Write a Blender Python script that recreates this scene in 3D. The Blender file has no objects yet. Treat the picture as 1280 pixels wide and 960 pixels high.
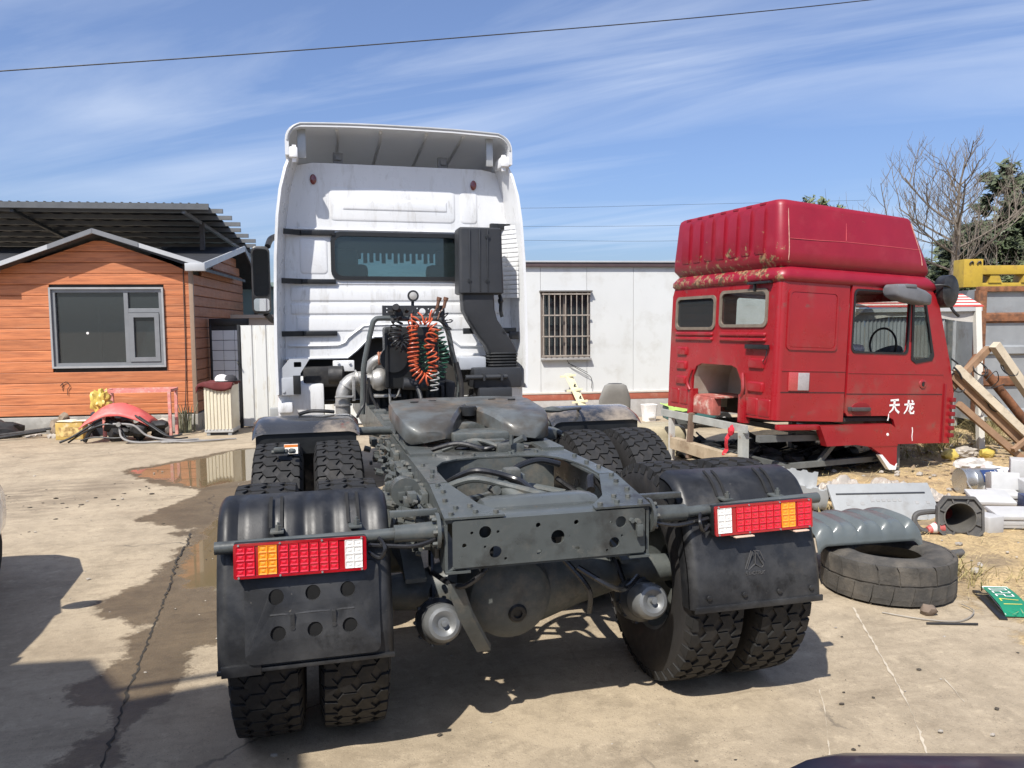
import bpy, bmesh, math, random
import numpy as np
from mathutils import Vector, Matrix, noise
from mathutils.geometry import tessellate_polygon
R = math.radians
C = bpy.context.scene.collection
S = bpy.context.scene
rnd = random.Random(7)

# ------------------------------------------------------------------ camera, world, sun, exposure
cam_d = bpy.data.cameras.new('camera'); cam = bpy.data.objects.new('camera', cam_d); C.objects.link(cam)
yaw, pit, rol = .2542, .075, -.0087
fw = Vector((math.sin(yaw) * math.cos(pit), math.cos(yaw) * math.cos(pit), -math.sin(pit)))
rt = Vector((math.cos(yaw), -math.sin(yaw), 0)); up = rt.cross(fw)
r2 = rt * math.cos(rol) + up * math.sin(rol); u2 = up * math.cos(rol) - rt * math.sin(rol)
cm = Matrix((r2, u2, -fw)).transposed().to_4x4(); cm.translation = (-.91, -2.91, 1.736)
cam.matrix_world = cm
cam_d.sensor_width = 36; cam_d.lens = 27.056; cam_d.clip_start = .05; cam_d.clip_end = 2000
S.camera = cam
SUN_AZ, SUN_EL = R(223), R(52)          # compass-like azimuth from +Y clockwise
w = bpy.data.worlds.new('World'); S.world = w; w.use_nodes = True
nt = w.node_tree; N = nt.nodes; N.clear()
out = N.new('ShaderNodeOutputWorld'); bg = N.new('ShaderNodeBackground'); sky = N.new('ShaderNodeTexSky')
sky.sky_type = 'NISHITA'; sky.sun_disc = False; sky.sun_elevation = SUN_EL; sky.sun_rotation = SUN_AZ
sky.altitude = 100; sky.air_density = 1.0; sky.dust_density = 2.4; sky.ozone_density = 2.5
tc = N.new('ShaderNodeTexCoord'); mp = N.new('ShaderNodeMapping'); mp.inputs['Rotation'].default_value = (0, 0, R(38)); mps = N.new('ShaderNodeMapping')
# project the direction on a flat cloud layer so that streaks run to the horizon
sep = N.new('ShaderNodeSeparateXYZ'); nt.links.new(tc.outputs['Generated'], sep.inputs[0])
def wm(op, a, b=None):
    n = N.new('ShaderNodeMath'); n.operation = op
    for i, v in enumerate((a, b)):
        if v is None: continue
        if isinstance(v, (int, float)): n.inputs[i].default_value = v
        else: nt.links.new(v, n.inputs[i])
    return n.outputs[0]
zc = wm('ADD', wm('MAXIMUM', sep.outputs[2], 0.0), .12)
cx = wm('DIVIDE', sep.outputs[0], zc); cy = wm('DIVIDE', sep.outputs[1], zc)
cmb = N.new('ShaderNodeCombineXYZ'); nt.links.new(cx, cmb.inputs[0]); nt.links.new(cy, cmb.inputs[1])
nt.links.new(cmb.outputs[0], mp.inputs[0]); nt.links.new(mp.outputs[0], mps.inputs[0]); mps.inputs['Scale'].default_value = (.30, 1.6, 1)
n1 = N.new('ShaderNodeTexNoise'); n1.inputs['Scale'].default_value = 1.1; n1.inputs['Detail'].default_value = 9; n1.inputs['Roughness'].default_value = .58; n1.inputs['Distortion'].default_value = .9
nt.links.new(mps.outputs[0], n1.inputs['Vector'])
n2 = N.new('ShaderNodeTexNoise'); n2.inputs['Scale'].default_value = .55; n2.inputs['Detail'].default_value = 3
nt.links.new(cmb.outputs[0], n2.inputs['Vector'])
cr = N.new('ShaderNodeValToRGB'); cr.color_ramp.elements[0].position = .42; cr.color_ramp.elements[1].position = .74
nt.links.new(n1.outputs['Fac'], cr.inputs[0])
cr2 = N.new('ShaderNodeValToRGB'); cr2.color_ramp.elements[0].position = .30; cr2.color_ramp.elements[1].position = .66
nt.links.new(n2.outputs['Fac'], cr2.inputs[0])
cf = wm('MULTIPLY', wm('MULTIPLY', cr.outputs[0], cr2.outputs[0]), .58)
cf = wm('ADD', cf, .055)
tint = N.new('ShaderNodeMixRGB'); tint.blend_type = 'MULTIPLY'; tint.inputs[0].default_value = 1; tint.inputs[2].default_value = (.90, 1.03, 1.31, 1)
nt.links.new(sky.outputs[0], tint.inputs[1])
mx = N.new('ShaderNodeMixRGB'); mx.inputs[2].default_value = (7.9, 8.5, 9.4, 1)
nt.links.new(tint.outputs[0], mx.inputs[1])
nt.links.new(cf, mx.inputs[0]); nt.links.new(mx.outputs[0], bg.inputs[0]); bg.inputs[1].default_value = .094
nt.links.new(bg.outputs[0], out.inputs[0])
sd = bpy.data.lights.new('sun', 'SUN'); sd.energy = 5.0; sd.angle = R(.53); sd.color = (1, .95, .87)
sun = bpy.data.objects.new('sun', sd); C.objects.link(sun)
L = Vector((-math.sin(SUN_AZ) * math.cos(SUN_EL), -math.cos(SUN_AZ) * math.cos(SUN_EL), -math.sin(SUN_EL)))
sun.rotation_euler = L.to_track_quat('-Z', 'Y').to_euler()
S.view_settings.view_transform = 'Standard'; S.view_settings.look = 'None'; S.view_settings.gamma = 1
S.view_settings.exposure = .42

# ------------------------------------------------------------------ materials
MATS = {}
def M(name, col, rough=.5, metal=0, var=.12, scale=6, bump=0, bscale=60, dirt=None, dirt2=None, coat=0, stretch=None, spec=None, rvar=.1, orand=0, dirt3=None, dirt4=None):
    """worn surface: two-tone noise, optional dirt tones with their own noise, fine bump"""
    if name in MATS: return MATS[name]
    m = bpy.data.materials.new(name); m.use_nodes = True; t = m.node_tree; n = t.nodes; p = n['Principled BSDF']
    tcn = n.new('ShaderNodeTexCoord'); vec = tcn.outputs['Object']
    if stretch:
        mpn = n.new('ShaderNodeMapping'); mpn.inputs['Scale'].default_value = stretch; t.links.new(vec, mpn.inputs[0]); svec = mpn.outputs[0]
    else: svec = vec
    def noi(sc, v, det=6, rg=.6):
        a = n.new('ShaderNodeTexNoise'); a.inputs['Scale'].default_value = sc; a.inputs['Detail'].default_value = det; a.inputs['Roughness'].default_value = rg
        t.links.new(v, a.inputs['Vector']); return a.outputs['Fac']
    def ramp(f, a, b):
        r = n.new('ShaderNodeMapRange'); r.inputs['From Min'].default_value = a; r.inputs['From Max'].default_value = b; t.links.new(f, r.inputs['Value']); return r.outputs[0]
    base = n.new('ShaderNodeMixRGB'); base.inputs[1].default_value = [c * (1 - var) for c in col] + [1]; base.inputs[2].default_value = [min(1, c * (1 + var)) for c in col] + [1]
    f0 = noi(scale, svec); t.links.new(ramp(f0, .3, .7), base.inputs[0]); res = base.outputs[0]
    for k, d in enumerate((dirt, dirt2, dirt3, dirt4)):
        if d:
            dc, lo, hi, sc = d
            x = n.new('ShaderNodeMixRGB'); x.inputs[2].default_value = (*dc, 1); t.links.new(res, x.inputs[1])
            t.links.new(ramp(noi(sc, svec if len(d) < 5 else vec, 9, .65), lo, hi), x.inputs[0]); res = x.outputs[0]
    if orand:                                   # each board or panel a little lighter or darker
        oi = n.new('ShaderNodeObjectInfo'); hv_ = n.new('ShaderNodeHueSaturation'); q = n.new('ShaderNodeMapRange'); q.inputs['To Min'].default_value = 1 - orand; q.inputs['To Max'].default_value = 1 + orand
        t.links.new(oi.outputs['Random'], q.inputs['Value']); t.links.new(q.outputs[0], hv_.inputs['Value']); t.links.new(res, hv_.inputs['Color']); res = hv_.outputs[0]
    t.links.new(res, p.inputs['Base Color'])
    p.inputs['Metallic'].default_value = metal
    rr = n.new('ShaderNodeMapRange'); rr.inputs['To Min'].default_value = max(0, rough - rvar); rr.inputs['To Max'].default_value = min(1, rough + rvar)
    rr.inputs['From Min'].default_value = .3; rr.inputs['From Max'].default_value = .7
    t.links.new(noi(scale * 2.3, vec), rr.inputs['Value']); t.links.new(rr.outputs[0], p.inputs['Roughness'])
    if coat: p.inputs['Coat Weight'].default_value = coat; p.inputs['Coat Roughness'].default_value = .08
    if spec is not None: p.inputs['Specular IOR Level'].default_value = spec
    if bump:
        b = n.new('ShaderNodeBump'); b.inputs['Strength'].default_value = bump; b.inputs['Distance'].default_value = .01
        t.links.new(noi(bscale, svec, 4), b.inputs['Height']); t.links.new(b.outputs[0], p.inputs['Normal'])
    MATS[name] = m; return m
def glass(name, col, tr=.5, rough=.02):
    if name in MATS: return MATS[name]
    m = bpy.data.materials.new(name); m.use_nodes = True; t = m.node_tree; n = t.nodes; n.remove(n['Principled BSDF']); o = n['Material Output']
    a = n.new('ShaderNodeBsdfTransparent'); a.inputs[0].default_value = (*col, 1)
    g = n.new('ShaderNodeBsdfGlossy'); g.inputs['Roughness'].default_value = rough
    lw_ = n.new('ShaderNodeLayerWeight'); pw = n.new('ShaderNodeMath'); pw.operation = 'POWER'; pw.inputs[1].default_value = 3.5; t.links.new(lw_.outputs['Facing'], pw.inputs[0]); fr = n.new('ShaderNodeMath'); fr.operation = 'MULTIPLY_ADD'; fr.inputs[1].default_value = .8; fr.inputs[2].default_value = .06; t.links.new(pw.outputs[0], fr.inputs[0])
    d = n.new('ShaderNodeBsdfDiffuse'); d.inputs[0].default_value = (col[0] * .12, col[1] * .12, col[2] * .12, 1)
    m1 = n.new('ShaderNodeMixShader'); m1.inputs[0].default_value = tr; t.links.new(d.outputs[0], m1.inputs[1]); t.links.new(a.outputs[0], m1.inputs[2])
    m2 = n.new('ShaderNodeMixShader'); t.links.new(fr.outputs[0], m2.inputs[0]); t.links.new(m1.outputs[0], m2.inputs[1]); t.links.new(g.outputs[0], m2.inputs[2])
    t.links.new(m2.outputs[0], o.inputs[0]); MATS[name] = m; return m

DUST = (.20, .165, .12)
white = M('white_paint', (.68, .69, .70), .32, 0, .03, 3, .02, 20, dirt=((.46, .45, .42), .54, .80, 5), dirt2=((.34, .33, .305), .60, .80, 7), dirt3=((.22, .20, .17), .70, .745, 26), coat=.3, stretch=(2.2, 2.2, .5))
white_in = M('white_underside', (.80, .81, .82), .5, 0, .08, 3, .03, 25, dirt=((.60, .61, .62), .5, .8, 4))
greyp = M('chassis_grey_paint', (.076, .084, .082), .34, 0, .14, 5, .06, 90, dirt=((.15, .14, .12), .55, .85, 7), dirt2=((.030, .028, .025), .54, .68, 2.6), dirt3=((.15, .075, .035), .685, .72, 34), dirt4=((.20, .19, .165), .66, .74, 15), coat=.1)
greyd = M('chassis_grey_grimy', (.075, .083, .08), .55, 0, .25, 9, .15, 70, dirt=((.15, .135, .11), .48, .75, 11), dirt2=((.02, .02, .02), .55, .8, 6))
steelw = M('fifth_wheel_steel', (.098, .106, .105), .42, .1, .2, 5, .1, 40, dirt=((.16, .11, .065), .52, .66, 2.8), dirt2=((.062, .056, .047), .44, .60, 4.0), coat=.1)
blackp = M('black_plastic', (.0125, .013, .0145), .47, 0, .3, 4, .05, 120, dirt=((.05, .05, .05), .45, .75, 4), dirt2=((.004, .004, .004), .55, .7, 9), dirt3=((.085, .076, .062), .58, .80, 2.6), dirt4=((.13, .12, .10), .69, .73, 30))
snork = M('charcoal_plastic', (.025, .027, .031), .5, 0, .12, 4, .1, 200)
blackm = M('black_metal', (.012, .013, .014), .45, 0, .2, 8, .05, 80)
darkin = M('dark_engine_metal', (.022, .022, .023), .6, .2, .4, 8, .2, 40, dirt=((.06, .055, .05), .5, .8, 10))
rubber = M('tyre_rubber', (.011, .0108, .0106), .74, 0, .18, 14, .12, 150, dirt=((.032, .026, .020), .52, .85, 9))
rubber_old = M('old_tyre_rubber', (.055, .051, .045), .85, 0, .3, 8, .4, 60, dirt=((.115, .10, .08), .45, .75, 7))
sidew = M('tyre_sidewall', (.022, .021, .021), .6, 0, .15, 9, .06, 80, dirt=((.06, .05, .04), .55, .9, 5))
cast = M('cast_aluminium', (.36, .355, .34), .5, .6, .12, 12, .25, 60, dirt=((.25, .23, .2), .5, .8, 14))
rustp = M('rusty_pipe', (.30, .13, .08), .75, .1, .3, 18, .2, 60)
rust = M('rust', (.20, .085, .04), .85, .1, .4, 9, .4, 50, dirt=((.09, .045, .028), .45, .7, 12))
chrome = M('chamber_grey', (.15, .155, .155), .38, .3, .12, 8, .03, 50, dirt=((.11, .105, .095), .55, .8, 9))
chamb = M('chamber_dark', (.03, .032, .034), .42, .1, .2, 8, .05, 50)
redlens = M('red_lens', (.33, .004, .010), .14, 0, .12, 30, 0, coat=1)
redcell = M('red_lens_cell', (.62, .012, .028), .2, 0, .1, 40, .05, 200, coat=1)
ambcell = M('amber_lens_cell', (.90, .30, .02), .2, 0, .08, 40, .05, 200, coat=1)
clrcell = M('clear_lens_cell', (.82, .80, .76), .22, 0, .08, 40, .05, 200, coat=1)
coilo = M('orange_hose', (.46, .085, .032), .38, 0, .15, 10)
coilg = M('green_hose', (.016, .075, .045), .35, 0, .15, 10)
coilb = M('black_hose', (.016, .016, .017), .3, 0, .15, 10)
redp = M('red_cab_paint', (.28, .009, .0145), .32, 0, .10, 2.2, .03, 14, dirt=((.30, .022, .030), .55, .82, 3), dirt2=((.16, .055, .045), .60, .74, 7), dirt3=((.42, .27, .22), .712, .73, 40), dirt4=((.20, .075, .06), .56, .80, 1.6), coat=.3)
white_pri = M('beige_inner_panel', (.38, .355, .30), .7, 0, .12, 5, .1, 30, dirt=((.33, .28, .21), .5, .8, 6))
standm = M('pale_grey_painted_steel', (.34, .35, .33), .6, 0, .15, 7, .1, 40, dirt=((.22, .13, .07), .58, .75, 8))
standd = M('dark_grey_stand_steel', (.11, .115, .11), .6, 0, .2, 7, .1, 40)
plankm = M('orange_wood_board', (.48, .165, .064), .55, 0, .22, 3.2, .12, 30, dirt=((.29, .092, .038), .46, .68, 6), dirt2=((.48, .215, .11), .56, .76, 3.5), stretch=(.35, 6, 6), orand=.13)
plankb = M('brown_wood_board', (.32, .13, .065), .55, 0, .15, 3.2, .1, 30, dirt=((.22, .085, .042), .48, .70, 5), stretch=(6, .35, 6), orand=.12)
conc = M('grey_concrete', (.34, .325, .29), .85, 0, .18, 3, .3, 60, dirt=((.20, .185, .16), .5, .75, 4), dirt2=((.48, .46, .41), .6, .8, 7))
trimw = M('pale_metal_trim', (.42, .43, .44), .4, .1, .06, 5)
winfr = M('grey_window_frame', (.20, .21, .22), .4, .2, .08, 6)
roofd = M('dark_roof_sheet', (.035, .037, .042), .55, .1, .2, 3, .05, 30)
panelw = M('white_sandwich_panel', (.57, .58, .57), .45, 0, .03, 1.5, .02, 15, dirt=((.43, .42, .385), .52, .80, 2), dirt2=((.40, .37, .31), .64, .8, 6), orand=.03)
greyst = M('grey_plinth_render', (.36, .35, .335), .85, 0, .15, 3, .25, 50, dirt=((.25, .23, .21), .5, .75, 4))
redst = M('red_brown_band', (.30, .085, .05), .75, 0, .2, 5, .15, 50, dirt=((.38, .2, .14), .55, .8, 6))
fencew = M('white_fence_sheet', (.60, .61, .59), .42, 0, .04, 3, 0, dirt=((.40, .35, .25), .54, .74, 3.0), stretch=(4, 4, .7))
cream = M('cream_plastic', (.60, .55, .43), .5, 0, .05, 4, dirt=((.5, .43, .32), .6, .85, 3))
maroon = M('maroon_cloth', (.115, .022, .022), .9, 0, .2, 6, .3, 80)
pinkp = M('faded_red_paint', (.60, .22, .19), .7, 0, .2, 9, .15, 50, dirt=((.62, .45, .38), .5, .7, 12))
pinkc = M('faded_red_plastic', (.58, .10, .09), .5, 0, .12, 5, .05, 30, dirt=((.62, .25, .22), .5, .8, 3))
yellowb = M('yellow_bag_plastic', (.52, .40, .09), .4, 0, .15, 12, .2, 25)
yellowc = M('yellow_carton', (.50, .34, .09), .7, 0, .1, 5, dirt=((.7, .62, .45), .55, .75, 9))
seatf = M('grey_seat_fabric', (.20, .195, .18), .9, 0, .12, 5, .3, 150, dirt=((.30, .28, .25), .55, .85, 4))
seatd = M('dark_seat_fabric', (.04, .042, .048), .85, 0, .15, 5, .3, 150)
ladm = M('cream_ladder_wood', (.72, .66, .44), .7, 0, .1, 8, .1, 40, dirt=((.35, .3, .2), .6, .75, 14))
teal = M('teal_cart_paint', (.04, .125, .125), .6, 0, .2, 5, .1, 40)
lime = M('green_cloth', (.35, .50, .13), .85, 0, .15, 9, .3, 60)
tarpm = M('dusty_translucent_sheet', (.40, .35, .24), .6, 0, .2, 6, .2, 20, dirt=((.26, .22, .14), .45, .7, 6))
greypl = M('grey_panel_plastic', (.27, .28, .28), .6, 0, .08, 5, .08, 60, dirt=((.20, .19, .175), .55, .8, 8))
greygd = M('grey_green_fender', (.10, .115, .115), .38, 0, .15, 4, .05, 40, dirt=((.17, .17, .16), .55, .8, 6), coat=.2)
conem = M('cone_base_rubber', (.075, .073, .07), .7, 0, .2, 7, .2, 60, dirt=((.15, .135, .115), .5, .8, 8))
conr = M('cone_faded_red', (.45, .10, .09), .6, 0, .2, 8)
conwh = M('cone_white_band', (.62, .56, .54), .6, 0, .1, 8)
foamm = M('white_foam', (.42, .42, .415), .8, 0, .08, 8, .15, 120, dirt=((.45, .44, .42), .62, .85, 6))
tinm = M('silver_bucket', (.50, .50, .48), .3, .8, .1, 6, .05, 30)
plastsh = M('white_plastic_sheet', (.36, .325, .28), .4, 0, .1, 7, .25, 18, dirt=((.42, .36, .29), .5, .75, 7))
gsign = M('green_plate', (.012, .19, .10), .4, 0, .1, 8)
yellowm = M('machine_yellow', (.40, .27, .03), .5, 0, .12, 4, .05, 30, dirt=((.24, .15, .04), .54, .8, 7))
steelg = M('weathered_grey_steel', (.27, .285, .295), .55, .3, .12, 2.5, .1, 20, dirt=((.16, .13, .11), .55, .8, 3), dirt2=((.37, .38, .38), .55, .8, 2))
woodg = M('weathered_timber', (.36, .29, .20), .85, 0, .2, 4, .3, 50, dirt=((.20, .14, .09), .5, .75, 6), stretch=(1, 1, 1))
awnr = M('awning_red', (.50, .06, .05), .8, 0, .1, 6)
awnw = M('awning_pale', (.72, .62, .56), .8, 0, .1, 6)
bark = M('grey_bark', (.15, .125, .10), .9, 0, .25, 6, .4, 40)
leafd = M('dark_leaf', (.062, .080, .038), .6, 0, .45, .8, 0)
leafd2 = M('olive_leaf', (.095, .115, .045), .6, 0, .4, .8, 0)
drystalk = M('dry_stalk', (.42, .33, .16), .85, 0, .35, 3)
litter = M('leaf_litter', (.22, .16, .10), .9, 0, .5, 9)
stone = M('broken_stone', (.33, .30, .26), .9, 0, .3, 4, .4, 40)
carw = M('car_white_paint', (.76, .78, .80), .25, 0, .02, 3, coat=.8)
card = M('car_dark_blue_paint', (.010, .014, .032), .35, 0, .1, 3, coat=.25)
tilew = M('white_tile', (.68, .70, .70), .35, 0, .05, 4)
hillm = M('haze_blue_hill', (.10, .17, .30), .95, 0, .15, .05)  # distance haze put into the blue base colour
greensh = M('grey_green_sheet', (.22, .29, .27), .6, 0, .08, 1)
bluew = M('label_blue', (.02, .04, .12), .4, 0, .1, 5)
inkw = M('lettering_white', (.82, .80, .78), .6, 0, .08, 30)
inkd = M('lettering_dark', (.02, .02, .025), .6, 0, .08, 30)
gw = glass('window_glass', (.66, .82, .83), .86)
gdk = glass('dark_window_glass', (.52, .60, .63), .62)
gcab = glass('cab_glass', (.80, .84, .82), .9)
mirrm = M('mirror_face', (.75, .76, .77), .03, 1, .01, 2, rvar=.01)
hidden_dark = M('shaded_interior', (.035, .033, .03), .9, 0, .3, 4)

def fibreglass():
    m = M('white_fibreglass', (.70, .71, .72), .38, 0, .03, 3, .02, 20, coat=.2); t = m.node_tree; n = t.nodes; p = n['Principled BSDF']; o = n['Material Output']
    tr = n.new('ShaderNodeBsdfTranslucent'); tr.inputs[0].default_value = (.80, .81, .82, 1); mx_ = n.new('ShaderNodeMixShader'); mx_.inputs[0].default_value = .17
    t.links.new(p.outputs[0], mx_.inputs[1]); t.links.new(tr.outputs[0], mx_.inputs[2]); t.links.new(mx_.outputs[0], o.inputs[0]); return m
fibre = fibreglass()
# rust on the red roof: its own patches, low on the rear face and along the gutter
def rusty_red():
    m = M('red_roof_paint', (.24, .007, .020), .42, 0, .12, 2, .04, 14, dirt=((.28, .022, .035), .52, .8, 3))
    t = m.node_tree; n = t.nodes; p = n['Principled BSDF']; src = p.inputs['Base Color'].links[0].from_socket
    tcn = n.new('ShaderNodeTexCoord'); sp = n.new('ShaderNodeSeparateXYZ'); t.links.new(tcn.outputs['Object'], sp.inputs[0])
    no = n.new('ShaderNodeTexNoise'); no.inputs['Scale'].default_value = 9; no.inputs['Detail'].default_value = 12; no.inputs['Roughness'].default_value = .72; t.links.new(tcn.outputs['Object'], no.inputs['Vector'])
    no2 = n.new('ShaderNodeTexNoise'); no2.inputs['Scale'].default_value = 22; no2.inputs['Detail'].default_value = 6; t.links.new(tcn.outputs['Object'], no2.inputs['Vector'])
    def mr(s, a, b, c=0, d=1):
        q = n.new('ShaderNodeMapRange'); q.inputs[1].default_value = a; q.inputs[2].default_value = b; q.inputs[3].default_value = c; q.inputs[4].default_value = d; t.links.new(s, q.inputs[0]); return q.outputs[0]
    def mm(op, a, b):
        q = n.new('ShaderNodeMath'); q.operation = op
        for i, v in enumerate((a, b)):
            if isinstance(v, (int, float)): q.inputs[i].default_value = v
            else: t.links.new(v, q.inputs[i])
        q.use_clamp = True
        return q.outputs[0]
    low = mr(sp.outputs[2], 2.1, 1.6)                      # more wear near the gutter
    rear = mr(sp.outputs[0], .22, .02)                      # only the rear face
    thr = mm('MULTIPLY', mm('MULTIPLY', low, rear), .175)
    f = mr(mm('ADD', no.outputs['Fac'], thr), .675, .70)
    core = n.new('ShaderNodeMixRGB'); core.inputs[1].default_value = (.33, .20, .10, 1); core.inputs[2].default_value = (.10, .045, .025, 1); t.links.new(mr(no2.outputs['Fac'], .42, .6), core.inputs[0])
    x = n.new('ShaderNodeMixRGB'); t.links.new(f, x.inputs[0]); t.links.new(src, x.inputs[1]); t.links.new(core.outputs[0], x.inputs[2]); t.links.new(x.outputs[0], p.inputs['Base Color'])
    return m
redroof = rusty_red()

# ------------------------------------------------------------------ mesh helpers
def BM(): return bmesh.new()
def mk(name, bm, mat, smooth=True, ang=35):
    me = bpy.data.meshes.new(name)
    bmesh.ops.recalc_face_normals(bm, faces=bm.faces)
    bm.to_mesh(me); bm.free()
    if smooth:
        me.polygons.foreach_set('use_smooth', [True] * len(me.polygons)); me.set_sharp_from_angle(angle=R(ang))
    for m in (mat if isinstance(mat, (list, tuple)) else [mat]): me.materials.append(m)
    return me
PM = {}
def thing(name, label, cat, loc=(0, 0, 0), rz=0, ry=0, group=None):
    o = bpy.data.objects.new(name, None); C.objects.link(o); o.empty_display_size = .2
    o.location = loc; o.rotation_euler = (0, R(ry), R(rz)); o['label'] = label; o['category'] = cat
    if group: o['group'] = group
    PM[o] = Matrix.Translation(loc) @ Matrix.Rotation(R(rz), 4, 'Z') @ Matrix.Rotation(R(ry), 4, 'Y')
    return o
def part(name, bm, mat, parent, label=None, smooth=True, ang=35, world=False, stuff=False):
    me = bm if isinstance(bm, bpy.types.Mesh) else mk(name, bm, mat, smooth, ang)
    o = bpy.data.objects.new(name, me); C.objects.link(o); o.parent = parent
    if world:                                   # geometry given in world coordinates
        o.matrix_parent_inverse = PM[parent].inverted()
    if label: o['label'] = label
    if stuff: o['kind'] = 'stuff'
    return o
def single(name, bm, mat, label, cat, loc=(0, 0, 0), rot=(0, 0, 0), group=None, smooth=True, ang=35):
    o = bpy.data.objects.new(name, mk(name, bm, mat, smooth, ang)); C.objects.link(o); o.location = loc; o.rotation_euler = rot
    o['label'] = label; o['category'] = cat
    if group: o['group'] = group
    PM[o] = Matrix.Translation(loc) @ Matrix.LocRotScale(None, o.rotation_euler, None)
    return o
def struct(name, bm, mat, kind='structure', smooth=True):
    o = bpy.data.objects.new(name, mk(name, bm, mat, smooth)); C.objects.link(o); o['kind'] = kind; PM[o] = Matrix.Identity(4); return o
def box(bm, c, s, rot=None, bev=0, seg=2, mi=0):
    r = bmesh.ops.create_cube(bm, size=1); vs = r['verts']
    mt = Matrix.LocRotScale(Vector(c), rot, Vector(s)) if rot is not None else Matrix.LocRotScale(Vector(c), None, Vector(s))
    bmesh.ops.transform(bm, matrix=mt, verts=vs)
    fs = set(f for v in vs for f in v.link_faces)
    if mi:
        for f in fs: f.material_index = mi
    if bev:
        es = list(set(e for v in vs for e in v.link_edges))
        bmesh.ops.bevel(bm, geom=es, offset=bev, segments=seg, affect='EDGES', profile=.6)
def bx(bm, x0, x1, y0, y1, z0, z1, bev=0, seg=2, mi=0): box(bm, ((x0 + x1) / 2, (y0 + y1) / 2, (z0 + z1) / 2), (abs(x1 - x0), abs(y1 - y0), abs(z1 - z0)), None, bev, seg, mi)
def frame_of(d):
    d = Vector(d).normalized(); a = Vector((0, 0, 1)) if abs(d.z) < .9 else Vector((1, 0, 0))
    u = d.cross(a).normalized(); return u, d.cross(u).normalized()
def ring_faces(bm, rings, closed=True, cap=True, mi=0):
    n = len(rings[0])
    for a, b in zip(rings, rings[1:]):
        for i in range(n if closed else n - 1):
            j = (i + 1) % n
            try: bm.faces.new((a[i], a[j], b[j], b[i])).material_index = mi
            except ValueError: pass
    if cap and closed:
        for r_ in (rings[0], rings[-1]):
            try: bm.faces.new(r_).material_index = mi
            except ValueError: pass
def loft(bm, rings, closed=True, cap=True, mi=0):
    ring_faces(bm, [[bm.verts.new(p) for p in r_] for r_ in rings], closed, cap, mi)
def cyl(bm, p0, p1, r0, r1=None, n=14, cap=True, mi=0):
    p0 = Vector(p0); p1 = Vector(p1); r1 = r0 if r1 is None else r1; u, v = frame_of(p1 - p0)
    loft(bm, [[p + (u * math.cos(2 * math.pi * i / n) + v * math.sin(2 * math.pi * i / n)) * q for i in range(n)] for p, q in ((p0, r0), (p1, r1))], True, cap, mi)
def revolve(bm, prof, origin, axis, n=24, cap=True, mi=0):
    """prof: (radius, distance along axis)"""
    o = Vector(origin); d = Vector(axis).normalized(); u, v = frame_of(d)
    loft(bm, [[o + d * h + (u * math.cos(2 * math.pi * i / n) + v * math.sin(2 * math.pi * i / n)) * max(q, 1e-4) for i in range(n)] for q, h in prof], True, cap, mi)
def spline(pts, k=6):
    P = [Vector(p) for p in pts]
    if len(P) < 3 or k <= 1: return P
    o = []
    for i in range(len(P) - 1):
        a = P[max(i - 1, 0)]; b = P[i]; c = P[i + 1]; d = P[min(i + 2, len(P) - 1)]
        for s in range(k):
            t = s / k; o.append(.5 * ((2 * b) + (c - a) * t + (2 * a - 5 * b + 4 * c - d) * t * t + (3 * b - a - 3 * c + d) * t ** 3))
    o.append(P[-1]); return o
def tube(bm, pts, r, n=8, k=6, mi=0, r_end=None):
    P = spline(pts, k); u = None; rings = []
    for i, p in enumerate(P):
        d = (P[min(i + 1, len(P) - 1)] - P[max(i - 1, 0)])
        if d.length < 1e-7: d = Vector((0, 0, 1))
        d.normalize()
        if u is None: u, v = frame_of(d)
        else:
            u = (u - d * u.dot(d)).normalized(); v = d.cross(u)
        q = r if r_end is None else r + (r_end - r) * i / (len(P) - 1)
        rings.append([p + (u * math.cos(2 * math.pi * j / n) + v * math.sin(2 * math.pi * j / n)) * q for j in range(n)])
    loft(bm, rings, True, True, mi)
def plate(bm, outl, holes, th, f, mi=0):
    """flat plate with holes; f(a, b, t) maps plate coords (t: 0..th) to a point"""
    loops = [list(outl)] + [list(h) for h in holes]
    tri = tessellate_polygon([[Vector((a, b, 0)) for a, b in l] for l in loops])
    flat = [p for l in loops for p in l]
    F = [bm.verts.new(f(a, b, th)) for a, b in flat]; B = [bm.verts.new(f(a, b, 0)) for a, b in flat]
    for t in tri:
        for vs in ([F[i] for i in t], [B[i] for i in reversed(t)]):
            try: bm.faces.new(vs).material_index = mi
            except ValueError: pass
    s = 0
    for l in loops:
        n = len(l)
        for i in range(n):
            j = (i + 1) % n
            try: bm.faces.new((F[s + i], F[s + j], B[s + j], B[s + i])).material_index = mi
            except ValueError: pass
        s += n
def circ(cx, cy, r, n=14): return [(cx + r * math.cos(2 * math.pi * i / n), cy + r * math.sin(2 * math.pi * i / n)) for i in range(n)]
def rrect(x0, x1, y0, y1, r, k=4):
    o = []
    for cx, cy, a0 in ((x1 - r, y1 - r, 0), (x0 + r, y1 - r, 90), (x0 + r, y0 + r, 180), (x1 - r, y0 + r, 270)):
        for i in range(k + 1):
            a = R(a0 + 90 * i / k); o.append((cx + r * math.cos(a), cy + r * math.sin(a)))
    return o
def rings_of(outl, k): return None
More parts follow.
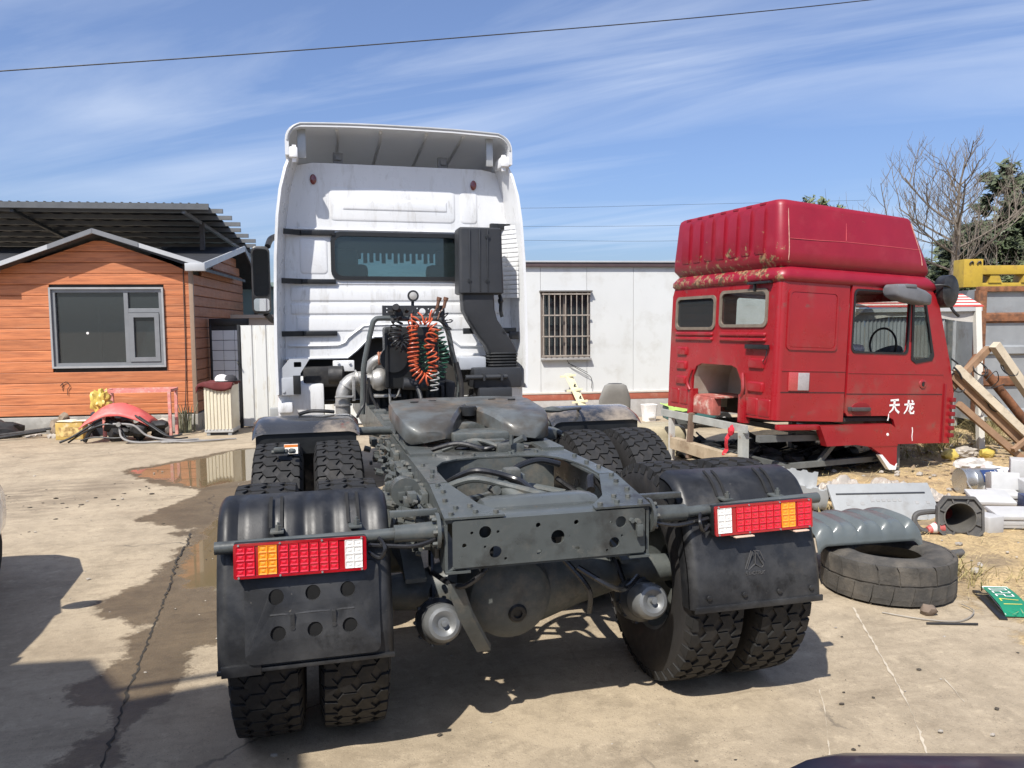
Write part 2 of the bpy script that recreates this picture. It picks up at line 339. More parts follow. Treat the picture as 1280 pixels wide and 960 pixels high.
def frame_ring(bm, outl, inset, th, f):
    """a band between a rounded outline and its inset copy"""
    cx = sum(p[0] for p in outl) / len(outl); cy = sum(p[1] for p in outl) / len(outl)
    xs = [p[0] for p in outl]; ys = [p[1] for p in outl]; wx = max(xs) - min(xs); wy = max(ys) - min(ys); mx_ = (max(xs) + min(xs)) / 2; my_ = (max(ys) + min(ys)) / 2
    inn = [(mx_ + (a - mx_) * (wx - 2 * inset) / wx, my_ + (b - my_) * (wy - 2 * inset) / wy) for a, b in outl]
    plate(bm, outl, [inn], th, f)
def copy_part(o, parent, dx=(0, 0, 0), deep=True):
    c = o.copy(); C.objects.link(c); c.parent = parent
    if deep:
        for ch in list(o.children):
            g = ch.copy(); C.objects.link(g); g.parent = c
    return c
def lump(bm, c, s, seed=0, amp=.25, sub=2, fr=1.6):
    r_ = bmesh.ops.create_icosphere(bm, subdivisions=sub, radius=1)
    for v in r_['verts']:
        k = 1 + amp * noise.noise(v.co * fr + Vector((seed * 3.7, seed * 1.3, 0)))
        v.co = Vector((v.co.x * s[0] * k, v.co.y * s[1] * k, v.co.z * s[2] * k)) + Vector(c)
def sheet(bm, x0, x1, y0, y1, nx, ny, zf, mi=0):
    g = [[bm.verts.new(Vector(zf(x0 + (x1 - x0) * i / nx, y0 + (y1 - y0) * j / ny))) for i in range(nx + 1)] for j in range(ny + 1)]
    for j in range(ny):
        for i in range(nx): bm.faces.new((g[j][i], g[j][i + 1], g[j + 1][i + 1], g[j + 1][i])).material_index = mi
XZ = lambda y: (lambda a, b, t: (a, y - t, b))       # plate facing -Y
XY = lambda z: (lambda a, b, t: (a, b, z + t))

# ------------------------------------------------------------------ ground: one sheet to the horizon
WET = [(-2.72, 6.45), (-2.07, 5.85), (-2.32, 5.19), (-2.53, 4.6), (-1.96, 4.15), (-2.11, 4.06), (-1.95, 3.9), (-2.02, 3.08), (-2.07, 2.72), (-2.29, 2.45), (-2.24, 2.14), (-1.87, 1.86), (-2.0, 1.75), (-1.92, 1.58), (-1.96, 1.36), (-2.1, 1.15), (-2.06, 0.93), (-1.87, 0.84), (-1.84, 0.68), (-1.96, 0.49), (-2.0, 0.33), (-1.7, 0.24), (-1.71, 0.34), (-1.72, 0.72), (-1.61, 0.92), (-1.54, 1.17), (-1.58, 1.44), (-1.43, 1.53), (-1.25, 2.2), (-1.2, 6.2), (-1.5, 8.9), (-2.0, 8.8), (-2.75, 7.9), (-3.25, 7.4)]
PUD = [(-3.12, 7.38), (-2.9, 7.54), (-2.62, 7.87), (-2.29, 8.16), (-2.05, 8.65), (-1.73, 8.75), (-1.4, 8.3), (-1.45, 7.08), (-1.58, 6.38), (-1.86, 6.18), (-2.1, 6.03), (-2.31, 6.23), (-2.6, 6.6), (-2.86, 6.83)]
PUD2 = [(-1.88, 3.44), (-1.84, 4.18), (-1.75, 4.9), (-1.5, 5.0), (-1.3, 4.0), (-1.3, 2.7), (-1.5, 2.45), (-1.75, 2.5), (-1.88, 2.8)]
DIRT = [(-3.85, 5.37), (-4.6, 6.6), (-3.37, 6.94), (-3.03, 7.24), (-2.46, 7.04), (-2.97, 6.16), (-3.32, 5.22), (-3.42, 4.6)]
SOIL = [(3.2, 5.2), (3.63, 3.14), (3.55, 1.9), (3.12, 1.3), (2.93, 0.82), (3.23, 0.95), (3.04, 0.65), (2.86, 0.34), (3.6, -.6), (14, -2), (16, 9), (6.3, 8.6), (4.6, 6.6)]
def sdist(X, Y, poly):
    """signed distance, positive inside"""
    P = np.array(poly); d = np.full(X.shape, 1e9); ins = np.zeros(X.shape, bool)
    for i in range(len(P)):
        a = P[i]; b = P[(i + 1) % len(P)]; ab = b - a
        t = np.clip(((X - a[0]) * ab[0] + (Y - a[1]) * ab[1]) / (ab @ ab + 1e-12), 0, 1)
        d = np.minimum(d, np.hypot(X - a[0] - t * ab[0], Y - a[1] - t * ab[1]))
        c = ((a[1] > Y) != (b[1] > Y)) & (X < (b[0] - a[0]) * (Y - a[1]) / (b[1] - a[1] + 1e-12) + a[0]); ins ^= c
    return np.where(ins, d, -d)
def build_ground():
    far = [15, 20, 30, 50, 90, 160, 300, 500]
    xs = np.array([-v - 2 for v in reversed(far)] + list(np.arange(-8, 13.01, .07)) + [v + 5 for v in far])
    ys = np.array([-v + 5 for v in reversed(far)] + list(np.arange(-3.5, 12.51, .06)) + [v for v in far])
    X, Y = np.meshgrid(xs, ys); nx, ny = len(xs), len(ys)
    soil = np.clip(sdist(X, Y, SOIL) / .35 + .4, 0, 1)
    Z = np.zeros(X.shape)
    for j in range(ny):
        for i in range(nx):
            if abs(X[j, i]) < 13 and -4 < Y[j, i] < 13:
                p = Vector((X[j, i], Y[j, i], 0)); n_ = noise.noise(p * .9) * .006
                if soil[j, i] > 0: n_ += soil[j, i] * (.012 + .035 * noise.noise(p * 1.7) + .02 * noise.noise(p * 6) + .01 * noise.noise(p * 15))
                Z[j, i] = n_
    pud = np.maximum(sdist(X, Y, PUD), sdist(X, Y, PUD2) * .9); wet = sdist(X, Y, WET)
    near = np.clip(1 - np.hypot(X, Y) / 1e3, 0, 1)
    Z = np.where(pud > -.15, Z * .1 - .004, Z)
    co = np.stack([X, Y, Z], -1).reshape(-1, 3)
    idx = np.arange(nx * ny).reshape(ny, nx)
    q = np.stack([idx[:-1, :-1], idx[:-1, 1:], idx[1:, 1:], idx[1:, :-1]], -1).reshape(-1, 4)
    me = bpy.data.meshes.new('ground'); me.vertices.add(len(co)); me.vertices.foreach_set('co', co.ravel().astype(np.float32))
    me.loops.add(q.size); me.loops.foreach_set('vertex_index', q.ravel().astype(np.int32))
    me.polygons.add(len(q)); me.polygons.foreach_set('loop_start', np.arange(0, q.size, 4, dtype=np.int32)); me.polygons.foreach_set('loop_total', np.full(len(q), 4, np.int32))
    me.polygons.foreach_set('use_smooth', np.ones(len(q), bool)); me.update()
    for nm, v in (('wet', wet), ('water', pud), ('soil', sdist(X, Y, SOIL)), ('dirt', sdist(X, Y, DIRT))):
        a = me.attributes.new(nm, 'FLOAT', 'POINT'); a.data.foreach_set('value', np.clip(v, -2, 2).ravel().astype(np.float32))
    o = bpy.data.objects.new('ground', me); C.objects.link(o); o['kind'] = 'structure'; PM[o] = Matrix.Identity(4)
    # material
    m = bpy.data.materials.new('yard_concrete'); m.use_nodes = True; t = m.node_tree; n = t.nodes; p = n['Principled BSDF']; me.materials.append(m)
    tcn = n.new('ShaderNodeTexCoord'); vec = tcn.outputs['Object']
    def noi(sc, det=8, rg=.6, dist=0, v=vec):
        a = n.new('ShaderNodeTexNoise'); a.inputs['Scale'].default_value = sc; a.inputs['Detail'].default_value = det; a.inputs['Roughness'].default_value = rg; a.inputs['Distortion'].default_value = dist; t.links.new(v, a.inputs['Vector']); return a.outputs['Fac']
    def mr(s, a, b, c=0, d=1):
        q_ = n.new('ShaderNodeMapRange'); q_.inputs[1].default_value = a; q_.inputs[2].default_value = b; q_.inputs[3].default_value = c; q_.inputs[4].default_value = d; t.links.new(s, q_.inputs[0]); return q_.outputs[0]
    def mm(op, a, b=None):
        q_ = n.new('ShaderNodeMath'); q_.operation = op
        for i, v in enumerate((a, b)):
            if v is None: continue
            if isinstance(v, (int, float)): q_.inputs[i].default_value = v
            else: t.links.new(v, q_.inputs[i])
        return q_.outputs[0]
    def mix(f, a, b, bt='MIX'):
        x = n.new('ShaderNodeMixRGB'); x.blend_type = bt
        for i, v in ((0, f), (1, a), (2, b)):
            if isinstance(v, tuple): x.inputs[i].default_value = (*v, 1)
            elif isinstance(v, (int, float)): x.inputs[i].default_value = v
            else: t.links.new(v, x.inputs[i])
        return x.outputs[0]
    def at(nm):
        a = n.new('ShaderNodeAttribute'); a.attribute_name = nm; return a.outputs['Fac']
    mpn = n.new('ShaderNodeMapping'); mpn.inputs['Rotation'].default_value = (0, 0, R(-12)); mpn.inputs['Scale'].default_value = (.5, 2.2, 1); t.links.new(vec, mpn.inputs[0])
    col = mix(mr(noi(.8), .35, .65), (.40, .325, .225), (.33, .27, .19))
    col = mix(mr(noi(2.6, 10, .66), .45, .72), col, (.235, .19, .13))
    col = mix(mr(noi(4.5, 9, .7), .56, .72), col, (.45, .37, .26))
    col = mix(mm('MULTIPLY', mr(noi(1.9, 10, .72, .6, mpn.outputs[0]), .52, .68), .55), col, (.15, .115, .075))
    col = mix(mm('MULTIPLY', mr(noi(38, 6, .7), .60, .72), .55), col, (.17, .14, .105))
    col = mix(mm('MULTIPLY', mr(noi(95, 3, .6), .62, .70), .5), col, (.46, .385, .28))
    col = mix(mm('MULTIPLY', mr(noi(11, 10, .78), .50, .66), .6), col, (.20, .16, .11))
    col = mix(mm('MULTIPLY', mr(noi(14, 10, .78, .3), .54, .68), .55), col, (.50, .41, .29))
    col = mix(mm('MULTIPLY', mr(noi(160, 2, .5), .66, .70), .8), col, (.08, .065, .05))
    col = mix(mm('MULTIPLY', mr(noi(.55, 6, .6, .5), .56, .66), .45), col, (.215, .165, .11))
    # fine cracking lines in the concrete
    vo = n.new('ShaderNodeTexVoronoi'); vo.feature = 'DISTANCE_TO_EDGE'; vo.inputs['Scale'].default_value = .42
    dv = n.new('ShaderNodeVectorMath'); dv.operation = 'ADD'; nv = n.new('ShaderNodeTexNoise'); nv.inputs['Scale'].default_value = 3; nv.inputs['Detail'].default_value = 6; t.links.new(vec, nv.inputs['Vector'])
    sc = n.new('ShaderNodeVectorMath'); sc.operation = 'SCALE'; sc.inputs['Scale'].default_value = .35; t.links.new(nv.outputs['Color'], sc.inputs[0])
    t.links.new(vec, dv.inputs[0]); t.links.new(sc.outputs[0], dv.inputs[1]); t.links.new(dv.outputs[0], vo.inputs['Vector'])
    crk = mm('MULTIPLY', mr(vo.outputs['Distance'], .0045, .001), mr(noi(.7, 3), .5, .6))
    col = mix(mm('MULTIPLY', crk, .7), col, (.10, .085, .065))
    # dirt drift left of the truck
    df = mm('MULTIPLY', mr(at('dirt'), -.15, .35), mr(noi(3.2, 10, .75, .4, mpn.outputs[0]), .44, .6))
    col = mix(mm('MULTIPLY', df, .8), col, (.13, .10, .068))
    # soil and sawdust
    so = mr(mm('ADD', at('soil'), mr(noi(4.5, 8, .7), .25, .75, -.35, .35)), -.06, .12)
    scol = mix(mr(noi(5, 9, .7), .38, .62), (.47, .34, .17), (.27, .195, .105))
    scol = mix(mr(noi(34, 5, .7), .45, .68), scol, (.55, .41, .22))
    scol = mix(mm('MULTIPLY', mr(noi(1.1, 5), .5, .62), .7), scol, (.19, .145, .095))
    scol = mix(mr(noi(60, 3), .6, .7), scol, (.12, .09, .06))
    col = mix(so, col, scol)
    # damp strip and water
    wn = mm('ADD', at('wet'), mr(noi(5, 9, .72), .2, .8, -.14, .14))
    wf = mr(wn, -.015, .03)
    col = mix(wf, col, mix(1.0, col, (.36, .325, .27), 'MULTIPLY'))
    wa = mr(mm('ADD', at('water'), mr(noi(4, 8, .7), .2, .8, -.12, .12)), -.02, .03)
    col = mix(wa, col, (.15, .115, .065))
    t.links.new(col, p.inputs['Base Color'])
    rough = mm('ADD', mm('MULTIPLY', wf, -.34), .88)
    rough = mm('ADD', mm('MULTIPLY', rough, mm('SUBTRACT', 1.0, wa)), mm('MULTIPLY', wa, .02))
    t.links.new(rough, p.inputs['Roughness'])
    b = n.new('ShaderNodeBump'); b.inputs['Distance'].default_value = .012
    hs = mm('ADD', mm('MULTIPLY', noi(16, 8, .7), .8), mm('MULTIPLY', noi(110, 4, .6), .35)); hs = mm('ADD', hs, mm('MULTIPLY', mm('MULTIPLY', noi(28, 8, .75), so), 2.5)); hs = mm('SUBTRACT', hs, mm('MULTIPLY', crk, .6))
    t.links.new(hs, b.inputs['Height']); t.links.new(mm('MULTIPLY', mm('SUBTRACT', 1.0, wa), .55), b.inputs['Strength']); t.links.new(b.outputs[0], p.inputs['Normal'])
    return o
ground = build_ground()

def ribbon(name, pts, w0, mat, seed, z=.012, jag=.3, step=.03):
    bm = BM(); r_ = random.Random(seed); P = []
    for a, b in zip(pts, pts[1:]):
        a = Vector((*a, 0)); b = Vector((*b, 0)); k = max(1, int((b - a).length / step))
        P += [a.lerp(b, i / k) for i in range(k)]
    P.append(Vector((*pts[-1], 0))); prev = None; run = 0
    for i, p in enumerate(P):
        d = (P[min(i + 1, len(P) - 1)] - P[max(0, i - 1)]).normalized(); s = Vector((-d.y, d.x, 0))
        w_ = w0 * (.25 + 1.2 * r_.random() ** 1.5) * (0.15 if noise.noise(p * 3 + Vector((seed, 0, 0))) > .35 else 1)
        c = p + s * (r_.random() - .5) * jag * .06 + Vector((0, 0, z + noise.noise(Vector((p.x, p.y, 0)) * .9) * .006))
        v = (bm.verts.new(c + s * w_), bm.verts.new(c - s * w_))
        if prev: bm.faces.new((prev[0], prev[1], v[1], v[0]))
        prev = v
    return part(name, bm, mat, ground, smooth=False)
crackm = M('crack_dark_ribbon', (.035, .03, .024), .95, 0, .3, 20)  # crack drawn as a flat dark ribbon
chalkm = M('chalk_line', (.47, .41, .32), .9, 0, .1, 30)
CRK = [(-1.96, 4.15), (-1.93, 3.68), (-1.94, 3.24), (-1.89, 2.69), (-1.87, 2.33), (-1.85, 1.97), (-1.84, 1.72), (-1.83, 1.5), (-1.82, 1.24), (-1.81, 1.04), (-1.8, 0.86), (-1.78, 0.63), (-1.77, 0.43), (-1.74, 0.26), (-1.7, -.4), (-1.72, -1.2)]
ribbon('crack', CRK, .0065, crackm, 3, .003)
ribbon('chalk_line', [(2.25, 1.01), (2.02, 0.57), (1.8, 0.14), (1.66, -0.11), (1.55, -0.29), (1.44, -0.45), (1.2, -.8)], .006, chalkm, 5, .004, .1)
ribbon('chalk_line', [(1.38, 0.15), (1.29, -0.01), (1.15, -0.22), (1.06, -0.35), (.95, -.6)], .003, chalkm, 6, .004, .1)
ribbon('chalk_line', [(2.06, 0.14), (2.0, -0.0), (1.94, -0.13)], .003, chalkm, 8, .004, .1)
oilm = M('oil_stain', (.20, .13, .085), .6, 0, .3, 20)

# ------------------------------------------------------------------ THE TRUCK (world coordinates)
truck = thing('tractor_truck', 'white cab tractor truck with grey chassis and bare fifth wheel, seen from behind', 'truck', (0, 2.6, 0))
TP = lambda name, bm, mat, **k: part(name, bm, mat, truck, world=True, **k)
def sub(name, bm, mat, par, **k):
    o = part(name, bm, mat, par, **k); return o        # parents below sit at identity in world
def ztop(y): return float(np.interp(y, [0, .4, 1.0, 7], [.985, 1.05, 1.045, 1.0]))

# frame rails: C channels, open side inwards
for s in (-1, 1):
    bm = BM(); rings = []
    for y in (0, .2, .4, .7, 1.0, 2, 3, 4, 5, 6.9):
        t = ztop(y); b = t - (.21 + .055 * min(1, y / 1.0)); o_, w_ = .43, .012
        prof = [(o_, b), (o_, t), (o_ - .085, t), (o_ - .085, t - .012), (o_ - w_, t - .012), (o_ - w_, b + .012), (o_ - .085, b + .012), (o_ - .085, b)]
        rings.append([(s * a, y, z) for a, z in prof])
    loft(bm, rings)
    rail = TP('frame_rail', bm, greyp)
    bm = BM(); r_ = random.Random(11 + s)                 # bolt heads on the outer web
    for k in range(70):
        y = .06 + 2.6 * r_.random(); z = ztop(y) - .03 - .16 * r_.random()
        cyl(bm, (s * .43, y, z), (s * (.444 + .012 * r_.random()), y, z), .010 + .006 * r_.random(), n=6)
    sub('bolt_heads', bm, greyd, rail, stuff=True)
    bm = BM()
    for y0, y1, z0, z1, t_ in ((.12, .34, .80, .98, .02), (.40, .62, .81, 1.01, .03), (.92, 1.38, .62, .99, .05), (1.55, 1.8, .8, 1.0, .03), (2.0, 2.2, .8, 1.0, .03)):
        bx(bm, s * .432, s * (.432 + t_), y0, y1, z0, z1, .006)
    sub('rail_bracket', bm, greyd, rail)

# rear cross member plate with its holes
def hx(px, py):
    u = (px - 62) / 785; u = u + .07 * u * (1 - u); x = -.40 + .805 * u
    top = 365 + (293 - 365) * (px - 62) / 783; bot = 545 + (462 - 545) * (px - 62) / 785
    return x, .982 - .187 * (py - top) / (bot - top)
holes = []
for px, py, r_ in ((182, 403, 24), (220, 478, 24), (467, 415, 28), (740, 350, 23), (710, 430, 22), (132, 407, 6), (230, 400, 6), (104, 456, 9), (180, 459, 5), (258, 502, 6), (387, 372, 10), (390, 475, 10), (544, 357, 10), (548, 458, 10), (695, 353, 6), (744, 402, 5), (677, 460, 5)):
    x, z = hx(px, py); holes.append(circ(x, z, r_ * .00104, 16 if r_ > 12 else 10))
bm = BM(); plate(bm, rrect(-.40, .408, .795, .982, .012, 3), holes, .01, XZ(.0)); xm = TP('rear_crossmember', bm, greyp, smooth=False)
bm = BM()
loft(bm, [[(x, y, z) for y, z in ((-.008, .972), (-.004, .982), (.012, .987), (.10, .992), (.115, .985), (.115, .95), (.105, .95), (.10, .975), (.0, .97))] for x in (-.385, -.3, 0, .3, .392)])
loft(bm, [[(x, y, z - dz) for y, z in ((.09, .96), (.10, 1.0), (.14, 1.022), (.22, 1.022), (.27, 1.0), (.29, .95), (.29, .86), (.09, .86))] for x, dz in ((-.27, .12), (-.265, .05), (-.24, .01), (-.2, 0), (.2, 0), (.25, .01), (.285, .05), (.29, .12))])
sub('top_flange', bm, greyp, xm)
bm = BM(); bx(bm, -.40, .408, .0, .09, .783, .793); bx(bm, -.43, -.33, -.012, .12, .774, .782); bx(bm, .34, .43, -.012, .12, .774, .782); sub('bottom_flange', bm, greyp, xm)
bm = BM(); cyl(bm, (.37, -.01, .93), (.37, -.035, .93), .012, n=6); box(bm, (.375, -.03, .895), (.028, .02, .05), None, .004); cyl(bm, (.345, -.01, .935), (.345, -.03, .935), .010, n=6); sub('tow_latch', bm, greyd, xm)
gp = [(-.432, -.012), (-.19, -.012), (-.19, .025), (-.27, .12), (-.352, .37), (-.432, .37)]
for s in (-1, 1):
    bm = BM(); plate(bm, [(-s * a, b) for a, b in gp], [], .008, lambda a, b, t: (a, b, ztop(max(b, 0)) + .004 + t)); gus = TP('gusset_plate', bm, greyp, smooth=False)
    bm = BM()
    for a, b in ((-.40, .34), (-.39, .26), (-.40, .16), (-.37, .08), (-.40, .02), (-.31, .09), (-.30, .03), (-.22, .015)):
        z = ztop(b) + .012; cyl(bm, (-s * a, b, z), (-s * a, b, z + .012), .0115, n=6)
    sub('bolt_heads', bm, greyd, gus, stuff=True)
# middle cross member with concave corners
bm = BM()
out_ = [(-.432, 1.2), (.432, 1.2), (.432, .38), (.352, .38), (.36, .55), (.345, .72), (.31, .86), (.24, .95), (.14, .985), (-.08, .985), (-.2, .96), (-.29, .89), (-.335, .78), (-.36, .6), (-.352, .38), (-.432, .38)]
plate(bm, out_, [], .008, lambda a, b, t: (a, b, ztop(b) + .003 + t)); cm2 = TP('middle_crossmember', bm, greyp, smooth=False)
bm = BM(); bx(bm, -.33, .33, .985, 1.0, .80, 1.045); bx(bm, -.33, .33, 1.19, 1.2, .80, 1.045); sub('web', bm, greyd, cm2)
bm = BM()
for a, b in ((-.4, .5), (-.38, .62), (-.4, .8), (.4, .5), (.39, .64), (.4, .85), (-.1, 1.03), (.1, 1.03), (.13, 1.08), (-.15, 1.1), (.25, 1.05), (-.3, 1.08)): cyl(bm, (a, b, ztop(b) + .01), (a, b, ztop(b) + .024), .0115, n=6)
sub('bolt_heads', bm, greyd, cm2, stuff=True)
for y in (2.9, 4.2, 6.4):
    bm = BM(); bx(bm, -.42, .42, y, y + .12, .76, .99, .01); TP('crossmember', bm, greyd)
# hoses and lines lying in the frame
for k, (pts, r_) in enumerate((([(-.33, .62, .98), (-.2, .55, 1.03), (-.05, .5, 1.0), (.08, .35, .98), (.16, .22, .97)], .017), ([(-.30, .70, .99), (-.18, .60, 1.06), (0, .55, 1.02), (.05, .42, .99), (.12, .25, .95)], .014), ([(-.02, .62, 1.0), (.05, .72, 1.04), (.18, .78, 1.06), (.3, .8, 1.03)], .016), ([(-.25, .55, .93), (-.1, .75, .9), (.1, .85, .92), (.3, .7, .9)], .02), ([(.3, .34, .99), (.33, .42, 1.03), (.37, .4, 1.0), (.38, .3, .94)], .02),
                            ([(-.3, 1.25, 1.06), (-.15, 1.2, 1.1), (0, 1.15, 1.07), (.1, 1.25, 1.09), (.25, 1.2, 1.06)], .013), ([(-.22, 1.3, 1.05), (-.05, 1.22, 1.11), (.08, 1.12, 1.08), (.2, 1.16, 1.07)], .012), ([(-.15, 1.28, 1.06), (.0, 1.14, 1.075), (.14, 1.2, 1.1), (.2, 1.3, 1.06)], .010))):
    bm = BM(); tube(bm, pts, r_, 8, 8); TP('air_hose', bm, coilb if k % 3 else greyd)
bm = BM(); bx(bm, -.07, .07, .6, .75, .93, 1.03, .02); bx(bm, -.04, .04, .58, .66, 1.0, 1.06, .015); cyl(bm, (-.1, .62, .97), (-.1, .5, .98), .022, n=8); TP('relay_valve', bm, greyd)
bm = BM(); cyl(bm, (-.06, .55, .98), (.14, .2, .86), .04, n=12); TP('torque_rod', bm, greyd)
bm = BM(); bx(bm, .05, .2, 1.1, 1.2, 1.05, 1.1, .01); cyl(bm, (.12, 1.08, 1.1), (.12, 1.08, 1.15), .012, n=6); cyl(bm, (.16, 1.14, 1.1), (.2, 1.1, 1.13), .02, n=8); TP('relay_valve', bm, greyd)

# fifth wheel: a tilted casting of two lobes with a throat
def fifth():
    fw_ = BM(); tilt = (1.27 - 1.165) / .72
    def lobe(s):
        rings = []
        for i in range(15):
            t = i / 14; y = 2.01 - t * .70
            if t < .12: xo = .30 + .155 * math.sin(t / .12 * math.pi / 2); 
            elif t < .6: xo = .455
            else: xo = .455 - .055 * ((t - .6) / .4) ** 1.8 - (.05 if t > .99 else 0)
            if t < .42: xi = 0.0
            elif t < .52: xi = .045 * math.sqrt((t - .42) / .10)
            else: xi = .045 + .125 * ((t - .52) / .48) ** 1.15 + (.03 if t > .99 else 0)
            zt = 1.277 - t * .055 - (.05 * ((t - .6) / .4) ** 2.2 if t > .6 else 0); th = .115 if .04 < t < .97 else .06
            if t > .97: zt -= .02
            e = .03; rd = .035
            xi_ = xi if t >= .42 else 0
            ring = [(xi_, zt - th + .02), (xi_, zt - .02 * (t >= .42)), (xi_ + .02 * (t >= .42), zt), ((xi + xo) / 2, zt + .003), (xo - .022, zt), (xo - .006, zt - .006), (xo, zt - .022), (xo, zt - th + .02), (xo - .03, zt - th)]
            rings.append([(s * a, y, z) for a, z in ring])
        loft(fw_, rings)
    lobe(-1); lobe(1)
    return fw_
bm = fifth(); fwh = TP('fifth_wheel', bm, steelw, ang=40)
bm = BM(); loft(bm, [[(.05 * math.cos(a) * k, 1.66 + .055 * math.sin(a), z) for a in [2 * math.pi * i / 14 for i in range(14)]] for k, z in ((1, 1.2), (1, 1.252), (.7, 1.2525))]); sub('lock_jaw', bm, blackm, fwh)
bm = BM(); bx(bm, -.16, .16, 1.28, 1.5, 1.09, 1.14, .01); bx(bm, -.1, .12, 1.2, 1.26, 1.08, 1.11, .006); sub('underside_rib', bm, greyd, fwh)
for x0, y0 in ((-.30, 1.86), (-.18, 1.9), (.2, 1.88), (.32, 1.84)):
    bm = BM(); loft(bm, [[(x0 + .025 * math.cos(a), y0 + .012 * math.sin(a), z) for a in [2 * math.pi * i / 10 for i in range(10)]] for z in (1.25, 1.2735)]); sub('grease_slot', bm, blackm, fwh)
for s in (-1, 1):
    bm = BM(); bx(bm, s * .30, s * .42, 1.45, 1.75, 1.05, 1.17, .015); cyl(bm, (s * .29, 1.6, 1.15), (s * .45, 1.6, 1.15), .04, n=12); sub('pivot_bracket', bm, greyd, fwh)
    bm = BM(); bx(bm, s * .30, s * .425, 1.1, 2.3, 1.052, 1.07); sub('mounting_angle', bm, greyp, fwh)
bm = BM(); bx(bm, -.43, .43, 1.3, 1.95, 1.058, 1.066); sub('mounting_plate', bm, greyd, fwh)
bm = BM(); tube(bm, [(.4, 1.75, 1.22), (.58, 1.72, 1.20), (.66, 1.8, 1.2)], .013, 7, 5); lump(bm, (.56, 1.74, 1.205), (.06, .025, .02), 2); tube(bm, [(.62, 1.74, 1.2), (.8, 1.9, 1.19), (.86, 2.1, 1.16)], .010, 7, 5); sub('release_handle', bm, greyd, fwh)

# axles, differential housings, springs, chambers
axm = greyd
for ya in (.545, 1.78):
    bm = BM(); loft(bm, [[(x, ya + h * math.cos(a), .53 + h * math.sin(a)) for a in [2 * math.pi * i / 16 for i in range(16)]] for x, h in ((-.9, .06), (-.62, .075), (-.45, .09), (-.3, .14), (-.1, .19), (.1, .19), (.3, .13), (.5, .085), (.62, .075), (.9, .06))])
    axl = TP('drive_axle', bm, axm)
    bm = BM(); revolve(bm, [(.20, 0), (.21, .04), (.205, .10), (.195, .19), (.18, .235), (.14, .262), (.06, .275), (.001, .277)], (-.10, ya - .05, .57), (0, -1, -.06), 32)
    dif = sub('differential_housing', bm, greyd, axl)
    bm = BM(); revolve(bm, [(.042, -.02), (.042, .012), (.034, .02), (.02, .02), (.02, .01), (.001, .01)], (-.08, ya - .312, .50), (0, -1, -.06), 14); sub('drain_plug', bm, blackm, axl)
    bm = BM(); revolve(bm, [(.225, -.02), (.235, 0), (.225, .03)], (-.10, ya - .05, .56), (0, -1, -.10), 28); sub('housing_flange', bm, greyd, axl)
    for s in (-1, 1):
        x = -.42 if s < 0 else .50
        o = Vector((x, ya - .24, .475)); d = Vector((.0, -1, .30)).normalized()
        bm = BM(); revolve(bm, [(.001, -.06), (.07, -.06), (.09, -.03), (.094, .0), (.096, .03), (.09, .04), (.097, .05), (.097, .07), (.086, .085), (.08, .10)], o, d, 24); ch = TP('brake_chamber', bm, chamb)
        bm = BM(); revolve(bm, [(.078, .08), (.080, .165), (.076, .195), (.064, .212), (.050, .216), (.034, .210), (.024, .202), (.012, .202), (.012, .225), (.001, .226)], o, d, 28); sub('chamber_cap', bm, chrome, ch)
        bm = BM()
        for k in range(10):
            a = 2 * math.pi * k / 10; u, v = frame_of(d); q = o + d * .05 + (u * math.cos(a) + v * math.sin(a)) * .098; cyl(bm, q - d * .02, q + d * .02, .008, n=6)
        sub('clamp_bolts', bm, blackm, ch, stuff=True)
        bm = BM(); tube(bm, [o - d * .02, o - d * .1 + Vector((0, 0, .05)), (x * .9, ya + .12, .8), (x * .6, ya + .3, .95)], .014, 7, 6); sub('brake_hose', bm, coilb, ch)
for s in (-1, 1):
    spr = None
    for k in range(9):
        bm = BM(); ln = .80 - k * .065; rings = []
        for i in range(13):
            y = 1.15 + ln * (i / 6 - 1); z = .80 - k * .022 - .16 * ((i / 6 - 1) * ln / .8) ** 2
            rings.append([(s * .50 + dx, y, z + dz) for dx, dz in ((-.045, -.009), (.045, -.009), (.045, .009), (-.045, .009))])
        loft(bm, rings); spr = TP('leaf_spring', bm, greyd) if k == 0 else spr
        if k: sub('spring_leaf', bm, greyd, spr)
    bm = BM(); bx(bm, s * .44, s * .57, 1.02, 1.28, .50, .86, .02); cyl(bm, (s * .42, 1.15, .52), (s * .6, 1.15, .52), .09, n=16); TP('spring_trunnion', bm, greyd)
    for ya in (.545, 1.78):
        bm = BM(); tube(bm, [(s * .40, ya, .50), (s * .42, ya + (.3 if ya < 1 else -.3), .47), (s * .46, 1.15, .45)], .03, 10, 3); TP('torque_rod', bm, greyd)
bm = BM(); loft(bm, [[(x + dx, y, z + dz) for dx, dz in ((-.03, -.012), (.03, -.012), (.03, .012), (-.03, .012))] for x, y, z in ((-.38, .06, .70), (-.33, .10, .56), (-.27, .16, .44), (-.235, .20, .37))]); TP('stay_bracket', bm, greyd)
bm = BM(); tube(bm, [(-.45, .2, .72), (-.36, .05, .70), (-.26, .02, .78), (-.22, .1, .86)], .011, 7, 6); tube(bm, [(.15, .1, .72), (.28, .05, .64), (.38, .12, .6), (.47, .2, .62)], .012, 7, 6); tube(bm, [(.1, .14, .75), (.2, .1, .62), (.22, .15, .5)], .012, 7, 6); TP('brake_pipe', bm, coilb)
bm = BM(); cyl(bm, (-.52, .62, .99), (-.52, .5, 1.0), .062, n=20); cyl(bm, (-.52, .5, 1.0), (-.52, .485, 1.0), .066, n=20); cyl(bm, (-.52, .62, .99), (-.5, .75, .93), .035, n=12); TP('brake_cylinder', bm, greyp)
bm = BM()
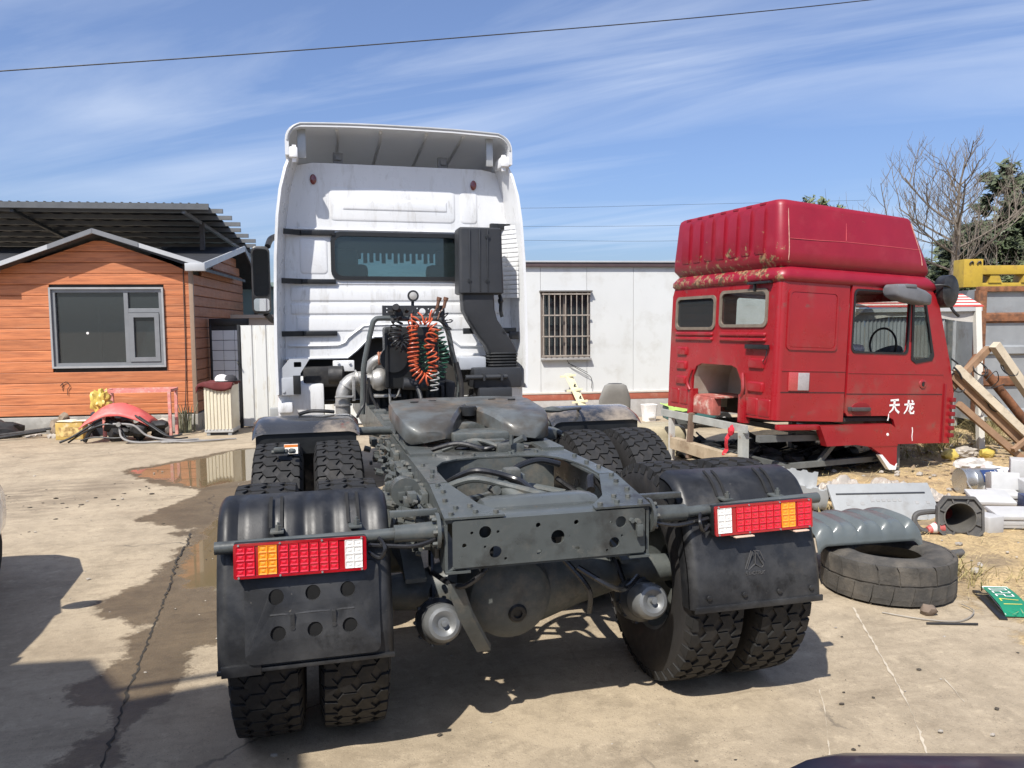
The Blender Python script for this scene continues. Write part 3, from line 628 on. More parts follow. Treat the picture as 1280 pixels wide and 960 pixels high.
for k in range(110):
    y = .15 + 2.4 * rnd.random(); z = .78 + .25 * rnd.random(); x = -.47 - .07 * rnd.random(); sz = .012 + .03 * rnd.random()
    box(bm, (x, y, z), (sz, sz * 1.6, sz * 1.2), None, .003) if k % 2 else cyl(bm, (x, y, z), (x - sz, y, z + sz * .3), sz * .5, n=8)
TP('bracket_fittings', bm, greyd, stuff=True)
bm = BM()
for k in range(7):
    y0 = .1 + .3 * k; tube(bm, [(-.45, y0, .96), (-.47 - .03 * rnd.random(), y0 + .15, .9 + .1 * rnd.random()), (-.455, y0 + .4, .94), (-.47, y0 + .7, .88 + .1 * rnd.random())], .008, 6, 4)
TP('brake_pipe', bm, greyd)
bm = BM(); bx(bm, .36, .5, 1.98, 2.42, 1.0, 1.13, .03); bx(bm, .4, .55, 1.6, 1.75, 1.03, 1.1, .02); tube(bm, [(.5, 2.0, 1.06), (.62, 1.9, 1.05), (.7, 1.7, 1.0)], .02, 8, 5); TP('air_tank', bm, greyp)
bm = BM(); cyl(bm, (-.10, .75, .60), (-.03, 1.5, .66), .05, n=14); cyl(bm, (0, 2.1, .7), (0, 4.2, .85), .055, n=14); TP('propeller_shaft', bm, greyd)

# wheels
TR = .53
def tyre_mesh(wd=.285, rr=TR, bulge=.0):
    bm = BM(); h = wd / 2
    prof = [(.285, -h * .72), (.30, -h * .80), (.36, -h * .97), (.42, -h), (.47, -h * .94), (.495, -h * .88), (rr - .016, -h * .80), (rr - .012, -h * .4), (rr - .011, 0), (rr - .012, h * .4), (rr - .016, h * .80), (.495, h * .88), (.47, h * .94), (.42, h), (.36, h * .97), (.30, h * .80), (.285, h * .72)]
    n = 56
    loft(bm, [[(x, r_ * math.cos(2 * math.pi * i / n), r_ * math.sin(2 * math.pi * i / n)) for i in range(n)] for r_, x in prof], True, False)
    return mk('wheel', bm, sidew, True, 50)
def tread_mesh(wd=.285, rr=TR, seed=0):
    bm = BM(); h = wd / 2; n = 40; ribs = [(-h * .86, -.082), (-.066, -.010), (.010, .066), (.082, h * .86)]
    for ri, (xa, xb) in enumerate(ribs):
        sh = ri in (0, 3)
        for k in range(n):
            a0 = 2 * math.pi * (k + (.5 if ri % 2 else 0)) / n; da = 2 * math.pi / n * (.84 if sh else .95); d = .012
            pts = []
            for a_, xs_ in ((a0, -d), (a0 + da / 2, d), (a0 + da, -d)): pts.append((a_, xs_))
            dl = d if not (sh and ri == 0) else 0; dr_ = d if not (sh and ri == 3) else 0
            top = [(xa + (dl if s_ > 0 else -dl), a_) for a_, s_ in pts] + [(xb + (dr_ if s_ > 0 else -dr_), a_) for a_, s_ in reversed(pts)]
            def P(x, a_, r_): return (x, r_ * math.cos(a_), r_ * math.sin(a_))
            crown = lambda x: rr - .010 * (abs(x) / h) ** 2.2
            c = sum(a for _, a in top) / 6; cxm = (xa + xb) / 2
            V1 = [bm.verts.new(P(cxm + (x - cxm) * .94, c + (a - c) * .93, crown(x))) for x, a in top]
            V0 = [bm.verts.new(P(x, a, crown(x) - .022)) for x, a in top]
            bm.faces.new(V1)
            for i in range(6): bm.faces.new((V1[i], V0[i], V0[(i + 1) % 6], V1[(i + 1) % 6]))
            if sh:            # shoulder lug running down the sidewall
                s_ = -1 if ri == 0 else 1; xe = s_ * h * .86
                q = [P(xe, a0, crown(xe)), P(xe, a0 + da * .8, crown(xe)), P(s_ * h * .95, a0 + da * .72, rr - .05), P(s_ * h * .95, a0 + da * .1, rr - .05)]
                q2 = [P(xe * .9, a0, crown(xe) - .02), P(xe * .9, a0 + da * .8, crown(xe) - .02), P(s_ * h * .88, a0 + da * .72, rr - .055), P(s_ * h * .88, a0 + da * .1, rr - .055)]
                A_ = [bm.verts.new(p) for p in q]; B_ = [bm.verts.new(p) for p in q2]
                bm.faces.new(A_)
                for i in range(4): bm.faces.new((A_[i], B_[i], B_[(i + 1) % 4], A_[(i + 1) % 4]))
    return mk('tread', bm, rubber, False)
def rim_mesh():
    bm = BM(); n = 32
    prof = [(.29, -.11), (.275, -.10), (.26, -.04), (.25, .02), (.12, .03), (.12, .06), (.001, .06), (.001, .05), (.11, .05), (.11, .02), (.24, .01), (.26, .10), (.29, .11)]
    loft(bm, [[(x, r_ * math.cos(2 * math.pi * i / n), r_ * math.sin(2 * math.pi * i / n)) for i in range(n)] for r_, x in prof], True, False)
    return mk('rim', bm, greyd)
TYM, TDM, RMM = tyre_mesh(), tread_mesh(), rim_mesh()
def wheel(x, y, spin):
    o = part('wheel', TYM, None, truck); o.matrix_parent_inverse = PM[truck].inverted(); o.location = (x, y, TR); o.rotation_euler = (spin, 0, 0 if x > 0 else math.pi)
    part('tread', TDM, None, o); part('rim', RMM, None, o)
for i, ya in enumerate((.545, 1.78)):
    for j, x in enumerate((-1.115, -.775, .775, 1.115)): wheel(x, ya, .37 * (i * 4 + j))
for x in (-1.02, 1.02): wheel(x, 6.35, .5 + x)

# rear mudguards
def guard_shell(x0, x1, prof, groove=None, mat=blackp, label=None, th=.008, lip=.05, par=None):
    P = spline([(0, y, z) for y, z in prof], 5); n = len(P)
    nrm = []
    for i in range(n):
        d = (P[min(i + 1, n - 1)] - P[max(i - 1, 0)]).normalized(); nrm.append(Vector((0, d.z, -d.y)) if True else None)
    if nrm[0].z < 0: nrm = [-q for q in nrm]
    w_ = x1 - x0; m = 60; rings = []
    for k in range(m + 1):
        u = k / m; x = x0 + w_ * u; ed = min(u, 1 - u) * w_
        off = -.03 * max(0, 1 - ed / .035) ** 2
        g = groove(x) if groove else 0
        o_, i_ = [], []
        for i, p in enumerate(P):
            gi = g * (min(1, i / (n * .12)) if True else 1) * max(0, 1 - max(0, i / n - .45) / .12)
            q = p + nrm[i] * (off - gi); q.x = x; o_.append(q)
            qi = q - nrm[i] * th; qi.x = x; i_.append(qi)
        rings.append(o_ + i_[::-1])
    # side lips turned down over the tyre
    bm = BM(); loft(bm, rings)
    for x, s in ((x0, 1), (x1, -1)):
        lo = [[P[i] + nrm[i] * (-.03) + Vector((x, 0, 0)), P[i] + nrm[i] * (-.03 - lip) + Vector((x, 0, 0)), P[i] + nrm[i] * (-.03 - lip) + Vector((x + s * th, 0, 0)), P[i] + nrm[i] * (-.03) + Vector((x + s * th, 0, 0))] for i in range(n)]
        loft(bm, lo)
    return TP('mudguard', bm, mat, label=label, ang=40)
PR = [(.30, 1.072), (.235, 1.062), (.17, 1.03), (.115, .965), (.075, .885), (.04, .79), (.01, .69), (-.008, .59), (-.015, .485)]
def gl(x):
    g = 0
    for c in (-1.20, -1.065, -.955, -.845, -.715): g = max(g, .014 * max(0, 1 - abs(x - c) / .034))
    return g
mgL = guard_shell(-1.275, -.632, PR, gl, label='left rear black mudguard with pierced back panel')
PRr = [(.31, 1.066), (.24, 1.058), (.17, 1.03), (.11, .965), (.07, .885), (.035, .79), (.005, .70), (-.012, .615), (-.022, .522)]
mgR = guard_shell(.625, 1.265, PRr, label='right rear black mudguard with smooth embossed flap', lip=.07)
# left: inset pierced panel
hl = []
for u, v in ((.20, .26), (.50, .245), (.79, .24), (.21, .73), (.51, .72), (.80, .71)): hl.append(circ(-1.15 + .44 * u, (.815 - .275 * v), .028, 16))
bm = BM(); plate(bm, rrect(-1.175, -.685, .51, .845, .03), hl, .012, lambda a, b, t: (a, float(np.interp(b, [.455, .57, .68, .79, .885], [-.021, -.014, .004, .034, .069])) - .006 - t, b)); pn = sub('back_panel', bm, blackp, mgL, smooth=False)
bm = BM()
for x0, x1 in ((-1.085, -1.02), (-.995, -.87), (-.845, -.78)): tube(bm, [(x0, -.006, .679), ((x0 + x1) / 2, -.007, .68), (x1, -.006, .679)], .007, 7, 1)
for x in (-1.005, -.855): bx(bm, x - .008, x + .008, -.024, -.0, .635, .682, .003); cyl(bm, (x, -.01, .63), (x, -.026, .63), .009, n=8)
sub('pressed_ridge', bm, blackp, pn)
bm = BM()
for h_ in hl:
    cx_ = sum(p[0] for p in h_) / len(h_); cz_ = sum(p[1] for p in h_) / len(h_); yy = float(np.interp(cz_, [.455, .57, .68, .79], [-.021, -.014, .004, .034])); cyl(bm, (cx_, yy + .01, cz_), (cx_, yy - .009, cz_), .034, n=14)
sub('hole_shade_disc', bm, M('hole_shade_black', (.004, .004, .004), .9), pn)  # black discs, the shade inside the holes put into their colour
bm = BM(); bx(bm, -1.275, -.632, -.026, -.008, .478, .494, .003); bx(bm, -1.26, -1.12, -.028, -.012, .468, .51, .003); sub('bottom_hem', bm, blackp, mgL)
# right: hem, bolts, pressed emblem
bm = BM(); bx(bm, .632, 1.256, -.030, -.02, .510, .537, .003); sub('bottom_hem', bm, blackp, mgR)
bm = BM()
for x in (.70, .87, 1.04, 1.2): revolve(bm, [(.012, 0), (.011, .006), (.001, .008)], (x, -.022, .572), (0, -1, 0), 10)
sub('flap_bolts', bm, blackp, mgR, stuff=True)
embm = M('emblem_ridge', (.075, .075, .078), .4, 0, .1, 20)
bm = BM(); ex, ez, ey = .93, .71, .001
def stroke(bm, pts, w_, y0, th=.004):
    for a, b in zip(pts, pts[1:]):
        a = Vector((a[0], 0, a[1])); b = Vector((b[0], 0, b[1])); d = (b - a).normalized(); s = Vector((-d.z, 0, d.x)) * w_
        f = [bm.verts.new((p.x, y0, p.z)) for p in (a + s, b + s, b - s, a - s)]; g = [bm.verts.new((p.x, y0 + th, p.z)) for p in (a + s, b + s, b - s, a - s)]
        bm.faces.new(f); [bm.faces.new((f[i], f[(i + 1) % 4], g[(i + 1) % 4], g[i])) for i in range(4)]
E_ = lambda a, b: (ex + a * .0011, ez + b * .0011)
for pts in ([E_(-42, -30), E_(-18, 42)], [E_(-34, -30), E_(-12, 38)], [E_(-26, -34), E_(2, -12), E_(2, 36), E_(-6, 42)], [E_(2, -12), E_(30, -30), E_(38, -22), E_(34, -4)], [E_(2, 42), E_(20, 38), E_(40, -2)], [E_(8, 30), E_(34, -14)]): stroke(bm, pts, .0016, ey - .004)
for k, ch in enumerate(['SVT'] and ((0, 6, 6, 6, 0, 0, 6, 0, 6, 6), ) * 0): pass
# small pressed word under the emblem: S I N O T R U K in block strokes
GL = {'S': [[(1, 2), (0, 2), (0, 1), (1, 1), (1, 0), (0, 0)]], 'I': [[(.5, 0), (.5, 2)]], 'N': [[(0, 0), (0, 2), (1, 0), (1, 2)]], 'O': [[(0, 0), (1, 0), (1, 2), (0, 2), (0, 0)]], 'T': [[(.5, 0), (.5, 2)], [(0, 2), (1, 2)]], 'R': [[(0, 0), (0, 2), (1, 2), (1, 1), (0, 1), (1, 0)]], 'U': [[(0, 2), (0, 0), (1, 0), (1, 2)]], 'K': [[(0, 0), (0, 2)], [(1, 2), (0, 1), (1, 0)]]}
for k, c_ in enumerate('SINOTRUK'):
    for st in GL[c_]: stroke(bm, [(ex - .046 + k * .0118 + a * .008, ez - .058 + b * .0065) for a, b in st], .0011, ey - .010)
sub('pressed_emblem', bm, embm, mgR, smooth=False)
# slots on the guard crowns, dark strips painted for their inner shade, with clips
for g, xs_ in ((mgL, (-1.06, -.77)), (mgR, (.83, 1.08))):
    for xc in xs_:
        bm = BM(); prof = PR if g is mgL else PRr
        for dx in (-.02, .02):
            loft(bm, [[(xc + dx + q, y - .002, z + .004 + (0 if k else 0)) for q in (-.006, .006)] + [(xc + dx + q, y - .012, z - .004) for q in (.006, -.006)] for k, (y, z) in enumerate(((.245, 1.066), (.2, 1.051), (.16, 1.025), (.125, .982)))])
        sub('slot', bm, M('slot_shade_black', (.008, .008, .008), .8), g)
        bm = BM(); bx(bm, xc - .02, xc + .03, .06, .12, .965, .975, .003); cyl(bm, (xc + .01, .08, .97), (xc + .01, .08, .995), .012, n=6); cyl(bm, (xc + .01, .08, .99), (xc + .01, .08, 1.005), .006, n=6); sub('clip', bm, greyd, g)
# carrier tubes and tail lamps
for s in (-1, 1):
    ze = .93 if s < 0 else .955
    bm = BM(); cyl(bm, (s * .42, .05, .935), (s * .62, .05, .935), .040, .034, 16); cyl(bm, (s * .62, .05, .935), (s * 1.275, .052, ze), .024, n=14)
    tb = TP('lamp_carrier_tube', bm, greyp)
    bm = BM(); cyl(bm, (s * .444, .05, .935), (s * .458, .05, .935), .072, n=14); fl_ = sub('tube_flange', bm, greyp, tb)
    bm = BM(); bx(bm, s * .44, s * .63, .10, .13, .985, 1.01, .004); sub('support_bar', bm, greyp, tb)
    bm = BM()
    for a in range(6): cyl(bm, (s * .45, .05 + .055 * math.cos(a), .935 + .055 * math.sin(a)), (s * .475, .05 + .055 * math.cos(a), .935 + .055 * math.sin(a)), .010, n=6)
    sub('flange_bolts', bm, greyd, tb, stuff=True)
    bm = BM(); tube(bm, [(s * .46, .02, .91), (s * .55, -.0, .895), (s * .66, .02, .90), (s * .72, .03, .905)], .009, 7, 6); sub('lamp_cable', bm, coilb, tb)
    bm = BM(); tube(bm, [(s * .68, .03, .93), (s * .66, -.01, .90), (s * .68, .0, .86), (s * .72, .02, .88)], .008, 7, 6); sub('lamp_cable', bm, coilb, tb)
lampcell = None
cellme = []
for mt in (redcell, ambcell, clrcell):
    b_ = BM(); cw, chh = .0165, .0129
    loft(b_, [[(-cw, 0, -chh), (cw, 0, -chh), (cw, 0, chh), (-cw, 0, chh)], [(-cw * .93, -.0035, -chh * .93), (cw * .93, -.0035, -chh * .93), (cw * .93, -.0035, chh * .93), (-cw * .93, -.0035, chh * .93)], [(-cw * .62, -.001, -chh * .55), (cw * .62, -.001, -chh * .55), (cw * .62, -.001, chh * .55), (-cw * .62, -.001, chh * .55)], [(-cw * .2, -.003, -chh * .2), (cw * .2, -.003, -chh * .2), (cw * .2, -.003, chh * .2), (-cw * .2, -.003, chh * .2)]])
    cellme.append(mk('led_cell', b_, mt, False))
def lamp(xc, yc, zc, mirror, tilt):
    L0 = .475; H = .128
    bm = BM(); bx(bm, -L0 / 2, L0 / 2, .002, .045, -H / 2, H / 2, .006)
    o = part('tail_lamp', bm, blackm, truck, label=('right' if mirror else 'left') + ' red, amber and clear tail lamp'); o.matrix_parent_inverse = PM[truck].inverted(); o.location = (xc, yc, zc); o.rotation_euler = (R(-4), R(tilt), 0)
    bm = BM(); frame_ring(bm, rrect(-L0 / 2, L0 / 2, -H / 2, H / 2, .008, 3), .009, .008, lambda a, b, t: (a, .002 - t, b)); part('lens_rim', bm, redlens, o, smooth=False)
    bm = BM(); bx(bm, -L0 / 2 + .008, L0 / 2 - .008, -.002, .004, -H / 2 + .008, H / 2 - .008); part('red_lens', bm, redlens, o)
    for x0, x1, mt, nm in ((-.152, -.086, ambcell, 'amber_lens'), (.158, .223, clrcell, 'clear_lens')):
        if mirror: x0, x1 = -x1, -x0
        bm = BM(); bx(bm, x0, x1, -.0045, 0, -H / 2 + .013, H / 2 - .013, .001); part(nm, bm, mt, o)
    for c in range(12):
        for r_ in range(4):
            x = -.205 + c * .0352 if c < 11 else None
            if c == 11: continue
            k = 1 if c in (2, 3) else (2 if c in (10,) else 0)
            x = (-.2135, -.180, -.1355, -.1025, -.062, -.026, .010, .046, .082, .118, .175)[c] if c < 11 else 0
            q = bpy.data.objects.new('led_cell', cellme[k]); C.objects.link(q); q.parent = o; q.location = ((-x if mirror else x), -.004, -.0405 + r_ * .027)
            if c == 10:
                q2 = q.copy(); C.objects.link(q2); q2.location.x = (-1 if mirror else 1) * .207
    bm = BM()
    for x in (-.22, -.075, .075, .22):
        for z in (-H / 2 + .005, H / 2 - .005): cyl(bm, (x, -.006, z), (x, -.010, z), .004, n=6)
    part('lens_screws', bm, cast, o, stuff=True)
    if mirror:
        bm = BM(); bx(bm, -.15, -.06, -.02, .03, -H / 2 - .012, -H / 2 - .006, .002); bx(bm, .14, .21, -.02, .03, -H / 2 - .012, -H / 2 - .006, .002); part('number_light', bm, M('number_light_lens', (.62, .45, .35), .3), o)
lamp(-.968, -.005, .889, False, .5)
lamp(.968, -.005, .902, True, -.8)
# front halves of the middle-axle mudguards
glossg = M('dusty_gloss_mudguard', (.030, .031, .033), .18, 0, .2, 4, .03, 30, dirt=((.24, .20, .155), .46, .62, 3.2), dirt2=((.16, .05, .035), .66, .74, 5), coat=.6)
PF = [(1.98, 1.105), (2.06, 1.15), (2.2, 1.175), (2.32, 1.14), (2.42, 1.03), (2.47, .88), (2.49, .7), (2.5, .5)]
for x0, x1 in ((-1.275, -.632), (.632, 1.275)):
    P = spline([(0, y, z) for y, z in PF], 5); bm = BM(); rings = []
    for k in range(21):
        u = k / 20; x = x0 + (x1 - x0) * u; ed = min(u, 1 - u) * (x1 - x0); dz = .035 * max(0, 1 - ed / .06) ** 2
        rings.append([(x, p.y - dz * .2, p.z - dz) for p in P] + [(x, p.y - .012 - dz * .2, p.z - .014 - dz) for p in reversed(P)])
    loft(bm, rings); g = TP('mudguard', bm, glossg, ang=60)
    bm = BM(); loft(bm, [[(x0 + .02, 1.985, z0), (x1 - .02, 1.985, z0), (x1 - .02, 1.995, z0), (x0 + .02, 1.995, z0)] for z0 in (.96, 1.10)]); sub('inner_flap', bm, blackm, g)
    bm = BM(); s = 1 if x0 > 0 else -1; cyl(bm, (s * .43, 2.15, 1.06), (s * .66, 2.1, 1.07), .028, n=12); sub('stay_tube', bm, greyp, g)
bm = BM(); tube(bm, [(-1.0, 2.18, 1.185), (-.93, 2.2, 1.20), (-.85, 2.18, 1.20), (-.78, 2.2, 1.19)], .012, 8, 5); part('hose_stub', bm, darkin, truck, world=True)
# orange warning leaflet stuck on the outer tyre
bm = BM(); bx(bm, -1.075, -1.0, 0, .004, 0, .052); st = part('tyre_label', bm, M('paper_label', (.72, .68, .6), .6, 0, .08, 30), truck, world=True)
for v in st.data.vertices: v.co = Vector((v.co.x, v.co.y * 0 + 1.555 + v.co.z * .35 + v.co.y, v.co.z + 1.03))
bm = BM(); bx(bm, -1.074, -1.001, 1.567, 1.571, 1.066, 1.080); sub('label_band', bm, M('label_orange', (.75, .22, .04), .6, 0, .05, 30), st)
bm = BM(); [bx(bm, -1.07 + .02 * k, -1.056 + .02 * k, 1.553, 1.563, 1.036, 1.058) for k in range(3)]; sub('label_print', bm, inkd, st)
bm = BM(); bx(bm, -1.13, -1.07, 1.50, 1.55, 1.05, 1.075, .01); cyl(bm, (-1.14, 1.52, 1.05), (-1.06, 1.52, 1.05), .012, n=8); lump(bm, (-1.03, 1.5, 1.055), (.02, .015, .015), 3); TP('valve_fitting', bm, greyd)

# ---- cab
YW, YE = 5.05, 4.74
win = rrect(-.665, .605, 2.245, 2.655, .07)
outw = [(-1.21, 1.42), (-.56, 1.42), (-.46, 1.5), (-.36, 1.60), (-.28, 1.63), (.34, 1.63), (.42, 1.58), (.5, 1.42), (1.21, 1.42), (1.22, 2.3), (1.17, 2.95), (1.10, 3.2), (1.0, 3.33), (.85, 3.36), (-.85, 3.36), (-1.0, 3.33), (-1.10, 3.2), (-1.17, 2.95), (-1.22, 2.3)]
bm = BM(); plate(bm, outw, [win], .03, lambda a, b, t: (a, YW + .03 - t, b)); rw = TP('cab_rear_wall', bm, white, smooth=False)
def emboss(nm, outl, d, par, mat=white, y=YW):
    b_ = BM(); xs_ = [p[0] for p in outl]; zs_ = [p[1] for p in outl]; mx2, mz2 = (max(xs_) + min(xs_)) / 2, (max(zs_) + min(zs_)) / 2; wx = max(xs_) - min(xs_); wz = max(zs_) - min(zs_)
    loft(b_, [[(mx2 + (a - mx2) * (1 - 2 * k / wx), y - h, mz2 + (b - mz2) * (1 - 2 * k / wz)) for a, b in outl] for h, k in ((-.004, 0), (d * .5, .003), (d, .012), (d + .0005, .014))]); return sub(nm, b_, mat, par, ang=25)
emboss('pressed_panel', rrect(-.70, .565, 2.80, 3.13, .05), .006, rw)
emboss('pressed_panel', rrect(.62, .80, 2.80, 3.13, .04), .006, rw)
emboss('pressed_panel', rrect(-.575, .48, 2.91, 3.02, .012), .007, rw, y=YW - .006)
emboss('pressed_panel', rrect(-1.0, -.73, 2.27, 2.62, .04), .006, rw)
emboss('pressed_ridge', rrect(-1.13, .86, 2.695, 2.725, .012), .016, rw)
for z0, z1 in ((2.165, 2.19), (2.0, 2.145), (1.87, 1.98), (1.70, 1.85)): emboss('pressed_ridge', rrect(-1.10 if z0 > 1.75 else -1.05, 1.08, z0, z1, .01), .008, rw)
bm = BM()
P = [(-1.13, 1.56), (-.65, 1.56), (-.55, 1.63), (-.42, 1.73), (-.30, 1.76), (.38, 1.76), (.48, 1.68), (.60, 1.54), (1.1, 1.54)]
tube(bm, [(a, YW - .004, b) for a, b in P], .016, 6, 2); P2 = [(a, YW - .004, b + .012) for a, b in outw[:9]]; tube(bm, P2, .014, 6, 1); sub('pressed_ridge', bm, white, rw)
# rear window
bm = BM(); frame_ring(bm, rrect(-.70, .64, 2.21, 2.69, .09), .04, .03, lambda a, b, t: (a, YW + .006 - t, b)); wf_ = sub('window_seal', bm, blackm, rw, smooth=False)
bm = BM(); plate(bm, rrect(-.675, .615, 2.235, 2.665, .07), [], .006, lambda a, b, t: (a, YW + .01 - t, b)); sub('window_pane', bm, gw, rw, smooth=False)
for x in (-.85, .76):
    bm = BM(); loft(bm, [[(x + .032 * k * math.cos(a), YW - h, 3.195 + .05 * k * math.sin(a)) for a in [2 * math.pi * i / 16 for i in range(16)]] for h, k in ((0, 1), (.014, 1), (.02, .75), (.0205, .1))]); sub('marker_lamp', bm, M('dark_red_marker', (.16, .02, .02), .2, 0, .1, 20, coat=1), rw)
# cab shell: roof, sides, floor, front with its windscreen opening
def cabring(y, ins=0, dz=0, zb=1.0):
    pts = [(1.235, zb), (1.235, 2.3), (1.19, 2.95), (1.12, 3.22), (1.01, 3.34), (.85, 3.37)]
    pts = [(a - ins, b + (dz if b > 2.9 else 0)) for a, b in pts]
    return [(a, y, b) for a, b in pts] + [(-a, y, b) for a, b in reversed(pts)]
bm = BM(); loft(bm, [cabring(YW + .032), cabring(6.6), cabring(7.0, .03, -.1)], True, False); csh = TP('cab_shell', bm, white)
bm = BM(); plate(bm, [(-1.2, 1.0), (1.2, 1.0), (1.2, 2.3), (1.16, 2.9), (1.05, 3.2), (.85, 3.27), (-.85, 3.27), (-1.05, 3.2), (-1.16, 2.9), (-1.2, 2.3)], [rrect(-1.08, 1.08, 2.02, 2.9, .08)], .04, lambda a, b, t: (a, 7.0 + t, b)); sub('cab_front', bm, white, csh, smooth=False)
bm = BM(); plate(bm, rrect(-1.1, 1.1, 2.0, 2.92, .08), [], .008, lambda a, b, t: (a, 7.02 + t, b)); sub('windscreen', bm, gcab, csh, smooth=False)
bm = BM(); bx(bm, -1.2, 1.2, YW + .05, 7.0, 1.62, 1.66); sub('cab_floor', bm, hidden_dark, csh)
bm = BM(); bx(bm, -1.2, 1.2, 6.5, 7.0, 1.7, 2.16, .05); bx(bm, -1.17, 1.17, 6.9, 6.98, 2.78, 2.92, .02); sub('dashboard', bm, snork, csh)
bm = BM(); bx(bm, -1.1, 1.1, 6.84, 6.855, 2.67, 2.97); sub('sun_visor', bm, M('visor_dark', (.05, .075, .085), .7), csh)
bm = BM()
for k in range(22):
    x = -.86 + k * .075; h_ = (.10, .13, .08, .13, .12)[k % 5]; bx(bm, x, x + .05, 6.86, 6.875, 2.66 - h_, 2.66, .003)
bx(bm, -.88, .82, 6.86, 6.87, 2.655, 2.68); sub('windscreen_fringe', bm, M('fringe_cloth', (.06, .085, .095), .9), csh)
for x in (-.55, .55):
    bm = BM(); bx(bm, x - .24, x + .24, 5.35, 5.52, 1.7, 2.40, .06); bx(bm, x - .14, x + .14, 5.36, 5.48, 2.36, 2.56, .05); bx(bm, x - .25, x + .25, 5.5, 6.0, 1.85, 2.0, .05); sub('cab_seat', bm, snork, csh)
# side extenders and roof fairing
def ext(s):
    b_ = BM(); rings = []
    for z, xo in ((1.10, 1.245), (1.5, 1.248), (2.0, 1.24), (2.4, 1.228), (2.8, 1.20), (3.05, 1.165), (3.25, 1.115), (3.40, 1.06)):
        yb = YE if z < 3.2 else YE + (z - 3.2) * .5
        t_ = .022
        rings.append([(s * (xo + .004), yb, z), (s * (xo + .012), YW + .25, z), (s * (xo - .05), YW + .24, z), (s * (xo - .09), YW - .005, z), (s * (xo - t_ - .015), yb + .05, z), (s * (xo - t_), yb, z)])
    loft(b_, rings); return TP('side_extender', b_, white, ang=30)
exL, exR = ext(-1), ext(1)
def arch(y, w_, zt, zs, r_=.16, t_=0):
    pts = [(-w_ + t_, zs), (-w_ + t_, zt - r_)]
    for k in range(1, 7): a = math.pi * k / 12; pts.append((-w_ + r_ - (r_ - t_) * math.cos(a), zt - r_ + (r_ - t_) * math.sin(a)))
    m = len(pts); pts += [(a * .0 + x_, zt - t_ + .02 * (1 - (x_ / w_) ** 2)) for x_ in (-.5, 0, .5) for a in (0,)]
    pts += [(-a, b) for a, b in reversed(pts[:m])]
    return [(a, y, b) for a, b in pts]
SEC = ((YE, 1.10, 3.66, 3.36), (5.2, 1.10, 3.69, 3.36), (6.0, 1.08, 3.62, 3.34), (6.6, 1.03, 3.48, 3.3), (6.95, .95, 3.32, 3.2))
bm = BM(); ro = [arch(*q) for q in SEC]; ri = [arch(*q, t_=.035) for q in SEC]
loft(bm, [a + b[::-1] for a, b in zip(ro, ri)]); fair = TP('roof_fairing', bm, fibre)
bm = BM(); bx(bm, -.99, -.91, YE + .12, YE + .16, 3.36, 3.64, .006); bx(bm, .86, .93, YE + .12, YE + .16, 3.36, 3.64, .006); sub('fairing_strut', bm, M('galvanised_strut', (.42, .43, .43), .4, .5, .1, 8), fair)
bm = BM()
for x in (-.62, -.2, .25, .62): tube(bm, [(x, YE + .1, 3.635), (x + .03, 5.4, 3.64), (x + .02, 6.2, 3.56)], .018, 6, 4)
sub('lining_rib', bm, fibre, fair)
for x in (-.6, .47):
    bm = BM(); bx(bm, x - .05, x + .05, 5.2, 5.26, 3.38, 3.50, .006); bx(bm, x - .03, x + .03, 5.17, 5.21, 3.42, 3.47, .004); sub('roof_bracket', bm, M('bracket_grey', (.22, .225, .23), .5), fair)
bm = BM(); tube(bm, [(a * .985, YE + .006, b) for a, y, b in arch(YE, 1.095, 3.655, 3.39)][1:-1], .014, 8, 2); sub('edge_seal', bm, M('grey_rubber_edge', (.33, .34, .35), .5), fair)
for s in (-1, 1):
    bm = BM(); bx(bm, s * .985, s * 1.07, YE + .0, YE + .3, 3.34, 3.44, .02); bx(bm, s * 1.0, s * 1.04, YE + .03, YE + .06, 3.30, 3.46, .004); sub('corner_bracket', bm, white_in, fair)
# black strip brackets on the left
for z in (2.672, 2.195, 1.68):
    bm = BM(); bx(bm, -.98, -.655, YW - .035, YW - .008, z - .024, z + .024, .003); loft(bm, [[(x, y, z + d) for d in (-.026, .026)] + [(x, y - .012, z + d) for d in (.026, -.026)] for x, y in ((-.98, YW - .01), (-1.195, YE + .16))])
    cyl(bm, (-.7, YW - .03, z), (-.7, YW - .042, z), .01, n=6); TP('strip_bracket', bm, blackm)
# louvres on the right extender
for k in range(16):
    z = 2.74 - k * .047; bm = BM(); loft(bm, [[(x, y, z + dz) for dz in (0, .03)] + [(x + .008, y - .008, z + dz) for dz in (.034, -.006)] for x, y in ((1.02, YW - .03), (1.17, YE + .09))]); sub('louvre_slat', bm, white, exR)
bm = BM(); bx(bm, .92, 1.14, YW - .09, YW - .03, 2.74, 2.80, .004); bx(bm, .92, 1.0, YW - .1, YW - .06, 2.66, 2.8, .004); TP('strip_bracket', bm, blackm)
bm = BM(); bx(bm, .60, 1.16, 4.86, 4.90, 1.66, 1.72, .004); bx(bm, 1.08, 1.18, 4.83, 4.87, 1.60, 1.68, .003); TP('strip_bracket', bm, blackm)
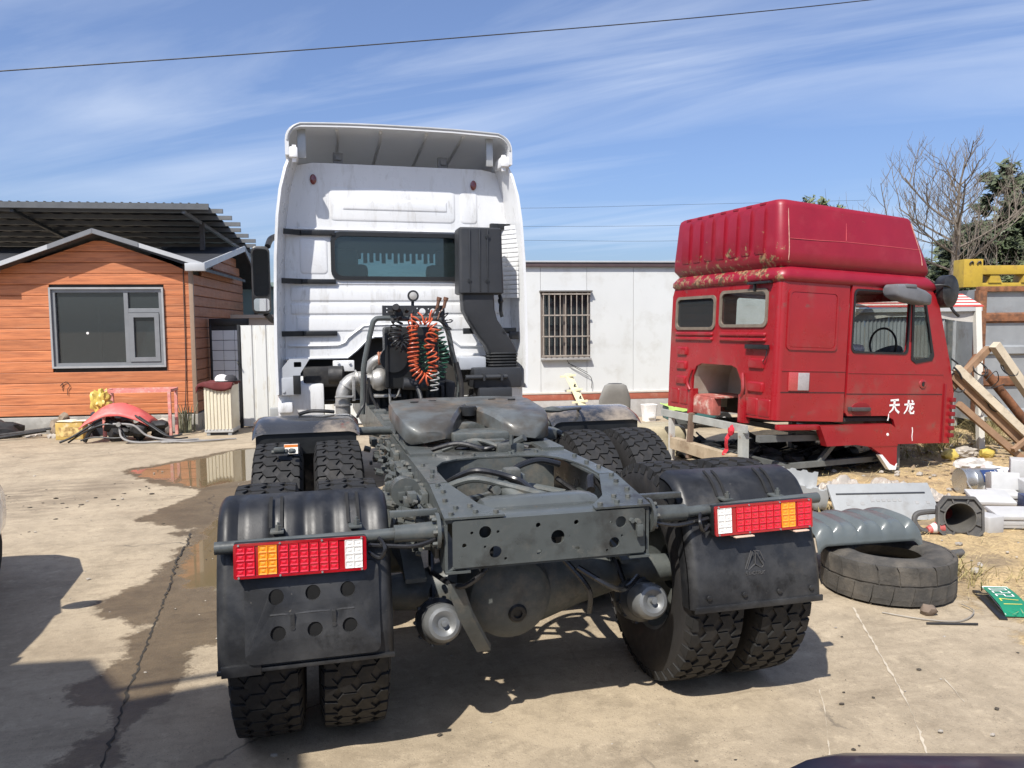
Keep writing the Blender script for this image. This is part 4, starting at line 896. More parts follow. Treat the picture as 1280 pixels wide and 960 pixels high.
# lower cab: wings, brackets, dark tunnel, engine
bm = BM(); bx(bm, -1.24, -.80, 4.86, 5.3, .86, 1.19, .03); bx(bm, -1.24, -1.10, 4.78, 5.0, .92, 1.02, .02); loft(bm, [[(x, 4.9, 1.19), (x, 4.95, 1.26), (x, 5.3, 1.26), (x, 5.3, 1.19)] for x in (-1.2, -.86)]); bx(bm, .80, 1.24, 4.9, 5.3, .86, 1.19, .03); TP('wing_panel', bm, white)
bm = BM(); plate(bm, [(-1.235, 1.09), (-1.02, 1.09), (-1.02, 1.30), (-.93, 1.44), (-1.12, 1.44), (-1.235, 1.30)], [rrect(-1.08, -1.01, 1.36, 1.41, .008)], .02, XZ(4.80)); bx(bm, -1.235, -1.05, 4.77, 4.82, 1.09, 1.26, .01); cyl(bm, (-1.18, 4.77, 1.13), (-1.18, 4.76, 1.13), .014, n=8); TP('wing_bracket', bm, M('pale_grey_bracket', (.38, .40, .43), .4, 0, .1, 5))
bm = BM(); bx(bm, -1.09, -1.02, 4.765, 4.80, 1.10, 1.28, .004); TP('wing_bracket', bm, blackm)
bm = BM(); bx(bm, -.71, -.50, 4.92, 4.98, 1.30, 1.41, .012); cyl(bm, (-.66, 4.91, 1.39), (-.66, 4.9, 1.39), .014, n=8); cyl(bm, (-.55, 4.91, 1.39), (-.55, 4.9, 1.39), .014, n=8); TP('cab_mount_plate', bm, white)
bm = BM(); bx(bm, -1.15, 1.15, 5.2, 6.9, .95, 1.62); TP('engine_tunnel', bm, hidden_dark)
bm = BM(); bx(bm, -.42, .42, 4.3, 6.4, .70, 1.22, .05); bx(bm, -.35, .36, 4.5, 5.4, 1.15, 1.40, .06)
for k in range(14): bx(bm, -.34 + .05 * k, -.31 + .05 * k, 4.25 + .02 * (k % 3), 4.4, .85 + .05 * (k % 4), 1.1 + .04 * (k % 5), .006)
cyl(bm, (-.75, 4.7, 1.28), (-.62, 4.68, 1.28), .09, n=18); bx(bm, -1.0, -.6, 4.9, 5.1, 1.15, 1.35, .03); TP('engine', bm, darkin)
bm = BM(); bx(bm, .52, .80, 4.7, 5.0, 1.30, 1.43, .02); TP('wing_bracket', bm, M('pale_grey_bracket', (.38, .40, .43)))
# intake snorkel
sn = BM()
def rr3(x0, x1, y0, y1, z, r_=.03): return [(a, b, z) for a, b in rrect(x0, x1, y0, y1, r_, 3)]
loft(sn, [rr3(.53, .93, 4.60, 4.84, 2.71, .02), rr3(.515, .95, 4.59, 4.85, 2.695, .03), rr3(.515, .955, 4.585, 4.85, 2.4), rr3(.508, .965, 4.58, 4.85, 2.07), rr3(.53, .945, 4.60, 4.84, 2.055, .02)])
loft(sn, [rr3(.55, .875, 4.62, 4.83, 2.06), rr3(.56, .88, 4.62, 4.83, 1.9), rr3(.61, .91, 4.63, 4.83, 1.80), rr3(.70, 1.01, 4.64, 4.84, 1.66), rr3(.79, 1.09, 4.65, 4.85, 1.54), rr3(.82, 1.115, 4.66, 4.86, 1.47)])
snk = TP('intake_snorkel', sn, snork, ang=30)
bm = BM()
for x in (.62, .72, .80): bx(bm, x - .006, x + .006, 4.575, 4.59, 2.08, 2.69, .003)
for x, z in ((.80, 2.62), (.61, 2.19), (.79, 2.19)): cyl(bm, (x, 4.585, z), (x, 4.572, z), .022, n=12)
sub('moulded_rib', bm, snork, snk)
bm = BM()
for x, z in ((.80, 2.62), (.61, 2.19), (.79, 2.19), (.97, 1.68)): cyl(bm, (x, 4.574 if z > 2 else 4.645, z), (x, 4.569 if z > 2 else 4.632, z), .013, n=10)
sub('recessed_bolt', bm, blackm, snk)
bm = BM(); loft(bm, [rr3(.83 - d, 1.115 + d, 4.66 - d, 4.86 + d, z, .04) for z, d in ((1.475, 0), (1.46, .012), (1.445, 0), (1.43, .012), (1.415, 0), (1.40, .012), (1.385, 0), (1.37, .012), (1.355, 0), (1.34, .012), (1.325, 0))]); sub('bellows', bm, blackm, snk)
bm = BM(); bx(bm, .64, 1.13, 4.55, 4.9, 1.12, 1.325, .02); bx(bm, .68, 1.02, 4.5, 4.8, 1.0, 1.13, .02); cyl(bm, (.55, 4.52, 1.235), (.97, 4.52, 1.235), .025, n=12); bx(bm, .72, .74, 4.48, 4.55, 1.2, 1.27); bx(bm, .9, .92, 4.48, 4.55, 1.2, 1.27); sub('air_filter_box', bm, snork, snk)
bm = BM(); tube(bm, [(.95, 4.72, 2.05), (.96, 4.7, 2.0), (.955, 4.7, 1.9), (.97, 4.7, 1.83)], .018, 8, 4); lump(bm, (.955, 4.7, 1.99), (.03, .03, .03), 1); sub('drain_hose', bm, blackm, snk)
# valve rack, hoop, work lamp, hoses
bm = BM(); plate(bm, [(-.305, 1.80), (.245, 1.79), (.245, 1.925), (-.305, 1.925)], [circ(.045, 1.872, .029, 16), circ(.14, 1.872, .026, 16)] + [circ(x, z, .006, 8) for x, z in ((-.265, 1.9), (-.265, 1.87), (.0, 1.9), (.0, 1.85), (.1, 1.895), (.1, 1.85), (.2, 1.87))], .008, XZ(3.9)); rk = TP('valve_rack', bm, snork, smooth=False)
bm = BM(); revolve(bm, [(.001, .0), (.03, .0), (.046, .03), (.05, .06), (.05, .075)], (-.035, 3.95, 2.005), (0, -1, .05), 20); cyl(bm, (-.035, 3.92, 1.96), (-.04, 3.9, 1.86), .014, n=8); wl = TP('work_lamp', bm, blackm)
bm = BM(); revolve(bm, [(.034, .07), (.034, .077), (.022, .081), (.001, .083)], (-.035, 3.95, 2.005), (0, -1, .05), 20); sub('lamp_lens', bm, M('lamp_lens_clear', (.36, .35, .33), .2, 0, .1, 40, coat=.5), wl)
bm = BM(); r_ = random.Random(5)
for k in range(16):
    p = Vector((-.24 + .22 * r_.random(), 3.85, 1.76 + .15 * r_.random())); box(bm, p, (.02 + .03 * r_.random(), .04, .02 + .03 * r_.random()), None, .004) if k % 2 else cyl(bm, p, p + Vector((.05 * (r_.random() - .5), -.04, .05 * (r_.random() - .5))), .012 + .008 * r_.random(), n=8)
cyl(bm, (-.20, 3.83, 1.9), (-.2, 3.78, 1.91), .028, n=12); TP('valve_cluster', bm, darkin)
bm = BM(); tube(bm, [(-.495, 3.9, .98), (-.485, 3.9, 1.2), (-.475, 3.9, 1.38), (-.44, 3.9, 1.56), (-.395, 3.9, 1.75), (-.37, 3.9, 1.80), (-.32, 3.9, 1.815), (-.1, 3.9, 1.81), (.14, 3.9, 1.81), (.22, 3.9, 1.79), (.27, 3.9, 1.70), (.31, 3.9, 1.5), (.355, 3.9, 1.3), (.365, 3.9, 1.12), (.365, 3.9, 1.0)], .024, 10, 4); TP('hoop_bar', bm, greyp)
bm = BM(); tube(bm, [(.335, 3.86, 1.42), (.375, 3.86, 1.25), (.38, 3.86, 1.1), (.35, 3.86, 1.0)], .022, 8, 4); tube(bm, [(.33, 3.84, 1.2), (.32, 3.84, 1.1), (.35, 3.84, 1.0)], .01, 6, 4); tube(bm, [(-.44, 3.86, 1.3), (-.42, 3.86, 1.15), (-.38, 3.85, 1.05), (-.37, 3.8, .95)], .012, 6, 4); tube(bm, [(-.47, 3.84, 1.35), (-.48, 3.83, 1.1), (-.52, 3.8, 1.02), (-.55, 3.7, .98)], .012, 6, 4); TP('cable_run', bm, darkin)
bm = BM(); bx(bm, -.275, .215, 4.05, 4.3, 1.18, 1.74, .03); cyl(bm, (-.2, 4.02, 1.45), (-.2, 4.1, 1.45), .12, n=24); bx(bm, -.28, -.25, 4.0, 4.1, 1.2, 1.72, .006); TP('air_cleaner', bm, blackm)
bm = BM(); cyl(bm, (-.12, 4.02, 1.23), (.1, 4.02, 1.21), .055, n=18); tube(bm, [(.0, 3.98, 1.2), (.02, 3.9, 1.1), (0, 3.85, 1.02)], .02, 8, 4); TP('intake_hose', bm, snork)
def coil(path, rad, pitch, r_, mat, name, nseg=14, squash=1.0, seed=0):
    P = spline(path, 14); Ln = [0]
    for a, b in zip(P, P[1:]): Ln.append(Ln[-1] + (b - a).length)
    turns = Ln[-1] / pitch; N_ = int(turns * nseg); pts = []; r2_ = random.Random(seed); ph = r2_.random() * 6
    for i in range(N_):
        s = Ln[-1] * i / (N_ - 1); k = min(max(int(np.searchsorted(Ln, s)), 1), len(P) - 1)
        f = (s - Ln[k - 1]) / max(Ln[k] - Ln[k - 1], 1e-6); c = P[k - 1].lerp(P[k], f); d = (P[k] - P[k - 1]).normalized()
        u, v = Vector((0, 1, 0)) - d * d.y, None; u.normalize(); v = d.cross(u)
        a = 2 * math.pi * i / nseg + ph; q = rad * (1 + .12 * math.sin(s * 23 + seed))
        pts.append(c + u * math.cos(a) * q * squash + v * math.sin(a) * q)
    bm = BM(); tube(bm, pts, r_, 6, 1); return TP(name, bm, mat)
coil([(-.01, 3.8, 1.80), (-.06, 3.78, 1.74), (-.055, 3.76, 1.62), (-.06, 3.75, 1.47), (-.05, 3.75, 1.37), (.0, 3.75, 1.30), (.05, 3.75, 1.275), (.10, 3.76, 1.33), (.12, 3.76, 1.42)], .044, .036, .0070, coilo, 'coiled_air_hose', seed=1)
coil([(.12, 3.74, 1.42), (.10, 3.73, 1.5), (.075, 3.72, 1.56), (.10, 3.74, 1.64), (.135, 3.77, 1.70), (.11, 3.79, 1.76), (.06, 3.8, 1.80)], .046, .046, .0072, coilo, 'coiled_air_hose', seed=2)
coil([(.17, 3.82, 1.72), (.20, 3.8, 1.6), (.22, 3.8, 1.48), (.20, 3.8, 1.36), (.15, 3.8, 1.28), (.06, 3.82, 1.40), (.02, 3.84, 1.52), (.03, 3.84, 1.62)], .042, .042, .0065, coilg, 'coiled_air_hose', seed=3)
coil([(.20, 3.85, 1.88), (.26, 3.83, 1.79), (.235, 3.83, 1.70)], .04, .055, .0055, coilb, 'coiled_cable', seed=4)
coil([(-.17, 3.82, 1.80), (-.2, 3.8, 1.72), (-.215, 3.78, 1.62), (-.15, 3.77, 1.56), (-.09, 3.78, 1.60), (-.085, 3.8, 1.68)], .045, .034, .0072, coilb, 'coiled_cable', seed=5)
coil([(.12, 3.72, 1.36), (.12, 3.72, 1.26), (.11, 3.72, 1.18)], .035, .045, .006, M('pale_coil', (.3, .3, .29), .4), 'coiled_cable', seed=6)
for x in (.185, .245):
    bm = BM(); cyl(bm, (x - .015, 3.85, 1.90), (x + .0, 3.85, 1.965), .014, .016, 10); cyl(bm, (x, 3.85, 1.965), (x + .008, 3.85, 1.995), .021, .023, 10); tube(bm, [(x - .015, 3.85, 1.9), (x - .05, 3.84, 1.86), (x - .075, 3.83, 1.8)], .008, 6, 4); TP('hose_coupling', bm, M('brown_coupling', (.13, .06, .035), .6))
bm = BM(); tube(bm, [(.0, 3.84, 1.86), (.03, 3.8, 1.83), (.04, 3.79, 1.77)], .008, 6, 4); tube(bm, [(.12, 3.82, 1.88), (.1, 3.8, 1.84), (.09, 3.79, 1.78)], .008, 6, 4); tube(bm, [(-.06, 3.82, 1.85), (-.06, 3.8, 1.78), (-.065, 3.79, 1.7)], .008, 6, 4); TP('hose_tail', bm, coilo)
# turbocharger and exhaust
bm = BM()
for xc, rr_, w_ in ((-.315, .105, .06), (-.205, .085, .05)):
    o = Vector((xc, 4.2, 1.26)); revolve(bm, [(rr_ * .4, -w_ * 1.3), (rr_ * .8, -w_), (rr_, -w_ * .3), (rr_, w_ * .3), (rr_ * .8, w_), (rr_ * .4, w_ * 1.3)], o, (1, 0, 0), 24)
cyl(bm, (-.47, 4.2, 1.27), (-.1, 4.2, 1.26), .045, n=16); cyl(bm, (-.26, 4.18, 1.27), (-.25, 4.18, 1.27), .10, n=20); cyl(bm, (-.2, 4.15, 1.36), (-.18, 4.14, 1.40), .025, n=8); bx(bm, -.37, -.13, 4.12, 4.3, 1.10, 1.125, .006)
tube(bm, [(-.25, 4.08, 1.4), (-.24, 4.07, 1.25), (-.235, 4.08, 1.05)], .012, 6, 4); tube(bm, [(-.15, 4.08, 1.33), (-.14, 4.07, 1.25), (-.16, 4.08, 1.13), (-.2, 4.1, 1.1)], .010, 6, 4); tb = TP('turbocharger', bm, cast)
bm = BM(); tube(bm, [(-.44, 4.2, 1.27), (-.52, 4.2, 1.27), (-.59, 4.18, 1.24), (-.635, 4.17, 1.17), (-.65, 4.17, 1.08), (-.65, 4.17, .9)], .066, 16, 6); cyl(bm, (-.50, 4.2, 1.275), (-.515, 4.2, 1.27), .085, n=18); cyl(bm, (-.60, 4.17, 1.215), (-.61, 4.17, 1.20), .08, n=18); cyl(bm, (-.65, 4.17, 1.05), (-.65, 4.17, 1.035), .082, n=18); bx(bm, -.57, -.54, 4.08, 4.1, 1.08, 1.30, .008); bx(bm, -.72, -.56, 4.07, 4.09, 1.11, 1.13, .004); sub('exhaust_elbow', bm, cast, tb)
bm = BM(); tube(bm, [(-.41, 4.25, 1.33), (-.38, 4.22, 1.40), (-.33, 4.2, 1.44), (-.27, 4.2, 1.45)], .048, 14, 6); sub('charge_pipe', bm, cast, tb)
bm = BM(); loft(bm, [[(x, 4.2 + r_ * math.cos(a), 1.452 + r_ * math.sin(a)) for a in [2 * math.pi * i / 18 for i in range(18)]] for x, r_ in [(-.33 + .012 * k, .056 + .008 * (k % 2)) for k in range(9)]]); sub('bellows', bm, rustp, tb)
bm = BM(); bx(bm, -.25, -.1, 3.7, 3.9, 1.02, 1.09, .01); bx(bm, -.24, -.2, 3.66, 3.72, 1.03, 1.07, .006); bx(bm, -.42, -.32, 3.5, 3.62, 1.0, 1.05, .01); bx(bm, -.4, -.3, 2.9, 3.2, 1.0, 1.05, .01); TP('frame_top_bracket', bm, greyd)
# mirror on the far left
bm = BM()
def mring(y, k): return [(-1.435 + (a) * k, y, 2.27 + b * k) for a, b in [(p[0], p[1]) for p in rrect(-.105, .095, -.37, .385, .06, 4)]]
loft(bm, [mring(6.22, .96), mring(6.23, 1.0), mring(6.30, 1.0), mring(6.40, .8)]); mi = TP('side_mirror', bm, blackp)
bm = BM(); tube(bm, [(-1.36, 6.3, 2.66), (-1.33, 6.4, 2.75), (-1.26, 6.5, 2.80), (-1.2, 6.55, 2.80)], .035, 8, 5); tube(bm, [(-1.40, 6.3, 1.90), (-1.34, 6.4, 1.83), (-1.26, 6.5, 1.80), (-1.2, 6.55, 1.80)], .035, 8, 5); sub('mirror_arm', bm, blackp, mi)
bm = BM(); plate(bm, rrect(-1.52, -1.355, 2.10, 2.62, .04), [], .004, lambda a, b, t: (a, 6.216 - t - .068 * (a + 1.435), b)); sub('mirror_glass', bm, mirrm, mi, smooth=False)
bm = BM(); plate(bm, rrect(-1.52, -1.355, 1.93, 2.07, .03), [], .004, lambda a, b, t: (a, 6.21 - t + .105 * (a + 1.435), b)); sub('mirror_glass', bm, mirrm, mi, smooth=False)

# ------------------------------------------------------------------ RED CAB on its stand (local: x forward, y left, z up)
rc = thing('red_truck_cab', 'worn dark red truck cab without chassis, standing on a steel stand', 'truck cab', (3.87, 4.316, .70), 6.5, 2.5)
RP = lambda name, bm, mat, par=None, **k: part(name, bm, mat, par or rc, **k)
YZ = lambda x: (lambda a, b, t: (x + t, a, b))               # plate facing -x
XZr = lambda y: (lambda a, b, t: (a, y + t, b))               # plate facing -y (right side)
bm = BM()
ro_ = [(.075, .0), (.08, -.0), (.52, -.01), (.545, .12), (.60, .40), (.68, .53), (.78, .56), (1.38, .56), (1.48, .52), (1.545, .38), (1.56, .1), (1.57, -.03), (2.07, -.03), (2.08, .4), (2.07, 1.40), (2.02, 1.52), (.08, 1.52), (.075, 1.5)]
plate(bm, ro_, [rrect(1.14, 1.955, .985, 1.375, .06), rrect(.205, 1.03, 1.015, 1.415, .06)], .04, YZ(0)); rrw = RP('rear_wall', bm, redp, smooth=False)
def embr(nm, y0, y1, z0, z1, d=.026, r_=.02, par=None):
    b_ = BM(); o_ = rrect(y0, y1, z0, z1, r_); cy_, cz_ = (y0 + y1) / 2, (z0 + z1) / 2
    loft(b_, [[(-h, cy_ + (a - cy_) * (1 - 2 * k / (y1 - y0)), cz_ + (b - cz_) * (1 - 2 * k / (z1 - z0))) for a, b in o_] for h, k in ((-.003, 0), (d * .6, .004), (d, .014), (d + .001, .018))]); return RP(nm, b_, redp, par or rrw, ang=25)
for y0, y1 in ((.20, 1.02), (1.16, 1.96)):
    embr('pressed_rib', y0, y1, .895, .945); embr('pressed_rib', y0, y1, .835, .885)
for z in (.33, .52, .70): embr('pressed_rib', 1.68, 1.90, z - .055, z + .055)
for z in (.34, .60): embr('pressed_rib', .20, .46, z - .06, z + .06)
for y0, y1 in ((.08, .27), (.29, .50), (1.62, 1.80), (1.83, 2.02)): embr('pressed_panel', y0, y1, .02, .22, .008, .02)
for (y0, y1, z0, z1) in ((1.14, 1.955, .985, 1.375), (.205, 1.03, 1.015, 1.415)):
    bm = BM(); frame_ring(bm, rrect(y0 - .015, y1 + .015, z0 - .015, z1 + .015, .07), .035, .02, lambda a, b, t: (.004 - t, a, b)); f_ = RP('window_seal', bm, M('aged_seal', (.16, .13, .10), .8, 0, .2, 12), rrw, smooth=False)
    bm = BM(); plate(bm, rrect(y0 + .005, y1 - .005, z0 + .005, z1 - .005, .06), [], .006, YZ(.006)); RP('window_pane', bm, gdk if y0 > 1 else gcab, rrw, smooth=False)
bm = BM(); bx(bm, -.05, -.015, .12, .50, .76, .81, .006); RP('rear_bracket', bm, blackm, rrw)
bm = BM(); bx(bm, -.06, -.015, .12, .5, 1.475, 1.50, .004); bx(bm, -.05, -.02, .38, .40, 1.40, 1.48, .003); RP('rear_bracket', bm, blackm, rrw)
bm = BM(); tube(bm, [(-.03, .14, .76), (-.035, .15, .68), (-.03, .2, .62)], .006, 6, 4); RP('loose_wire', bm, blackm, rrw)
# engine recess seen through the rear opening
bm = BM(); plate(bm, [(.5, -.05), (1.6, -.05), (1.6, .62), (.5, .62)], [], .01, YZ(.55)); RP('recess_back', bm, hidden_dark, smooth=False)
bm = BM(); plate(bm, [(.5, .17), (1.6, .17), (1.6, .62), (.5, .62)], [], .01, YZ(.54)); RP('recess_panel', bm, white_pri, smooth=False)
bm = BM(); loft(bm, [[(x, a, b) for a, b in ((.55, .0), (.60, .40), (.69, .54), (.80, .565), (1.36, .565), (1.46, .53), (1.535, .40), (1.55, .0))] for x in (.02, .54)], False, False); RP('recess_lining', bm, white_pri)
bm = BM(); loft(bm, [[(x, 1.52, z0), (x, 1.05, z0 + .0), (x, 1.05, z0 + .02), (x, 1.52, z0 + .02)] for x, z0 in ((.02, .15), (.5, .17))]); bx(bm, .0, .12, 1.10, 1.54, -.06, .15, .01); RP('torn_floor_edge', bm, M('torn_red_edge', (.36, .10, .08), .7, 0, .3, 9, .2, 30, dirt=((.6, .5, .42), .52, .7, 8)))
for y0, y1 in ((.48, .60), (1.50, 1.60)):
    bm = BM(); loft(bm, [[(-.02, y0, z), (-.03, (y0 + y1) / 2, z), (-.02, y1, z), (.06, y1, z), (.06, y0, z)] for z in (-.08, .05, .18, .24)]); tube(bm, [(-.03, (y0 + y1) / 2, .22), (-.04, y1 if y0 > 1 else y0 + .02, .32), (-.02, y1 - .05, .48)], .02, 7, 4); RP('pillar_foot', bm, redp)
# right side: quarter panel, door, front corner
def side_panel(nm, outl, holes, th=.03, y=0., par=None, mat=redp): b_ = BM(); plate(b_, outl, holes, th, XZr(y)); return RP(nm, b_, mat, par, smooth=False)
corner = [(0, .0), (.012, 0)]
qp = side_panel('quarter_panel', [(.075, .0), (.945, -.02), (.94, 1.52), (.08, 1.52), (.075, 1.5)], [])
bm = BM(); loft(bm, [[(.076 - .076 * math.sin(a), .076 - .076 * math.cos(a), z) for a in [math.pi / 2 * i / 8 for i in range(9)]] + [(.03, .09, z), (.09, .03, z)] for z in (.002, .75, 1.515)]); RP('corner_edge', bm, redp, qp)
bm = BM(); o_ = rrect(.10, .79, .765, 1.415, .05); frame_ring(bm, o_, .028, .012, XZr(-.012)); RP('pressed_frame', bm, redp, qp, smooth=False)
bm = BM(); loft(bm, [[(.445 + (a - .445) * k, -h, 1.09 + (b - 1.09) * k) for a, b in o_] for h, k in ((.0, .93), (.008, .90), (.0085, .88))]); RP('pressed_panel', bm, redp, qp, ang=25)
bm = BM(); bx(bm, .155, .43, -.016, .0, .325, .525, .004); ml = RP('side_lamp', bm, M('faded_red_lens', (.42, .06, .06), .25, 0, .1, 12, coat=.6), qp)
bm = BM(); bx(bm, .275, .425, -.0185, -.01, .33, .52, .003); RP('clear_lens', bm, M('dull_grey_lens', (.36, .33, .33), .3, 0, .12, 20), ml)
gapm = M('panel_gap_dark', (.05, .012, .014), .9, 0, .2, 10)  # panel gaps drawn as thin dark red strips
creasem = M('chipped_crease_paint', (.42, .05, .06), .5, 0, .3, 30)
bm = BM(); bx(bm, .06, .945, -.004, .01, .302, .312); RP('panel_gap', bm, gapm, qp, smooth=False)
bm = BM(); bx(bm, .06, .94, -.007, .005, .536, .548, .003); RP('body_crease', bm, redp, qp)
DO = [(.965, 1.50), (2.16, 1.50), (2.215, 1.44), (2.42, .56), (2.42, -.285), (1.735, -.285), (1.725, -.1), (1.68, .0), (1.58, .045), (.99, .045), (.965, .08)]
qh = [(1.865, 1.43), (2.05, 1.43), (2.235, .76), (2.21, .70), (1.97, .66), (1.90, .70)]
dr = side_panel('door', DO, [rrect(.985 + .015, 1.825, .765, 1.455, .05), qh], .035, -.012)
bm = BM(); frame_ring(bm, rrect(.99, 1.84, .75, 1.465, .06), .022, .02, XZr(-.02)); RP('window_seal', bm, blackm, dr, smooth=False)
bm = BM(); cxq = sum(p[0] for p in qh) / 6; czq = sum(p[1] for p in qh) / 6
plate(bm, [(cxq + (a - cxq) * 1.06, czq + (b - czq) * 1.04) for a, b in qh], [[(cxq + (a - cxq) * .84, czq + (b - czq) * .92) for a, b in qh]], .02, XZr(-.02)); RP('window_seal', bm, blackm, dr, smooth=False)
bm = BM(); plate(bm, qh, [], .005, XZr(.0)); RP('quarter_pane', bm, gcab, dr, smooth=False)
bm = BM(); bx(bm, .97, 2.42, -.018, .0, .524, .534, .003); RP('body_crease', bm, redp, dr)
bm = BM(); bx(bm, .965, 2.42, -.015, .0, .288, .298); RP('panel_gap', bm, gapm, dr, smooth=False)
bm = BM(); bx(bm, 1.03, 1.30, -.05, -.02, .10, .145, .012); bx(bm, .99, 1.04, -.03, -.01, .10, .15, .006); hd = RP('door_handle', bm, M('worn_black_handle', (.06, .05, .05), .5, 0, .2, 10), dr)
bm = BM(); loft(bm, [[(1.18 + .15 * math.cos(a) * k, -.0125 - h, .125 + .075 * math.sin(a) * k) for a in [2 * math.pi * i / 20 for i in range(20)]] for h, k in ((0, 1), (.004, .96), (.0045, .8))]); RP('handle_dish', bm, M('dark_red_dish', (.22, .008, .012), .5), dr)
bm = BM(); revolve(bm, [(.055, 0), (.05, .012), (.03, .016), (.028, .01), (.001, .01)], (2.095, -.012, .415), (0, -1, 0), 20); lk = RP('door_lock', bm, redp, dr)
bm = BM(); loft(bm, [[(2.095 + .02 * math.cos(a), -.024 - h, .41 + .028 * math.sin(a)) for a in [2 * math.pi * i / 12 for i in range(12)]] for h in (0, .004)]); RP('lock_hole', bm, blackm, lk)
def ink(bm, pts, w0, w1, y=-.0165):
    P = [Vector((a, 0, b)) for a, b in pts]; n_ = len(P) - 1; pr_ = None
    for i, p in enumerate(P):
        d = (P[min(i + 1, n_)] - P[max(i - 1, 0)]).normalized(); s = Vector((-d.z, 0, d.x)) * (w0 + (w1 - w0) * i / n_)
        v = [bm.verts.new((q.x, y, q.z)) for q in (p + s, p - s)] + [bm.verts.new((q.x, y + .003, q.z)) for q in (p + s, p - s)]
        if pr_:
            bm.faces.new((pr_[0], pr_[1], v[1], v[0])); bm.faces.new((pr_[0], v[0], v[2], pr_[2])); bm.faces.new((pr_[1], pr_[3], v[3], v[1]))
        pr_ = v
# two painted characters
tx, tz = 1.595, .075; cs = .17
def c1(*p): return [(tx + a * cs, tz + b * cs) for a, b in p]
bm = BM()
for p, w0, w1 in ((c1((.12, .86), (.86, .90)), .010, .012), (c1((.04, .53), (.96, .57)), .010, .012), (c1((.50, .88), (.48, .55), (.36, .25), (.08, .02)), .015, .006), (c1((.50, .52), (.66, .22), (.95, .02)), .008, .015)): ink(bm, p, w0, w1)
RP('painted_character', bm, inkw, dr, smooth=False)
tx = 1.825; tz = .06
bm = BM()
for p, w0, w1 in ((c1((.03, .66), (.95, .72)), .010, .012), (c1((.42, .98), (.40, .65), (.28, .30), (.05, .04)), .014, .006), (c1((.60, .70), (.58, .20), (.64, .08), (.92, .08), (.94, .24)), .013, .010), (c1((.86, .52), (.70, .34), (.46, .20)), .012, .006), (c1((.66, .96), (.82, .84)), .008, .013)): ink(bm, p, w0, w1)
RP('painted_character', bm, inkw, dr, smooth=False)
bm = BM(); ink(bm, [(1.975, -.09), (1.985, -.14), (1.98, -.2), (1.99, -.25)], .006, .004); RP('paint_scratch', bm, inkw, dr, smooth=False)
bm = BM(); ink(bm, [(1.60, .07), (1.60, .02), (1.59, -.01)], .004, .008); RP('paint_drip', bm, inkw, dr, smooth=False)
fc = side_panel('front_corner', [(2.43, -.29), (2.60, -.29), (2.625, .3), (2.60, .40), (2.54, .64), (2.245, 1.50), (2.225, 1.46), (2.43, .57)], [], .05)
bm = BM()
for k in range(6): bx(bm, 2.56, 2.63, -.035, .01, -.22 + k * .085, -.17 + k * .085, .006)
bx(bm, 2.46, 2.48, -.02, .0, -.28, .42, .004); RP('corner_grille_bar', bm, M('dark_red_grille', (.20, .008, .012), .5), fc)
# wheel arch flare and step bar
fl = [(.575, -.055), (1.60, -.045), (1.68, -.09), (1.722, -.2), (1.722, -.30), (1.30, -.30), (1.10, -.275), (.69, -.285)]
fr_ = side_panel('arch_flare', fl, [], .09, -.055)
bm = BM(); plate(bm, [(1.32, -.30), (1.72, -.30), (1.73, -.52), (1.70, -.555), (1.62, -.50), (1.48, -.385)], [], .06, XZr(-.05)); RP('mud_lip', bm, redp, fr_, smooth=False)
bm = BM(); plate(bm, [(1.50, -.395), (1.625, -.505), (1.70, -.535), (1.725, -.50), (1.735, -.50), (1.72, -.575), (1.62, -.575), (1.46, -.40)], [], .055, XZr(-.053)); RP('bare_lip_edge', bm, inkw, fr_, smooth=False)
bm = BM(); revolve(bm, [(.018, 0), (.016, .004), (.001, .005)], (1.56, -.055, -.165), (0, -1, 0), 10); RP('paint_chip', bm, inkw, fr_)
bm = BM(); bx(bm, .05, .60, -.03, .05, -.105, -.045, .01); RP('step_bar', bm, redp)
# other faces
ls = BM(); plate(ls, [(0, -.03), (2.6, -.28), (2.62, .4), (2.54, .64), (2.23, 1.5), (.03, 1.5)], [rrect(1.0, 1.85, .76, 1.44, .05), qh], .03, lambda a, b, t: (a, 2.05 + t, b)); RP('left_side', ls, redp, smooth=False)
bm = BM(); loft(bm, [[(2.62, y, .3), (2.62, y, .42), (2.60, y, .44), (2.58, y, .3)] for y in (0.05, 2.05)]); loft(bm, [[(2.27, y, 1.40), (2.22, y, 1.5), (2.18, y, 1.5), (2.23, y, 1.4)] for y in (.05, 2.05)]); bx(bm, 2.55, 2.60, .05, 2.05, -.28, .4); RP('front_wall', bm, redp)
bm = BM(); plate(bm, [(0.06, .40), (2.0, .40), (1.98, 1.42), (.08, 1.42)], [], .008, lambda a, b, t: (2.59 - (b - .4) * .34 + t, a, b)); RP('windscreen', bm, gcab, smooth=False)
bm = BM(); bx(bm, .6, 2.55, .04, 2.04, -.02, .02); bx(bm, .03, .6, .04, .52, -.02, .02); RP('cab_floor', bm, hidden_dark)
bm = BM(); bx(bm, 2.2, 2.55, .08, 2.0, .3, .72, .06); bx(bm, 1.2, 1.35, 1.2, 1.7, .2, 1.15, .06); bx(bm, 1.25, 1.75, 1.2, 1.7, .35, .55, .06); bx(bm, 1.1, 1.25, .3, .75, .2, .95, .06); RP('cab_interior', bm, snork)
bm = BM(); lump(bm, (1.2, .45, .80), (.22, .2, .16), 3, .4, 3, 2.5); lump(bm, (1.55, .6, .74), (.2, .2, .12), 6, .4, 3, 2.5); RP('cloth_heap', bm, M('pale_cloth', (.42, .41, .40), .9, 0, .1, 5, .3, 20))
